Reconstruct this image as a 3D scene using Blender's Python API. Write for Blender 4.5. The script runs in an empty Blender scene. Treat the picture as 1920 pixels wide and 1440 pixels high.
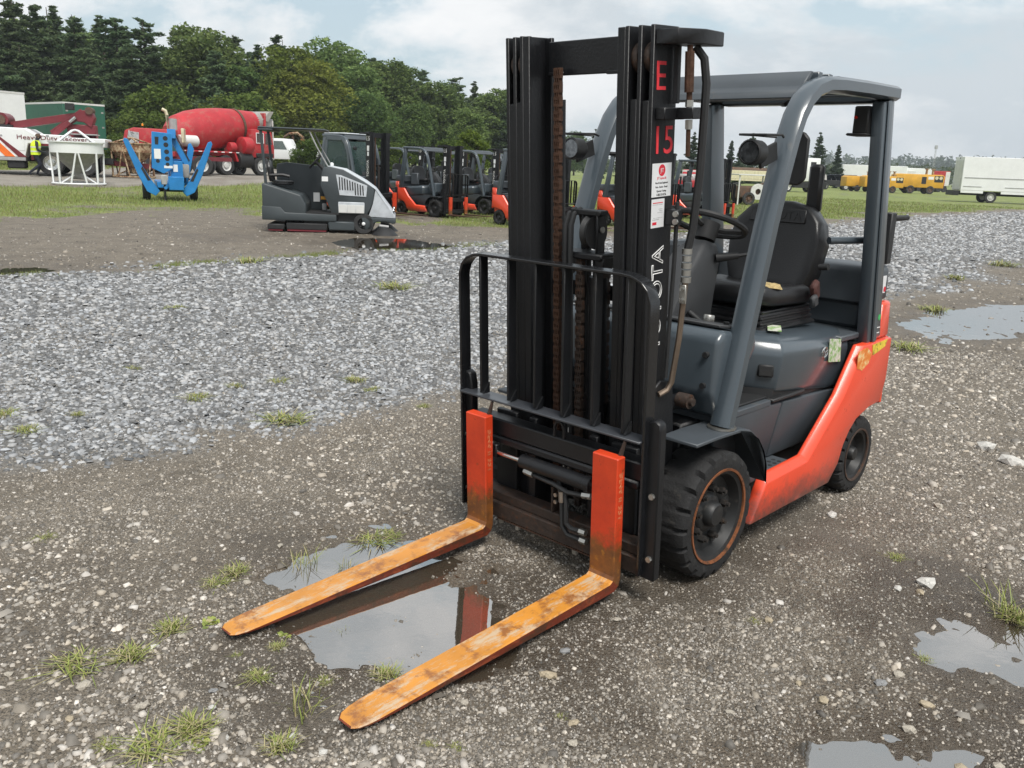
import bpy, bmesh, math, random
import numpy as np
from mathutils import Vector, Matrix, Euler
rad = math.radians
SC = bpy.context.scene
COL = SC.collection
# ------------------------------------------------------------------ camera, sky, sun, exposure
CAM_H, PITCH, ROLL, FPX = 1.5851, 14.0737, 2.2825, 1634.06
cam = bpy.data.cameras.new('camera'); cam.sensor_width = 36.0; cam.lens = 36.0 * FPX / 1920
cam.clip_start = 0.05; cam.clip_end = 6000
cob = bpy.data.objects.new('camera', cam); COL.objects.link(cob); SC.camera = cob
_w = Vector((0, math.cos(rad(PITCH)), -math.sin(rad(PITCH)))); _r = Vector((1, 0, 0)); _u = _r.cross(_w)
CR = math.cos(rad(ROLL)) * _r + math.sin(rad(ROLL)) * _u
CU = -math.sin(rad(ROLL)) * _r + math.cos(rad(ROLL)) * _u
CW = _w
cob.matrix_world = Matrix(((CR.x, CU.x, -CW.x, 0), (CR.y, CU.y, -CW.y, 0), (CR.z, CU.z, -CW.z, CAM_H), (0, 0, 0, 1)))

SUN_EL, SUN_AZ = 58, 160      # azimuth clockwise from +Y
world = bpy.data.worlds.new('World'); SC.world = world; world.use_nodes = True
nt = world.node_tree; nt.nodes.clear()
def wn(t, **k):
    n = nt.nodes.new(t)
    for a, b in k.items(): setattr(n, a, b)
    return n
def wl(a, b): nt.links.new(a, b)
wo = wn('ShaderNodeOutputWorld'); bg = wn('ShaderNodeBackground'); wl(bg.outputs[0], wo.inputs[0]); bg.inputs[1].default_value = 0.10
sky = wn('ShaderNodeTexSky', sky_type='NISHITA', sun_disc=False); sky.sun_elevation = rad(SUN_EL); sky.sun_rotation = rad(SUN_AZ)
sky.air_density = 1.2; sky.dust_density = 2.5; sky.altitude = 200
tc = wn('ShaderNodeTexCoord')
def wmap(loc, sc):
    m = wn('ShaderNodeMapping'); m.inputs['Location'].default_value = loc; m.inputs['Scale'].default_value = sc; wl(tc.outputs['Generated'], m.inputs[0]); return m
def wnoise(m, scale, detail, rough, dist=0.0):
    n = wn('ShaderNodeTexNoise'); n.inputs['Scale'].default_value = scale; n.inputs['Detail'].default_value = detail
    n.inputs['Roughness'].default_value = rough; n.inputs['Distortion'].default_value = dist; wl(m.outputs[0], n.inputs['Vector']); return n
def wramp(src, stops):
    r = wn('ShaderNodeValToRGB'); e = r.color_ramp.elements
    while len(e) < len(stops): e.new(0.5)
    for i, (p, c) in enumerate(stops): e[i].position = p; e[i].color = (c, c, c, 1) if not isinstance(c, tuple) else (*c, 1)
    wl(src, r.inputs[0]); return r
CL_OFF = (0.4, 2.2, 0.7)
cl1 = wnoise(wmap(CL_OFF, (1, 1, 2.2)), 3.0, 10, 0.60, 0.15)          # cumulus heaps
cl2 = wnoise(wmap((9.4, 2.2, 5.0), (1, 1, 2.6)), 2.1, 5, 0.5)         # broad veil
cover = wramp(cl1.outputs[0], [(0.375, 0.0), (0.425, 0.62), (0.48, 0.97)])
veil = wramp(cl2.outputs[0], [(0.35, 0.72), (0.65, 0.95)])
shade = wramp(wnoise(wmap((0.4, 2.2, 0.57), (1, 1, 2.2)), 3.0, 10, 0.60, 0.15).outputs[0], [(0.36, (7.6, 7.62, 7.64)), (0.45, (7.1, 7.2, 7.28)), (0.57, (4.9, 5.35, 5.7))])
veilc = wn('ShaderNodeRGB'); veilc.outputs[0].default_value = (4.5, 5.5, 6.05, 1)
def wmix(fac, a, b):
    m = wn('ShaderNodeMix', data_type='RGBA'); wl(fac, m.inputs[0]); wl(a, m.inputs[6]); wl(b, m.inputs[7]); return m.outputs[2]
c1 = wmix(veil.outputs[0], sky.outputs[0], veilc.outputs[0])
c2 = wmix(cover.outputs[0], c1, shade.outputs[0])
wl(c2, bg.inputs[0])
sl = bpy.data.lights.new('sun', 'SUN'); sl.energy = 2.8; sl.angle = rad(24); sl.color = (1, 0.965, 0.91)
so = bpy.data.objects.new('sun', sl); COL.objects.link(so)
_a = rad(SUN_AZ); _e = rad(SUN_EL)
so.rotation_euler = Vector((-math.sin(_a) * math.cos(_e), -math.cos(_a) * math.cos(_e), -math.sin(_e))).to_track_quat('-Z', 'Y').to_euler()
so.location = (20, -30, 60)
SC.view_settings.view_transform = 'Standard'; SC.view_settings.look = 'None'; SC.view_settings.gamma = 1; SC.view_settings.use_curve_mapping = False
SC.view_settings.exposure = 0.45
SC.cycles.max_bounces = 4; SC.cycles.diffuse_bounces = 2; SC.cycles.glossy_bounces = 3; SC.cycles.transmission_bounces = 3; SC.cycles.transparent_max_bounces = 8; SC.cycles.volume_bounces = 0
SC.cycles.caustics_reflective = False; SC.cycles.caustics_refractive = False
SC.cycles.use_denoising = True

# ------------------------------------------------------------------ helpers
def G(px, py, z=0.0):
    """ground point that the photograph shows at pixel (px, py)"""
    d = CR * ((px - 960) / FPX) + CU * ((720 - py) / FPX) + CW
    t = (z - CAM_H) / d.z
    return Vector((d.x * t, d.y * t, z))
def AT(px, py, dist):
    """point at horizontal distance dist (world Y) that the photograph shows at pixel (px, py)"""
    d = CR * ((px - 960) / FPX) + CU * ((720 - py) / FPX) + CW
    t = dist / d.y
    return Vector((d.x * t, d.y * t, CAM_H + d.z * t))

class MB:
    def __init__(s): s.v = []; s.f = []
    def add(s, vs, fs):
        o = len(s.v); s.v += [tuple(v) for v in vs]; s.f += [tuple(i + o for i in f) for f in fs]; return s
    def box(s, lo, hi):
        (a, b, c), (d, e, f) = lo, hi
        return s.add([(a, b, c), (d, b, c), (d, e, c), (a, e, c), (a, b, f), (d, b, f), (d, e, f), (a, e, f)],
                     [(3, 2, 1, 0), (4, 5, 6, 7), (0, 1, 5, 4), (1, 2, 6, 5), (2, 3, 7, 6), (3, 0, 4, 7)])
    def cbox(s, c, sz, rot=None):
        m = Matrix.Translation(c) @ (Euler(rot).to_matrix().to_4x4() if rot else Matrix())
        x, y, z = sz[0] / 2, sz[1] / 2, sz[2] / 2
        t = MB().box((-x, -y, -z), (x, y, z)); return s.add([m @ Vector(v) for v in t.v], t.f)
    def prism(s, pts, axis, a, b):
        """polygon pts in the two other axes (order x,y,z minus axis), from a to b along axis"""
        n = len(pts)
        def P(p, h): return {'x': (h, p[0], p[1]), 'y': (p[0], h, p[1]), 'z': (p[0], p[1], h)}[axis]
        vs = [P(p, a) for p in pts] + [P(p, b) for p in pts]
        fs = [tuple(range(n)), tuple(range(2 * n - 1, n - 1, -1))] + [(i, (i + 1) % n, (i + 1) % n + n, i + n) for i in range(n)]
        return s.add(vs, fs)
    def loft(s, rings, cap=True, closed=True):
        n = len(rings[0]); vs = [p for r in rings for p in r]; fs = []
        for k in range(len(rings) - 1):
            for i in range(n if closed else n - 1):
                j = (i + 1) % n; fs.append((k * n + i, k * n + j, (k + 1) * n + j, (k + 1) * n + i))
        if cap and closed: fs += [tuple(range(n - 1, -1, -1)), tuple(range((len(rings) - 1) * n, len(rings) * n))]
        return s.add(vs, fs)
    def sweep(s, path, prof, up=(0, 0, 1), closed=False):
        """profile (side, up) swept along path"""
        P = [Vector(p) for p in path]; U = Vector(up); rings = []; n = len(P)
        for i in range(n):
            a = P[(i - 1) % n] if (closed or i > 0) else P[i]; b = P[(i + 1) % n] if (closed or i < n - 1) else P[i]
            t = (b - a).normalized(); d = t.cross(U)
            if d.length < 1e-4: d = t.cross(Vector((1, 0, 0)) if abs(t.x) < .9 else Vector((0, 1, 0)))
            d.normalize(); w = d.cross(t).normalized()
            rings.append([P[i] + d * x + w * y for x, y in prof])
        if closed: rings.append(rings[0])
        return s.loft(rings, cap=not closed)
    def tube(s, path, r, n=8, up=(0, 0, 1), closed=False):
        return s.sweep(path, [(r * math.cos(2 * math.pi * k / n), r * math.sin(2 * math.pi * k / n)) for k in range(n)], up, closed)
    def cyl(s, a, b, r, r2=None, n=14):
        a, b = Vector(a), Vector(b); r2 = r if r2 is None else r2; t = (b - a).normalized()
        d = t.cross(Vector((0, 0, 1)))
        if d.length < 1e-4: d = Vector((1, 0, 0))
        d.normalize(); w = d.cross(t)
        R = [[c + (d * math.cos(q) + w * math.sin(q)) * rr for q in [2 * math.pi * k / n for k in range(n)]] for c, rr in ((a, r), (b, r2))]
        return s.loft(R)
    def lathe(s, prof, c, axis='y', n=32, sgn=1, cap=True):
        """prof = (radius, along); revolve about axis through c"""
        rings = []
        for rr, h in prof:
            ring = []
            for k in range(n):
                q = 2 * math.pi * k / n; a, b = rr * math.cos(q), rr * math.sin(q)
                ring.append({'y': (c[0] + a, c[1] + sgn * h, c[2] + b), 'x': (c[0] + sgn * h, c[1] + a, c[2] + b), 'z': (c[0] + a, c[1] + b, c[2] + sgn * h)}[axis])
            rings.append(ring)
        return s.loft(rings, cap=cap)
    def xf(s, m):
        s.v = [tuple(m @ Vector(v)) for v in s.v]; return s
    def mesh(s, name, bevel=0.0, smooth=40, seg=1):
        me = bpy.data.meshes.new(name); me.from_pydata(s.v, [], s.f)
        bm = bmesh.new(); bm.from_mesh(me)
        if bevel:
            bmesh.ops.remove_doubles(bm, verts=bm.verts, dist=1e-5)
        bmesh.ops.recalc_face_normals(bm, faces=bm.faces)
        if bevel:
            es = [e for e in bm.edges if len(e.link_faces) == 2 and e.calc_face_angle(0) > rad(25)]
            try: bmesh.ops.bevel(bm, geom=es, offset=bevel, segments=seg, profile=0.5, affect='EDGES', clamp_overlap=True)
            except Exception: pass
        for f in bm.faces: f.smooth = bool(smooth)
        bm.to_mesh(me); bm.free()
        if smooth: me.set_sharp_from_angle(angle=rad(smooth))
        return me
    def build(s, name, mat, parent=None, bevel=0.0, smooth=40, seg=1, m=None, loc=None):
        if m is not None: s.xf(m)
        return obj(name, s.mesh(name, bevel, smooth, seg), mat, parent, loc)
def obj(name, me, mat=None, parent=None, loc=None):
    o = bpy.data.objects.new(name, me); COL.objects.link(o)
    if mat is not None and len(me.materials) == 0: me.materials.append(mat)
    if parent is not None: o.parent = parent
    if loc is not None: o.location = loc
    return o
def tag(o, label, cat, group=None):
    o['label'] = label; o['category'] = cat
    if group: o['group'] = group
    return o
def thing(name, label, cat, loc=(0, 0, 0), rotz=0.0, group=None):
    o = bpy.data.objects.new(name, None); COL.objects.link(o); o.location = loc; o.rotation_euler = (0, 0, rotz); o.empty_display_size = .2
    return tag(o, label, cat, group)
def copy_tree(o, parent=None):
    c = o.copy(); COL.objects.link(c); c.parent = parent
    for ch in list(o.children): copy_tree(ch, c)
    return c
def ngon_xz(cx, cz, r, n=16, a0=0.0): return [(cx + r * math.cos(a0 + 2 * math.pi * k / n), cz + r * math.sin(a0 + 2 * math.pi * k / n)) for k in range(n)]

# ------------------------------------------------------------------ materials
def newmat(name):
    m = bpy.data.materials.new(name); m.use_nodes = True; t = m.node_tree; b = t.nodes['Principled BSDF']; return m, t, b
def mat(name, col, rough=.5, metal=0.0, var=.18, scale=6.0, dirt=None, dirt_amt=.0, dirt_scale=9.0, bump=0.0, bump_scale=60.0, coat=0.0, spec=.5, gen=False, obj_var=0.0):
    """plain procedural surface: colour with slow variation, dirt or rust patches, uneven gloss, fine relief"""
    m, t, b = newmat(name); N = t.nodes; L = t.links.new
    co = N.new('ShaderNodeTexCoord'); src = co.outputs['Object']
    n1 = N.new('ShaderNodeTexNoise'); n1.inputs['Scale'].default_value = scale; n1.inputs['Detail'].default_value = 6; n1.inputs['Roughness'].default_value = .65; L(src, n1.inputs['Vector'])
    r1 = N.new('ShaderNodeMapRange'); r1.inputs['From Min'].default_value = .3; r1.inputs['From Max'].default_value = .7
    r1.inputs['To Min'].default_value = 1 - var; r1.inputs['To Max'].default_value = 1 + var; L(n1.outputs[0], r1.inputs[0])
    mul = N.new('ShaderNodeMix'); mul.data_type = 'RGBA'; mul.blend_type = 'MULTIPLY'; mul.inputs[0].default_value = 1; mul.inputs[6].default_value = (*col, 1); L(r1.outputs[0], mul.inputs[7])
    out = mul.outputs[2]
    if obj_var:
        oi = N.new('ShaderNodeObjectInfo'); hs = N.new('ShaderNodeHueSaturation'); r3 = N.new('ShaderNodeMapRange'); r3.inputs['To Min'].default_value = 1 - obj_var; r3.inputs['To Max'].default_value = 1 + obj_var
        L(oi.outputs['Random'], r3.inputs[0]); L(r3.outputs[0], hs.inputs['Value']); L(out, hs.inputs['Color']); out = hs.outputs[0]
    if dirt is not None:
        n2 = N.new('ShaderNodeTexNoise'); n2.inputs['Scale'].default_value = dirt_scale; n2.inputs['Detail'].default_value = 10; n2.inputs['Roughness'].default_value = .72; L(src, n2.inputs['Vector'])
        r2 = N.new('ShaderNodeMapRange'); c = .78 - .5 * dirt_amt; r2.inputs['From Min'].default_value = c - .05; r2.inputs['From Max'].default_value = c + .07; L(n2.outputs[0], r2.inputs[0])
        mx = N.new('ShaderNodeMix'); mx.data_type = 'RGBA'; L(r2.outputs[0], mx.inputs[0]); L(out, mx.inputs[6]); mx.inputs[7].default_value = (*dirt, 1); out = mx.outputs[2]
        rr = N.new('ShaderNodeMapRange'); rr.inputs['To Min'].default_value = rough; rr.inputs['To Max'].default_value = min(1, rough + .35); L(r2.outputs[0], rr.inputs[0]); L(rr.outputs[0], b.inputs['Roughness'])
    else:
        rr = N.new('ShaderNodeMapRange'); rr.inputs['From Min'].default_value = .3; rr.inputs['From Max'].default_value = .7; rr.inputs['To Min'].default_value = max(0, rough - .07); rr.inputs['To Max'].default_value = min(1, rough + .1); L(n1.outputs[0], rr.inputs[0]); L(rr.outputs[0], b.inputs['Roughness'])
    L(out, b.inputs['Base Color'])
    b.inputs['Metallic'].default_value = metal; b.inputs['Coat Weight'].default_value = coat; b.inputs['Coat Roughness'].default_value = .12; b.inputs['Specular IOR Level'].default_value = spec
    if bump:
        n3 = N.new('ShaderNodeTexNoise'); n3.inputs['Scale'].default_value = bump_scale; n3.inputs['Detail'].default_value = 6; L(src, n3.inputs['Vector'])
        bp = N.new('ShaderNodeBump'); bp.inputs['Strength'].default_value = bump; bp.inputs['Distance'].default_value = .01; L(n3.outputs[0], bp.inputs['Height']); L(bp.outputs[0], b.inputs['Normal'])
    return m
M = {}
RUST = (.16, .055, .02); DUST = (.20, .18, .15); GRIME = (.03, .026, .022)
M['paint_red'] = mat('paint_red', (.74, .068, .026), .32, var=.06, scale=3, dirt=(.20, .035, .02), dirt_amt=.22, dirt_scale=17, coat=.2)
M['paint_grey'] = mat('paint_grey', (.058, .074, .088), .30, var=.10, scale=3, dirt=(.085, .085, .08), dirt_amt=.16, dirt_scale=7, coat=.45)
M['paint_grey_dull'] = mat('paint_grey_dull', (.058, .068, .078), .5, var=.12, scale=4, dirt=(.10, .095, .085), dirt_amt=.22, dirt_scale=9)
M['mast_black'] = mat('mast_black', (.0085, .009, .0105), .42, var=.25, scale=5, dirt=(.030, .027, .024), dirt_amt=.24, dirt_scale=16, bump=.12, bump_scale=90, spec=.4)
M['gloss_black'] = mat('gloss_black', (.010, .0105, .012), .24, var=.25, scale=5, dirt=(.035, .032, .028), dirt_amt=.2, dirt_scale=16, spec=.6)
M['crossbar_sky_sheen'] = mat('crossbar_sky_sheen', (.050, .054, .062), .32, var=.2, scale=6, dirt=(.10, .095, .09), dirt_amt=.2, dirt_scale=12)  # backrest crossbar: base colour lightened to grey to paint in the sky's reflection
M['mast_wear'] = mat('mast_wear', (.020, .019, .018), .38, metal=.3, var=.3, scale=12, dirt=(.05, .03, .02), dirt_amt=.25, dirt_scale=25)
M['rust'] = mat('rust', (.060, .027, .014), .85, var=.4, scale=30, dirt=(.05, .022, .012), dirt_amt=.45, dirt_scale=45, bump=.4)
M['rust_dark'] = mat('rust_dark', (.035, .022, .016), .7, var=.4, scale=30, dirt=(.09, .035, .014), dirt_amt=.36, dirt_scale=30, bump=.3)
M['rubber'] = mat('rubber', (.019, .019, .0195), .72, var=.25, scale=8, dirt=(.05, .047, .042), dirt_amt=.30, dirt_scale=20, bump=.35, bump_scale=120, spec=.3)
M['rim_black'] = mat('rim_black', (.012, .0125, .013), .5, var=.2, dirt=(.045, .04, .034), dirt_amt=.3, dirt_scale=22)
M['rim_rust'] = mat('rim_rust', (.20, .066, .022), .7, var=.35, scale=25, dirt=(.06, .03, .015), dirt_amt=.45, dirt_scale=30)
def scuffed_red():
    m = mat('paint_red', (.74, .068, .026), .32, var=.06, scale=3, dirt=(.20, .035, .02), dirt_amt=.22, dirt_scale=17, coat=.2); t = m.node_tree; N = t.nodes; L = t.links.new; b = N['Principled BSDF']
    src = b.inputs['Base Color'].links[0].from_socket; co = N.new('ShaderNodeTexCoord'); sp = N.new('ShaderNodeSeparateXYZ'); L(co.outputs['Object'], sp.inputs[0]); n = N.new('ShaderNodeTexNoise'); n.inputs['Scale'].default_value = 12; n.inputs['Detail'].default_value = 10; n.inputs['Roughness'].default_value = .75; L(co.outputs['Object'], n.inputs['Vector'])
    a = N.new('ShaderNodeMath'); a.operation = 'MULTIPLY_ADD'; a.inputs[1].default_value = -.32; L(n.outputs[0], a.inputs[0]); L(sp.outputs[2], a.inputs[2]); r = N.new('ShaderNodeMapRange'); r.inputs['From Min'].default_value = .10; r.inputs['From Max'].default_value = -.02; r.inputs['To Max'].default_value = .85; L(a.outputs[0], r.inputs[0])
    x = N.new('ShaderNodeMix'); x.data_type = 'RGBA'; L(r.outputs[0], x.inputs[0]); L(src, x.inputs[6]); x.inputs[7].default_value = (.085, .05, .04, 1); L(x.outputs[2], b.inputs['Base Color']); return m
M['paint_red'] = scuffed_red()
M['nut'] = mat('nut', (.045, .042, .040), .45, metal=.5, var=.3, dirt=(.10, .06, .035), dirt_amt=.3, dirt_scale=30)
M['plastic'] = mat('plastic', (.016, .0165, .0175), .55, var=.15, bump=.1, bump_scale=300)
M['vinyl'] = mat('vinyl', (.012, .012, .013), .36, var=.15, scale=9, bump=.12, bump_scale=160, spec=.5)
M['plastic_grey'] = mat('plastic_grey', (.040, .042, .045), .6, var=.12, bump=.1, bump_scale=300)
M['chrome'] = mat('chrome', (.62, .62, .6), .22, metal=1, var=.1)
M['zinc'] = mat('zinc', (.42, .41, .38), .38, metal=.9, var=.2)
M['steel_pipe'] = mat('steel_pipe', (.22, .17, .13), .42, metal=.8, var=.2)
M['white_print'] = mat('white_print', (.78, .78, .77), .5, var=.05)
M['black_print'] = mat('black_print', (.02, .02, .02), .6, var=.05)
M['red_print'] = mat('red_print', (.62, .02, .04), .6, var=.15)
M['stencil_red'] = mat('stencil_red', (.80, .045, .06), .6, var=.15, dirt=(.02, .02, .02), dirt_amt=.2, dirt_scale=40)
M['sticker'] = mat('sticker', (.72, .73, .74), .45, var=.04)
M['sticker_grey'] = mat('sticker_grey', (.55, .56, .56), .5, var=.3, scale=60)
M['sticker_worn'] = mat('sticker_worn', (.58, .58, .50), .6, var=.3, scale=40, dirt=(.20, .36, .10), dirt_amt=.55, dirt_scale=30)
M['sticker_orange'] = mat('sticker_orange', (.75, .22, .03), .5, var=.2, scale=30, dirt=(.75, .6, .3), dirt_amt=.45, dirt_scale=30)
M['sticker_yellow'] = mat('sticker_yellow', (.75, .55, .05), .5, var=.2, scale=40, dirt=(.05, .05, .04), dirt_amt=.42, dirt_scale=45)
M['chalk'] = mat('chalk', (.62, .42, .20), .8)
M['decal_green'] = mat('decal_green', (.06, .42, .12), .5)
M['foam'] = mat('foam', (.45, .34, .16), .95, var=.35, scale=40, bump=.8, bump_scale=90)
M['glass_lamp'] = mat('glass_lamp', (.16, .17, .18), .12, metal=.8, var=.6, scale=60)
M['lens_red'] = mat('lens_red', (.55, .03, .02), .2)
M['belt'] = mat('belt', (.06, .02, .016), .7)
def rough_glass(name, col, rough=.03, alpha=.35):
    m, t, b = newmat(name); b.inputs['Base Color'].default_value = (*col, 1); b.inputs['Roughness'].default_value = rough; b.inputs['Alpha'].default_value = alpha; return m
M['glass'] = rough_glass('glass', (.05, .09, .085), .04, .42)
def fork_mat(name, base, wear, rust, axis_scale, rust_amt, mark_amt, marks):
    m, t, b = newmat(name); N = t.nodes; L = t.links.new
    co = N.new('ShaderNodeTexCoord')
    def noise(sc, scale, det, rg):
        mp = N.new('ShaderNodeMapping'); mp.inputs['Scale'].default_value = sc; L(co.outputs['Object'], mp.inputs[0])
        n = N.new('ShaderNodeTexNoise'); n.inputs['Scale'].default_value = scale; n.inputs['Detail'].default_value = det; n.inputs['Roughness'].default_value = rg; L(mp.outputs[0], n.inputs['Vector']); return n.outputs[0]
    def rng(src, a, c):
        r = N.new('ShaderNodeMapRange'); r.inputs['From Min'].default_value = a; r.inputs['From Max'].default_value = c; L(src, r.inputs[0]); return r.outputs[0]
    def mix(f, a, c):
        x = N.new('ShaderNodeMix'); x.data_type = 'RGBA'; L(f, x.inputs[0])
        if isinstance(a, tuple): x.inputs[6].default_value = (*a, 1)
        else: L(a, x.inputs[6])
        x.inputs[7].default_value = (*c, 1); return x.outputs[2]
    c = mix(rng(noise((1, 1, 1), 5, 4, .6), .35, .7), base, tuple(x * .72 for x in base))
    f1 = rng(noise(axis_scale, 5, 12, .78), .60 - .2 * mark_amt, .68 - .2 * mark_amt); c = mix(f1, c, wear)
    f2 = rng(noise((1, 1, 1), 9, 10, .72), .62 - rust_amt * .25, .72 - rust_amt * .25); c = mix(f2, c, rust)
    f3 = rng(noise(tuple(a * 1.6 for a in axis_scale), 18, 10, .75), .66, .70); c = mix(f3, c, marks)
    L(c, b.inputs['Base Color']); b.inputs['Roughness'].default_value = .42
    bp = N.new('ShaderNodeBump'); bp.inputs['Strength'].default_value = .25; bp.inputs['Distance'].default_value = .004; L(f1, bp.inputs['Height']); L(bp.outputs[0], b.inputs['Normal'])
    return m
def fork_shank_mat():
    """red paint over the upper shank giving way to bare rust towards the heel"""
    m, t, b = newmat('fork_shank'); N = t.nodes; L = t.links.new; co = N.new('ShaderNodeTexCoord'); sp = N.new('ShaderNodeSeparateXYZ'); L(co.outputs['Object'], sp.inputs[0])
    def noise(scale, det=8, rg=.7):
        n = N.new('ShaderNodeTexNoise'); n.inputs['Scale'].default_value = scale; n.inputs['Detail'].default_value = det; n.inputs['Roughness'].default_value = rg; L(co.outputs['Object'], n.inputs['Vector']); return n.outputs[0]
    def mth(op, a, c):
        x = N.new('ShaderNodeMath'); x.operation = op
        for i, v in enumerate((a, c)):
            if isinstance(v, (int, float)): x.inputs[i].default_value = v
            else: L(v, x.inputs[i])
        return x.outputs[0]
    def rng(src, a, c):
        r = N.new('ShaderNodeMapRange'); r.inputs['From Min'].default_value = a; r.inputs['From Max'].default_value = c; L(src, r.inputs[0]); return r.outputs[0]
    def mix(f, a, c):
        x = N.new('ShaderNodeMix'); x.data_type = 'RGBA'; L(f, x.inputs[0])
        for s_, v in ((6, a), (7, c)):
            if isinstance(v, tuple): x.inputs[s_].default_value = (*v, 1)
            else: L(v, x.inputs[s_])
        return x.outputs[2]
    red = mix(rng(noise(7, 6), .35, .7), (.68, .062, .016), (.50, .040, .012)); red = mix(rng(noise(45, 6, .75), .66, .70), red, (.06, .02, .012)); red = mix(rng(noise(16, 10, .75), .60, .68), red, (.22, .05, .015))
    rust = mix(rng(noise(11, 8), .35, .65), (.24, .085, .018), (.085, .036, .016)); rust = mix(rng(noise(30, 8), .58, .66), rust, (.34, .14, .02))
    f = rng(mth('ADD', sp.outputs[2], mth('MULTIPLY', mth('SUBTRACT', noise(9, 10, .75), .5), .32)), .285, .215)
    L(mix(f, red, rust), b.inputs['Base Color']); b.inputs['Roughness'].default_value = .45; return m
M['fork_shank'] = fork_shank_mat()
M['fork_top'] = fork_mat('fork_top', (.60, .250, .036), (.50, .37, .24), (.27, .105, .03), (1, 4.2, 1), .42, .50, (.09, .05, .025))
M['rim_black_rust'] = mat('rim_black_rust', (.05, .030, .022), .7, var=.3, scale=20, dirt=(.12, .05, .02), dirt_amt=.4, dirt_scale=30)
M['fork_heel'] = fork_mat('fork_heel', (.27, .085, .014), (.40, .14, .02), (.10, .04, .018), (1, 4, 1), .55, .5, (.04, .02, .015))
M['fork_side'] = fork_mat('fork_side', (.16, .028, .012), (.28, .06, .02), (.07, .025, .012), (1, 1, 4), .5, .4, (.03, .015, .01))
# ---- lettering, converted to meshes before anything heavy exists
TXT = {}
def make_texts(specs):
    tmp = []
    for key, s, size, ext, outline in specs:
        cu = bpy.data.curves.new(key, 'FONT'); cu.body = s; cu.size = size; cu.align_x = 'CENTER'; cu.align_y = 'CENTER'; cu.extrude = ext
        if outline: cu.fill_mode = 'NONE'; cu.extrude = 0; cu.bevel_depth = outline; cu.bevel_resolution = 0; cu.resolution_u = 4
        else: cu.resolution_u = 4
        o = bpy.data.objects.new(key, cu); COL.objects.link(o); tmp.append((key, o))
    dg = bpy.context.evaluated_depsgraph_get(); dg.update()
    for key, o in tmp: TXT[key] = bpy.data.meshes.new_from_object(o.evaluated_get(dg))
    for key, o in tmp:
        cu = o.data; bpy.data.objects.remove(o); bpy.data.curves.remove(cu)
make_texts([
    ('brand_outline', 'TOYOTA', .095, 0, .0020), ('brand_far', 'TOYOTA', .10, .001, 0), ('brand_seat', 'TOYOTA', .062, .003, 0),
    ('E', 'E', .135, .0008, 0), ('15', '15', .135, .0008, 0), ('dealer', 'JIT', .030, .0004, 0),
    ('l1', 'JIT Toyota-Lift', .015, .0003, 0), ('l2', 'New & Used Equipment', .0125, .0003, 0), ('l3', 'Parts - Service - Rental', .0125, .0003, 0),
    ('l4', 'Operator Training', .0125, .0003, 0), ('l5', '1-800-763-8736', .015, .0003, 0),
    ('fork_a', 'BF46 II 321', .062, .0005, .0004), ('heavy', 'Heavy Duty Recovery', .42, .003, 0), ('ES', 'E S', .16, .002, 0)])
def letter(key, m, material, parent, name='lettering', stretch=(1, 1)):
    """flat lettering; m maps text plane (x right, y up, z out) to the parent's frame"""
    me = TXT[key].copy(); me.transform(Matrix.Diagonal((stretch[0], stretch[1], 1, 1))); me.transform(m); me.materials.clear(); me.materials.append(material)
    return obj(name, me, None, parent)
def frame(o, x, y):
    """matrix from text plane to space: origin o, right x, up y"""
    x = Vector(x).normalized(); y = Vector(y); y = (y - x * y.dot(x)).normalized(); z = x.cross(y)
    return Matrix(((x.x, y.x, z.x, o[0]), (x.y, y.y, z.y, o[1]), (x.z, y.z, z.z, o[2]), (0, 0, 0, 1)))
# ------------------------------------------------------------------ ground: one sheet, hollows with puddles, loose stone, grass
RS = np.random.RandomState(7)
def vhash(ix, iy, seed):
    h = (ix.astype(np.int64) * 374761393 + iy.astype(np.int64) * 668265263 + seed * 974711) & 0x7fffffff
    h = ((h ^ (h >> 13)) * 1274126177) & 0x7fffffff
    return ((h ^ (h >> 16)) & 0xffff) / 65535.0
def vnoise(x, y, seed=0):
    x0 = np.floor(x); y0 = np.floor(y); fx = x - x0; fy = y - y0
    fx = fx * fx * (3 - 2 * fx); fy = fy * fy * (3 - 2 * fy)
    a = vhash(x0, y0, seed); b = vhash(x0 + 1, y0, seed); c = vhash(x0, y0 + 1, seed); d = vhash(x0 + 1, y0 + 1, seed)
    return (a * (1 - fx) + b * fx) * (1 - fy) + (c * (1 - fx) + d * fx) * fy
def fbm(x, y, s, octv=4, seed=0):
    r = 0; a = .5; t = 0
    for k in range(octv): r = r + a * vnoise(x * s, y * s, seed + 17 * k); t += a; a *= .5; s *= 2.03
    return r / t
def sdf(poly, X, Y):
    """signed distance to a polygon, positive inside"""
    n = len(poly); d = np.full(X.shape, 1e9); ins = np.zeros(X.shape, bool)
    for i in range(n):
        ax, ay = poly[i]; bx, by = poly[(i + 1) % n]; ex, ey = bx - ax, by - ay
        t = np.clip(((X - ax) * ex + (Y - ay) * ey) / (ex * ex + ey * ey + 1e-12), 0, 1)
        d = np.minimum(d, (X - ax - t * ex) ** 2 + (Y - ay - t * ey) ** 2)
        c = ((ay > Y) != (by > Y)) & (X < (bx - ax) * (Y - ay) / (by - ay + 1e-12) + ax); ins ^= c
    d = np.sqrt(d); return np.where(ins, d, -d)
def PL(*pts): return [(G(*p).x, G(*p).y) for p in pts]
def sstep(a, b, x):
    t = np.clip((x - a) / (b - a), 0, 1); return t * t * (3 - 2 * t)
def zat(x, y): return float(height(np.array([x]), np.array([y]))[0])
def GT(px, py):
    """like G, on the uneven ground"""
    z = 0.0
    for _ in range(14): p = G(px, py, z); z = .6 * z + .4 * zat(p.x, p.y)
    p = G(px, py, z); return Vector((p.x, p.y, zat(p.x, p.y)))
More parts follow.
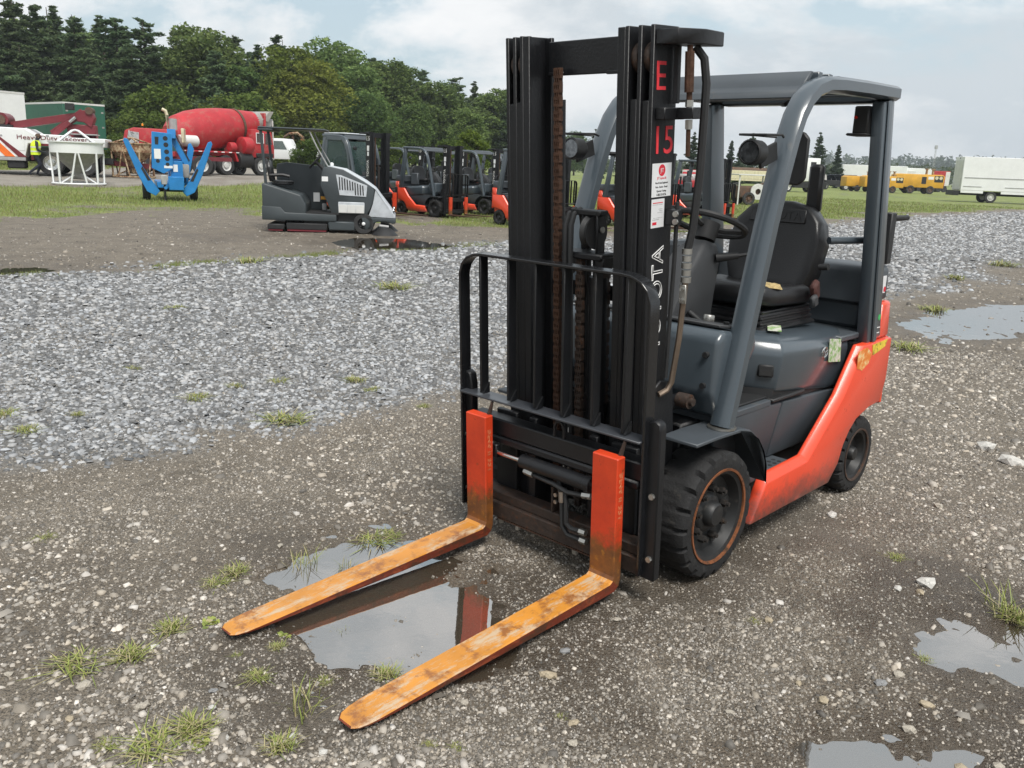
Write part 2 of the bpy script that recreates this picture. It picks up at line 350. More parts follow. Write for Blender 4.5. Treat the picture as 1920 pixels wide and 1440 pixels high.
GRAVEL = PL((-700, 930), (0, 858), (150, 840), (300, 815), (480, 780), (620, 752), (760, 740), (900, 700), (1050, 640), (1250, 600), (1500, 570), (1700, 548), (1800, 522), (1920, 488), (2500, 430),
            (2500, 392), (1920, 397), (1720, 408), (1560, 425), (1300, 442), (950, 455), (740, 466), (560, 482), (380, 492), (220, 508), (0, 518), (-700, 545))
GRASS = PL((-900, 445), (0, 412), (250, 408), (480, 407), (640, 424), (800, 420), (1000, 428), (1300, 432), (1640, 410), (1920, 394), (2700, 386)) + [(400, 900), (-500, 900), (-400, 60)]
ROAD = []
PUDDLES = {  # polygon, level, depth
    'fork': (PL((505, 1040), (590, 1010), (690, 988), (790, 1000), (870, 1050), (930, 1108), (1010, 1150), (1040, 1195), (960, 1262), (870, 1282), (760, 1285), (620, 1272), (520, 1205), (490, 1110)), -.010, .021),
    'right_far': (PL((1672, 602), (1760, 580), (1850, 568), (2000, 574), (2000, 612), (1840, 640), (1760, 642), (1700, 622)), -.012, .022),
    'right_near': (PL((1665, 1195), (1770, 1145), (1900, 1155), (2040, 1175), (2040, 1320), (1900, 1300), (1780, 1280), (1690, 1240)), -.012, .018),
    'corner': (PL((1500, 1400), (1620, 1365), (1740, 1370), (1860, 1410), (1870, 1480), (1520, 1490)), -.011, .019),
    'sweeper': (PL((622, 455), (680, 447), (760, 446), (868, 463), (800, 470), (700, 469)), -.014, .06),
    'left_far': (PL((-200, 512), (0, 502), (60, 500), (105, 506), (60, 514), (0, 518), (-200, 526)), -.014, .06)}
MUD = [PL((880, 1130), (1000, 1120), (1130, 1170), (1250, 1260), (1180, 1350), (1000, 1330), (860, 1270)), PL((430, 1180), (560, 1150), (700, 1240), (780, 1300), (640, 1360), (520, 1400), (430, 1300)), PL((420, 1010), (560, 990), (650, 960), (860, 960), (900, 1010), (700, 1000), (520, 1060)), PL((1580, 1010), (1760, 1060), (1930, 1130), (1930, 1330), (1760, 1300), (1620, 1180)), PL((1500, 1340), (1900, 1330), (1930, 1480), (1480, 1480)), PL((1250, 1090), (1460, 960), (1600, 940), (1540, 1030), (1380, 1130))]
def height(X, Y):
    R = np.sqrt(X * X + Y * Y)
    near = 1 - sstep(14, 40, R)
    z = ((fbm(X, Y, .9, 3, 3) - .5) * .030 + (fbm(X, Y, 5.5, 3, 9) - .5) * .022 + (fbm(X, Y, 22, 2, 5) - .5) * .010) * near
    for k, (poly, lev, dep) in PUDDLES.items():
        s = sdf(poly, X, Y); w = .16 if dep < .05 else .4
        s = s + (fbm(X, Y, 3.2 if dep < .05 else 1.5, 4, 21) - .5) * (.42 if dep < .05 else .6)
        m = sstep(-w * .6, w, s); z = z * (1 - .35 * m) - dep * m + m * (fbm(X, Y, 11, 3, 33) - .5) * {'fork': .018, 'right_near': .030, 'corner': .024, 'right_far': .050}.get(k, .0)
    g = sstep(-.25, .25, sdf(GRAVEL, X, Y)); z = z + g * .018 * near
    return z + .45 * sstep(34, 48, R) * sstep(3, -7, X)
ROAD += [(GT(*p).x, GT(*p).y) for p in ((-900, 322), (-300, 319), (0, 318), (300, 316), (560, 315), (700, 330), (560, 341), (200, 349), (-300, 350), (-900, 356))]
def zones(X, Y):
    n = fbm(X, Y, 1.1, 4, 31) - .5; n2 = fbm(X, Y, .35, 3, 41) - .5; n3 = fbm(X, Y, .12, 4, 47) - .5
    R = np.sqrt(X * X + Y * Y); sc = np.clip(R / 9, 1, 3)
    gravel = sstep(-.55, .45, (sdf(GRAVEL, X, Y) + n * 1.8) / sc)
    s = sdf(GRASS, X, Y); far = sstep(2.0, 9, s)
    grass = sstep(-.4, 1.2, s + n * 4.0 + n2 * 3) * np.clip(.72 + far * .35 + n2 * 1.6, 0, 1)
    road = sstep(-1.5, 1.0, sdf(ROAD, X, Y) + n2 * 4 + n3 * 6)
    grass = np.clip(grass * (1 - road * .93), 0, 1)
    wet = np.zeros(X.shape)
    for k, (poly, lev, dep) in PUDDLES.items():
        wet = np.maximum(wet, sstep(-.75, .05, (sdf(poly, X, Y) + n * .6) / (1 if dep < .05 else 2.2)))
    wet = np.maximum(wet, .75 * sstep(.06, .2, n2 * .6 + n * .5) * (1 - gravel))
    return gravel * (1 - grass), grass, wet, road
def build_ground():
    r = np.concatenate([[0.0], np.exp(np.linspace(np.log(.5), np.log(1.3), 12))[:-1], np.exp(np.linspace(np.log(1.3), np.log(16), 350))[:-1], np.exp(np.linspace(np.log(16), np.log(80), 90))[:-1], np.exp(np.linspace(np.log(80), np.log(2600), 40))])
    a = np.concatenate([np.linspace(-46, 46, 560), np.linspace(46, 314, 70)[1:-1]])
    a = np.radians(a); nr, na = len(r), len(a)
    Rr, Aa = np.meshgrid(r, a, indexing='ij'); X = (Rr * np.sin(Aa)).ravel(); Y = (Rr * np.cos(Aa)).ravel()
    Z = height(X, Y); V = np.stack([X, Y, Z], 1)
    i = np.arange(nr - 1)[:, None]; j = np.arange(na)[None, :]; j2 = (j + 1) % na
    Q = np.stack(np.broadcast_arrays(i * na + j, i * na + j2, (i + 1) * na + j2, (i + 1) * na + j), -1).reshape(-1, 4)[:, ::-1]
    me = np_mesh('ground', V, Q)
    g = zones(X, Y)
    at = me.color_attributes.new('zone', 'FLOAT_COLOR', 'POINT'); at.data.foreach_set('color', np.stack(g, 1).astype(np.float32).ravel())
    mud = np.zeros(len(X))
    for pg in MUD: mud = np.maximum(mud, sstep(-.30, .35, sdf(pg, X, Y) + (fbm(X, Y, 1.6, 4, 71) - .5) * 1.1))
    at = me.color_attributes.new('mud', 'FLOAT_COLOR', 'POINT'); at.data.foreach_set('color', np.stack([mud, mud, mud, mud], 1).astype(np.float32).ravel())
    me.shade_smooth()
    o = obj('ground', me, M['ground']); o['kind'] = 'structure'; return o
def np_mesh(name, V, F, colors=None):
    me = bpy.data.meshes.new(name); k = F.shape[1]
    me.vertices.add(len(V)); me.vertices.foreach_set('co', V.astype(np.float32).ravel())
    me.loops.add(F.size); me.loops.foreach_set('vertex_index', F.astype(np.int32).ravel())
    me.polygons.add(len(F)); me.polygons.foreach_set('loop_start', (np.arange(len(F)) * k).astype(np.int32))
    me.update(calc_edges=True)
    if colors is not None:
        at = me.color_attributes.new('col', 'FLOAT_COLOR', 'POINT'); at.data.foreach_set('color', np.concatenate([colors, np.ones((len(colors), 1))], 1).astype(np.float32).ravel())
    return me
def ground_mat():
    m, t, b = newmat('ground'); N = t.nodes; L = t.links.new
    co = N.new('ShaderNodeTexCoord').outputs['Object']
    at = N.new('ShaderNodeVertexColor'); at.layer_name = 'zone'
    sp = N.new('ShaderNodeSeparateColor'); L(at.outputs['Color'], sp.inputs[0])
    def noise(scale, det=6, rg=.6):
        n = N.new('ShaderNodeTexNoise'); n.inputs['Scale'].default_value = scale; n.inputs['Detail'].default_value = det; n.inputs['Roughness'].default_value = rg; L(co, n.inputs['Vector']); return n.outputs[0]
    def ramp(src, stops):
        r = N.new('ShaderNodeValToRGB'); e = r.color_ramp.elements
        while len(e) < len(stops): e.new(.5)
        for i, (p, c) in enumerate(stops): e[i].position = p; e[i].color = (*c, 1)
        L(src, r.inputs[0]); return r.outputs[0]
    def rng(src, a, c, lo=0., hi=1.):
        r = N.new('ShaderNodeMapRange'); r.inputs['From Min'].default_value = a; r.inputs['From Max'].default_value = c; r.inputs['To Min'].default_value = lo; r.inputs['To Max'].default_value = hi; L(src, r.inputs[0]); return r.outputs[0]
    def mix(f, a, c, bt='MIX'):
        x = N.new('ShaderNodeMix'); x.data_type = 'RGBA'; x.blend_type = bt
        for s, v in ((0, f), (6, a), (7, c)):
            if isinstance(v, (int, float)): x.inputs[s].default_value = v
            elif isinstance(v, tuple): x.inputs[s].default_value = (*v, 1)
            else: L(v, x.inputs[s])
        return x.outputs[2]
    def mth(op, a, c):
        x = N.new('ShaderNodeMath'); x.operation = op
        for i, v in enumerate((a, c)):
            if isinstance(v, (int, float)): x.inputs[i].default_value = v
            else: L(v, x.inputs[i])
        return x.outputs[0]
    def voro(scale):
        v = N.new('ShaderNodeTexVoronoi'); v.inputs['Scale'].default_value = scale; L(co, v.inputs['Vector']); s = N.new('ShaderNodeSeparateColor'); L(v.outputs['Color'], s.inputs[0]); return v.outputs['Distance'], s.outputs[0], s.outputs[1]
    dirt = ramp(noise(2.2, 8, .65), [(.3, (.120, .100, .076)), (.5, (.185, .156, .120)), (.72, (.255, .218, .170))])
    d1, c1, e1 = voro(95); d2, c2, e2 = voro(170); d3, c3, e3 = voro(26)
    st1 = ramp(c1, [(0, (.055, .047, .038)), (.55, (.145, .124, .098)), (.85, (.27, .24, .20)), (1, (.42, .385, .33))])
    st2 = ramp(c2, [(0, (.048, .041, .033)), (.6, (.125, .107, .084)), (1, (.31, .275, .23))])
    k1 = mth('MULTIPLY', rng(e1, .45, .5), rng(d1, .55, .38)); k2 = mth('MULTIPLY', rng(e2, .3, .4), rng(d2, .6, .4))
    pat = rng(noise(1.3, 4), .3, .6)
    fine = mix(mth('MULTIPLY', k2, .9), dirt, st2); fine = mix(mth('MULTIPLY', k1, pat), fine, st1)
    crush = mix(rng(d3, .62, .30), (.10, .102, .103), ramp(c3, [(0, (.13, .133, .136)), (.5, (.25, .254, .257)), (1, (.42, .425, .43))]))
    crush = mix(rng(noise(.8, 3), .35, .65), mix(.35, crush, fine), crush)
    base = mix(sp.outputs[0], fine, crush)
    roadc = mix(.75, fine, ramp(noise(.9, 6), [(.3, (.24, .22, .19)), (.7, (.36, .335, .295))])); base = mix(at.outputs['Alpha'], base, roadc)
    gr = ramp(noise(.55, 9, .7), [(.28, (.105, .140, .032)), (.5, (.175, .215, .052)), (.7, (.26, .265, .090))])
    gr = mix(rng(noise(7, 6, .7), .56, .68), gr, (.085, .07, .045))
    gm = rng(mth('ADD', sp.outputs[1], mth('MULTIPLY', mth('SUBTRACT', noise(1.6, 8, .7), .5), 1.4)), .42, .62)
    base = mix(gm, base, gr)
    am = N.new('ShaderNodeVertexColor'); am.layer_name = 'mud'; mudf = mth('MULTIPLY', rng(mth('ADD', am.outputs['Alpha'], mth('MULTIPLY', mth('SUBTRACT', noise(5, 8, .7), .5), .8)), .35, .75), .92)
    mudc = ramp(noise(1.7, 8, .65), [(.3, (.075, .060, .044)), (.5, (.115, .095, .072)), (.7, (.165, .145, .118))]); mudc = mix(mth('MULTIPLY', k2, .45), mudc, st2); base = mix(mudf, base, mudc)
    wet = mth('MULTIPLY', sp.outputs[2], rng(noise(3.2, 6), .25, .55))
    base = mix(wet, base, (.62, .575, .52), 'MULTIPLY')
    L(base, b.inputs['Base Color'])
    L(mth('SUBTRACT', mth('SUBTRACT', .86, mth('MULTIPLY', wet, .42)), mth('MULTIPLY', mudf, .20)), b.inputs['Roughness'])
    hgt = mth('ADD', mth('MULTIPLY', rng(d1, .6, 0.), .5), mth('MULTIPLY', rng(d2, .6, 0.), .28)); hgt = mth('ADD', hgt, noise(40, 8, .7))
    hg = N.new('ShaderNodeMix'); L(sp.outputs[0], hg.inputs[0]); L(hgt, hg.inputs[2]); L(mth('MULTIPLY', rng(d3, .6, 0.), 2.6), hg.inputs[3])
    bp = N.new('ShaderNodeBump'); bp.inputs['Strength'].default_value = .95; bp.inputs['Distance'].default_value = .014; L(hg.outputs[0], bp.inputs['Height']); L(bp.outputs[0], b.inputs['Normal'])
    return m
M['ground'] = ground_mat()
ground = build_ground()
# ---- water
def water_mat():
    m = bpy.data.materials.new('puddle_water'); m.use_nodes = True; t = m.node_tree; N = t.nodes; L = t.links.new; N.clear()
    o = N.new('ShaderNodeOutputMaterial'); mx = N.new('ShaderNodeMixShader'); g = N.new('ShaderNodeBsdfGlossy'); tr = N.new('ShaderNodeBsdfTransparent'); fr = N.new('ShaderNodeFresnel')
    fr.inputs['IOR'].default_value = 2.2; g.inputs['Roughness'].default_value = .015; tr.inputs['Color'].default_value = (.86, .78, .66, 1)
    n = N.new('ShaderNodeTexNoise'); n.inputs['Scale'].default_value = 9; n.inputs['Detail'].default_value = 3; c = N.new('ShaderNodeTexCoord'); L(c.outputs['Object'], n.inputs['Vector'])
    bp = N.new('ShaderNodeBump'); bp.inputs['Strength'].default_value = .05; bp.inputs['Distance'].default_value = .01; L(n.outputs[0], bp.inputs['Height'])
    L(bp.outputs[0], g.inputs['Normal']); pw = N.new('ShaderNodeMath'); pw.operation = 'POWER'; pw.inputs[1].default_value = .36; L(fr.outputs[0], pw.inputs[0]); L(pw.outputs[0], mx.inputs[0]); df = N.new('ShaderNodeBsdfDiffuse'); df.inputs[0].default_value = (.17, .135, .095, 1); mk = N.new('ShaderNodeMixShader'); mk.inputs[0].default_value = .5; L(tr.outputs[0], mk.inputs[1]); L(df.outputs[0], mk.inputs[2]); L(mk.outputs[0], mx.inputs[1]); L(g.outputs[0], mx.inputs[2]); L(mx.outputs[0], o.inputs[0]); return m
M['water'] = water_mat()
for k, (poly, lev, dep) in PUDDLES.items():
    cx = sum(p[0] for p in poly) / len(poly); cy = sum(p[1] for p in poly) / len(poly)
    q = [(cx + (x - cx) * 1.25 + 0, cy + (y - cy) * 1.25, lev) for x, y in poly]
    w = obj('puddle', np_mesh('puddle', np.array(q), np.array([list(range(len(q)))])), M['water']); w['kind'] = 'structure'
    bmx = bmesh.new(); bmx.from_mesh(w.data); bmesh.ops.recalc_face_normals(bmx, faces=bmx.faces)
    for f in bmx.faces:
        if f.normal.z < 0: f.normal_flip()
    bmx.to_mesh(w.data); bmx.free()
# ---- loose stone as one mass (each a small faceted lump)
def stone_mat(name, rough):
    m, t, b = newmat(name); at = t.nodes.new('ShaderNodeVertexColor'); at.layer_name = 'col'; t.links.new(at.outputs[0], b.inputs['Base Color']); b.inputs['Roughness'].default_value = rough; return m
M['stone'] = stone_mat('stone', .62)
CUBE = np.array([(-1, -1, -1), (1, -1, -1), (1, 1, -1), (-1, 1, -1), (-1, -1, 1), (1, -1, 1), (1, 1, 1), (-1, 1, 1)], float)
CF = np.array([(4, 5, 6, 7), (0, 1, 5, 4), (1, 2, 6, 5), (2, 3, 7, 6), (3, 0, 4, 7)])
def stones(name, X, Y, size, flat, cols, sink=.35, tilt=.5):
    n = len(X); rs = RS
    v = CUBE[None] * .5 * (1 + rs.uniform(-.42, .30, (n, 8, 3)))
    v[:, 4:, :2] *= rs.uniform(.45, .85, (n, 1, 1)); v = v * np.stack([size * rs.uniform(.8, 1.35, n), size * rs.uniform(.6, 1, n), size * flat * rs.uniform(.6, 1.2, n)], 1)[:, None]
    a = rs.uniform(0, 6.283, n); tx = rs.normal(0, tilt, n); c, s = np.cos(tx)[:, None], np.sin(tx)[:, None]
    y, z = v[..., 1] * c - v[..., 2] * s, v[..., 1] * s + v[..., 2] * c; x = v[..., 0]
    c, s = np.cos(a)[:, None], np.sin(a)[:, None]
    P = np.stack([x * c - y * s + X[:, None], x * s + y * c + Y[:, None], z + (height(X, Y) + size * flat * (.5 - sink))[:, None]], -1)
    F = (CF[None] + (np.arange(n) * 8)[:, None, None]).reshape(-1, 4)
    o = obj(name, np_mesh(name, P.reshape(-1, 3), F, np.repeat(cols, 8, 0)), M['stone']); o['kind'] = 'stuff'; return o
def stone_cols(n, lo, hi, warm, power=1.4):
    g = lo + (hi - lo) * RS.rand(n) ** power; t = RS.uniform(-1, 1, n) * .03 + warm
    return np.clip(np.stack([g * (1 + t), g, g * (1 - t * 1.3)], 1), .01, .8)
def scatter(n, rmin, rmax, amin=-40, amax=40, p=1.0):
    """more points close by, fewer far off"""
    R = rmin * (rmax / rmin) ** (RS.rand(n) ** p); A = np.radians(RS.uniform(amin, amax, n)); return R * np.sin(A), R * np.cos(A)
# crushed grey stone of the laid strip
X, Y = scatter(205000, 4.0, 38, -40, 40, 1.15); gz, _, _, _ = zones(X, Y); R = np.hypot(X, Y)
thin = sstep(.20, .55, fbm(X, Y, .7, 4, 61) + .22 * sstep(0, 1.2, sdf(GRAVEL, X, Y)))
k = RS.rand(len(X)) < gz ** 1.4 * np.clip(1.3 - R / 30, .35, 1) * (.35 + .65 * thin); X, Y, R = X[k], Y[k], R[k]
cg = stone_cols(len(X), .085, .44, -.012, 1.3)
o = stones('crushed_stone', X, Y, (.010 + .030 * RS.rand(len(X)) ** 1.5) * np.clip(R / 7, 1, 2.3), .45, cg, .3, .38)
o['label'] = 'strip of crushed blue grey stone crossing the yard behind the forklift'; o['category'] = 'gravel'
PALE = [PL((-200, 930), (330, 985), (400, 1150), (470, 1300), (560, 1500), (-200, 1500)), PL((1590, 650), (1760, 640), (2000, 640), (2000, 1110), (1800, 1060), (1660, 960), (1570, 880)), PL((500, 800), (860, 770), (868, 940), (640, 950), (520, 900))]
X, Y = scatter(26000, 22, 70, 8, 40); gz, _, _, _ = zones(X, Y); k = RS.rand(len(X)) < gz; X, Y = X[k], Y[k]; R = np.hypot(X, Y)
o = stones('distant_stone', X, Y, RS.uniform(.03, .07, len(X)) * np.clip(R / 22, 1, 2), .45, stone_cols(len(X), .12, .46, -.01, 1.2), .3, .35); o['label'] = 'far end of the crushed grey stone beyond the forklift'; o['category'] = 'gravel'
# fine gravel worked into the dirt in front and to the right
X, Y = scatter(110000, 1.75, 26, -40, 40, 1.25); gz, gr, wt, _ = zones(X, Y); R = np.hypot(X, Y)
bare = .55 * sstep(.30, .62, fbm(X, Y, 1.1, 4, 77)) + .18
pale = np.zeros(len(X))
for pg in PALE: pale = np.maximum(pale, sstep(-.35, .35, sdf(pg, X, Y) + (fbm(X, Y, 2.0, 3, 55) - .5) * .9))
bare = np.clip(bare + .45 * pale, 0, 1)
mudz = np.zeros(len(X))
for pg in MUD: mudz = np.maximum(mudz, sstep(-.25, .30, sdf(pg, X, Y) + (fbm(X, Y, 1.6, 4, 71) - .5) * 1.1))
bare = bare * np.where((X > -1.6) & (X < 1.2) & (Y < 3.3), .75, 1)
kp = RS.rand(len(X)); k = kp < (1 - gz) * (1 - .75 * wt * (height(X, Y) < -.004)) * bare * (1 - .85 * mudz); X, Y, R, pale = X[k], Y[k], R[k], pale[k]
sz = .0075 + .010 * RS.rand(len(X)) ** 2.0; sz = np.where(RS.rand(len(X)) < .03, sz + RS.uniform(.006, .02, len(X)), sz) * np.clip(R / 5, 1, 2.2) * (1 + .45 * pale * RS.rand(len(X)))
cg = np.where(RS.rand(len(X), 1) < .10, stone_cols(len(X), .32, .52, .09, 1.2), stone_cols(len(X), .08, .33, .12, 1.3)) * (np.where(R > 9, .85, 1) * (1 + .25 * pale))[:, None]
o = stones('fine_gravel', X, Y, sz, .6, cg, .4, .35); o['label'] = 'pale fine gravel pressed into the dark dirt around the forklift'; o['category'] = 'gravel'
def grit(n, rmin, rmax):
    X, Y = scatter(n, rmin, rmax, -40, 40, 1.0); gz, gr, wt, _ = zones(X, Y); z = height(X, Y); mudz = np.zeros(n)
    for pg in MUD: mudz = np.maximum(mudz, sstep(-.25, .30, sdf(pg, X, Y) + (fbm(X, Y, 1.6, 4, 71) - .5) * 1.1))
    k = RS.rand(n) < (1 - .8 * gz) * (.30 + .70 * sstep(.30, .60, fbm(X, Y, 1.6, 4, 83))) * (1 - .62 * mudz) * (1 - .8 * (z < -.007)); X, Y, z = X[k], Y[k], z[k]; m = len(X); R = np.hypot(X, Y)
    s = RS.uniform(.0035, .0085, m) * np.clip(R / 4, 1, 2.2); a = RS.uniform(0, 6.283, m); q = a[:, None] + np.array([0, 1.57, 3.14, 4.71])[None] + RS.uniform(-.5, .5, (m, 4)); r = s[:, None] * RS.uniform(.45, 1.0, (m, 4))
    B = np.stack([X[:, None] + r * np.cos(q), Y[:, None] + r * np.sin(q), np.repeat((z - .001)[:, None], 4, 1)], -1); T = np.stack([X + s * RS.uniform(-.4, .4, m), Y + s * RS.uniform(-.4, .4, m), z + s * RS.uniform(.35, .9, m)], -1)
    V = np.concatenate([B, T[:, None]], 1).reshape(-1, 3); F = (np.array([(0, 1, 4), (1, 2, 4), (2, 3, 4), (3, 0, 4)])[None] + (np.arange(m) * 5)[:, None, None]).reshape(-1, 3)
    c = np.where(RS.rand(m, 1) < .12, stone_cols(m, .28, .46, .09, 1.2), stone_cols(m, .055, .28, .12, 1.2)); o = obj('grit', np_mesh('grit', V, F, np.repeat(c, 5, 0)), M['stone']); o['kind'] = 'stuff'; o['label'] = 'dark and pale grit covering the dirt of the yard'; o['category'] = 'gravel'
grit(300000, 1.75, 9.5)
# ---- single stones that stand out
def rock_mesh(seed):
    rr = random.Random(seed); bm = bmesh.new(); bmesh.ops.create_icosphere(bm, subdivisions=1, radius=.5)
    sx, sy, sz = rr.uniform(.9, 1.2), rr.uniform(.6, .9), rr.uniform(.35, .55)
    for v in bm.verts:
        k = rr.uniform(.75, 1.12); v.co = Vector((v.co.x * sx * k, v.co.y * sy * k, v.co.z * sz * k))
    me = bpy.data.meshes.new('rock'); bm.to_mesh(me); bm.free(); return me
RM = [rock_mesh(i) for i in range(6)]
for i, (c, nm) in enumerate((((.36, .325, .27), 'pale'), ((.36, .30, .21), 'tan'), ((.22, .22, .22), 'grey'), ((.50, .485, .45), 'white'))):
    M['rock_' + nm] = mat('rock_' + nm, c, .7, var=.25, scale=3, dirt=tuple(x * .45 for x in c), dirt_amt=.4, dirt_scale=4, bump=.3, bump_scale=14)
ROCKS = [ # px, py, width px, colour, label
    (1027, 1271, 38, 'tan', 'flat tan stone right of the near fork blade'), (870, 1320, 26, 'pale', 'pale stone just outside the near fork blade'), (1155, 1162, 22, 'pale', 'pale stone in front of the front left wheel'),
    (1735, 1098, 44, 'white', 'large white stone by the muddy puddle on the right'), (1724, 1114, 26, 'tan', 'tan stone touching the large white stone'), (1682, 1108, 20, 'white', 'small white stone left of the large white stone'),
    (1738, 1322, 28, 'tan', 'round tan stone near the lower right corner'), (1684, 1263, 28, 'pale', 'angular pale stone between the right puddles'), (1652, 1283, 26, 'grey', 'rough grey stone left of the angular pale stone'),
    (1545, 1316, 30, 'tan', 'tan stone on the dirt right of the forks'), (1497, 1282, 24, 'tan', 'small tan stone halfway to the right puddle'), (1705, 1367, 30, 'pale', 'pale stone at the edge of the corner puddle'),
    (1802, 1434, 36, 'tan', 'tan stone at the bottom edge right of the corner puddle'), (1873, 1440, 30, 'pale', 'pale stone in the bottom right corner'), (1368, 1340, 22, 'pale', 'pale sliver of stone below the front wheel'),
    (1848, 842, 44, 'white', 'broad white stone at the right edge beside gravel'), (1895, 870, 50, 'white', 'flat white stone at the right edge below another'), (1758, 950, 20, 'pale', 'pale stone on the dirt behind the front wheel'),
    (1560, 968, 24, 'white', 'white stone behind the rear wheel track'), (1442, 1166, 26, 'tan', 'tan stone beside a sprig of grass right of the wheel'), (1075, 1358, 28, 'tan', 'tan stone near the bottom centre edge'),
    (1073, 1398, 30, 'pale', 'pale stone on the bottom edge below the near fork'), (1060, 1224, 32, 'grey', 'dark slab in the shallow brown wet patch'), (157, 1282, 32, 'pale', 'angular pale stone at the lower left among gravel'),
    (266, 1325, 28, 'pale', 'pale stone below the far fork tip at lower left'), (443, 1176, 18, 'grey', 'dark stone by the far fork tip'), (400, 1294, 20, 'grey', 'grey rounded stone in the mud between fork tips'),
    (399, 1327, 24, 'white', 'white stone in the mud left of the near fork tip'), (463, 1322, 22, 'pale', 'pale stone between the weeds left of the near fork tip'), (421, 1384, 24, 'white', 'white stone at the lower left beside weeds'),
    (548, 1378, 18, 'white', 'small white stone just left of the near fork tip'), (605, 1408, 26, 'white', 'white stone below the near fork tip'), (735, 1361, 12, 'grey', 'dark pebble touching the near fork tip'),
    (340, 1195, 20, 'pale', 'pale stone beside the far fork tip weeds'), (292, 1213, 22, 'white', 'white stone left of the far fork tip weeds'), (463, 1093, 20, 'pale', 'pale stone above the far fork blade in the mud'),
    (525, 1025, 18, 'pale', 'pale stone at the puddle edge beyond the far fork'), (530, 1120, 22, 'pale', 'pale stone against the far fork blade'), (130, 1350, 20, 'tan', 'tan stone near the lower left corner'), (15, 1260, 20, 'pale', 'pale stone on the left edge')]
for i, (px, py, w, c, lab) in enumerate(ROCKS):
    p = G(px, py); d = math.hypot(p.x, p.y); s = w / FPX * d * 1.0
    me = RM[i % 6].copy(); o = obj('stone', me, M['rock_' + c]); o.scale = (s, s, s); z = float(height(np.array([p.x]), np.array([p.y]))[0])
    o.location = (p.x, p.y, z + .10 * s); o.rotation_euler = (random.Random(i).uniform(-.2, .2), random.Random(i + 50).uniform(-.2, .2), random.Random(i + 9).uniform(0, 6.28))
    tag(o, lab, 'stone', 'loose stones on the dirt')
# ---- grass of the far verge, uncountable blades
M['blade'] = stone_mat('grass_blade', .6)
def blades(name, X, Y, hgt, wid, cols, lean=.5):
    n = len(X); z = height(X, Y); a = RS.uniform(0, 6.283, n); b = RS.uniform(0, 6.283, n); ln = hgt * RS.uniform(.1, lean, n)
    base = np.stack([X, Y, z - .01], 1); side = np.stack([np.cos(a), np.sin(a), 0 * a], 1) * (wid / 2)[:, None]; top = base + np.stack([np.cos(b) * ln, np.sin(b) * ln, hgt], 1)
    P = np.stack([base - side, base + side, top], 1).reshape(-1, 3); F = np.arange(n * 3).reshape(-1, 3)
    o = obj(name, np_mesh(name, P, F, np.repeat(cols, 3, 0)), M['blade']); o['kind'] = 'stuff'; return o
def grass_cols(n, dry=.3):
    t = RS.rand(n, 1); c = np.array([.125, .185, .034]) * (1 - t) + np.array([.25, .295, .070]) * t; k = RS.rand(n, 1) < dry
    return np.where(k, np.array([.20, .17, .085]) * RS.uniform(.7, 1.1, (n, 1)), c)
X, Y = scatter(330000, 13, 75, -38, 38, .9); _, gr, _, _ = zones(X, Y); k = RS.rand(len(X)) < np.clip((gr - .35) * 1.7, 0, 1); X, Y = X[k], Y[k]; R = np.hypot(X, Y)
o = blades('verge_grass', X, Y, RS.uniform(.035, .10, len(X)) * np.clip(R / 26, .9, 1.6), .010 * np.clip(R / 16, 1, 3.2), grass_cols(len(X), .28))
o['label'] = 'patchy short grass of the verge in front of the parked machines'; o['category'] = 'grass'
# ---- single tufts growing in the dirt
def tuft_mesh(seed, n, h, spread, broad=False):
    rr = random.Random(seed); V = []; F = []; C = []
    for i in range(n):
        a = rr.uniform(0, 6.283); l = h * rr.uniform(.45, 1); ou = spread * rr.uniform(.05, .9); w = (.0015 if not broad else .010) * rr.uniform(.7, 1.4); bx, by = rr.gauss(0, spread * .24), rr.gauss(0, spread * .20)
        dx, dy = math.cos(a), math.sin(a); o = len(V); g = rr.random(); dry = rr.random() < .34
        c = (.32, .28, .14) if dry else (.13 + .14 * g, .17 + .13 * g, .035 + .03 * g)
        for k, (t, wk) in enumerate(((0, .7), (.4, 1), (.75, .8), (1, .05))):
            zz = l * (t - .30 * t * t * (ou / max(h, .01))); rr_ = ou * t ** 1.5
            for sg in (-1, 1): V.append((bx + dx * rr_ - dy * w * wk * sg * (1.8 if broad and k in (1, 2) else 1), by + dy * rr_ + dx * w * wk * sg * (1.8 if broad and k in (1, 2) else 1), zz)); C.append(c)
        for k in range(3): F.append((o + 2 * k, o + 2 * k + 1, o + 2 * k + 3, o + 2 * k + 2))
    return np_mesh('grass_tuft', np.array(V), np.array(F), np.array(C))
TM = [tuft_mesh(1, 60, .10, .08), tuft_mesh(2, 120, .06, .12), tuft_mesh(3, 150, .07, .10), tuft_mesh(4, 34, .13, .10), tuft_mesh(5, 26, .045, .07, True)]
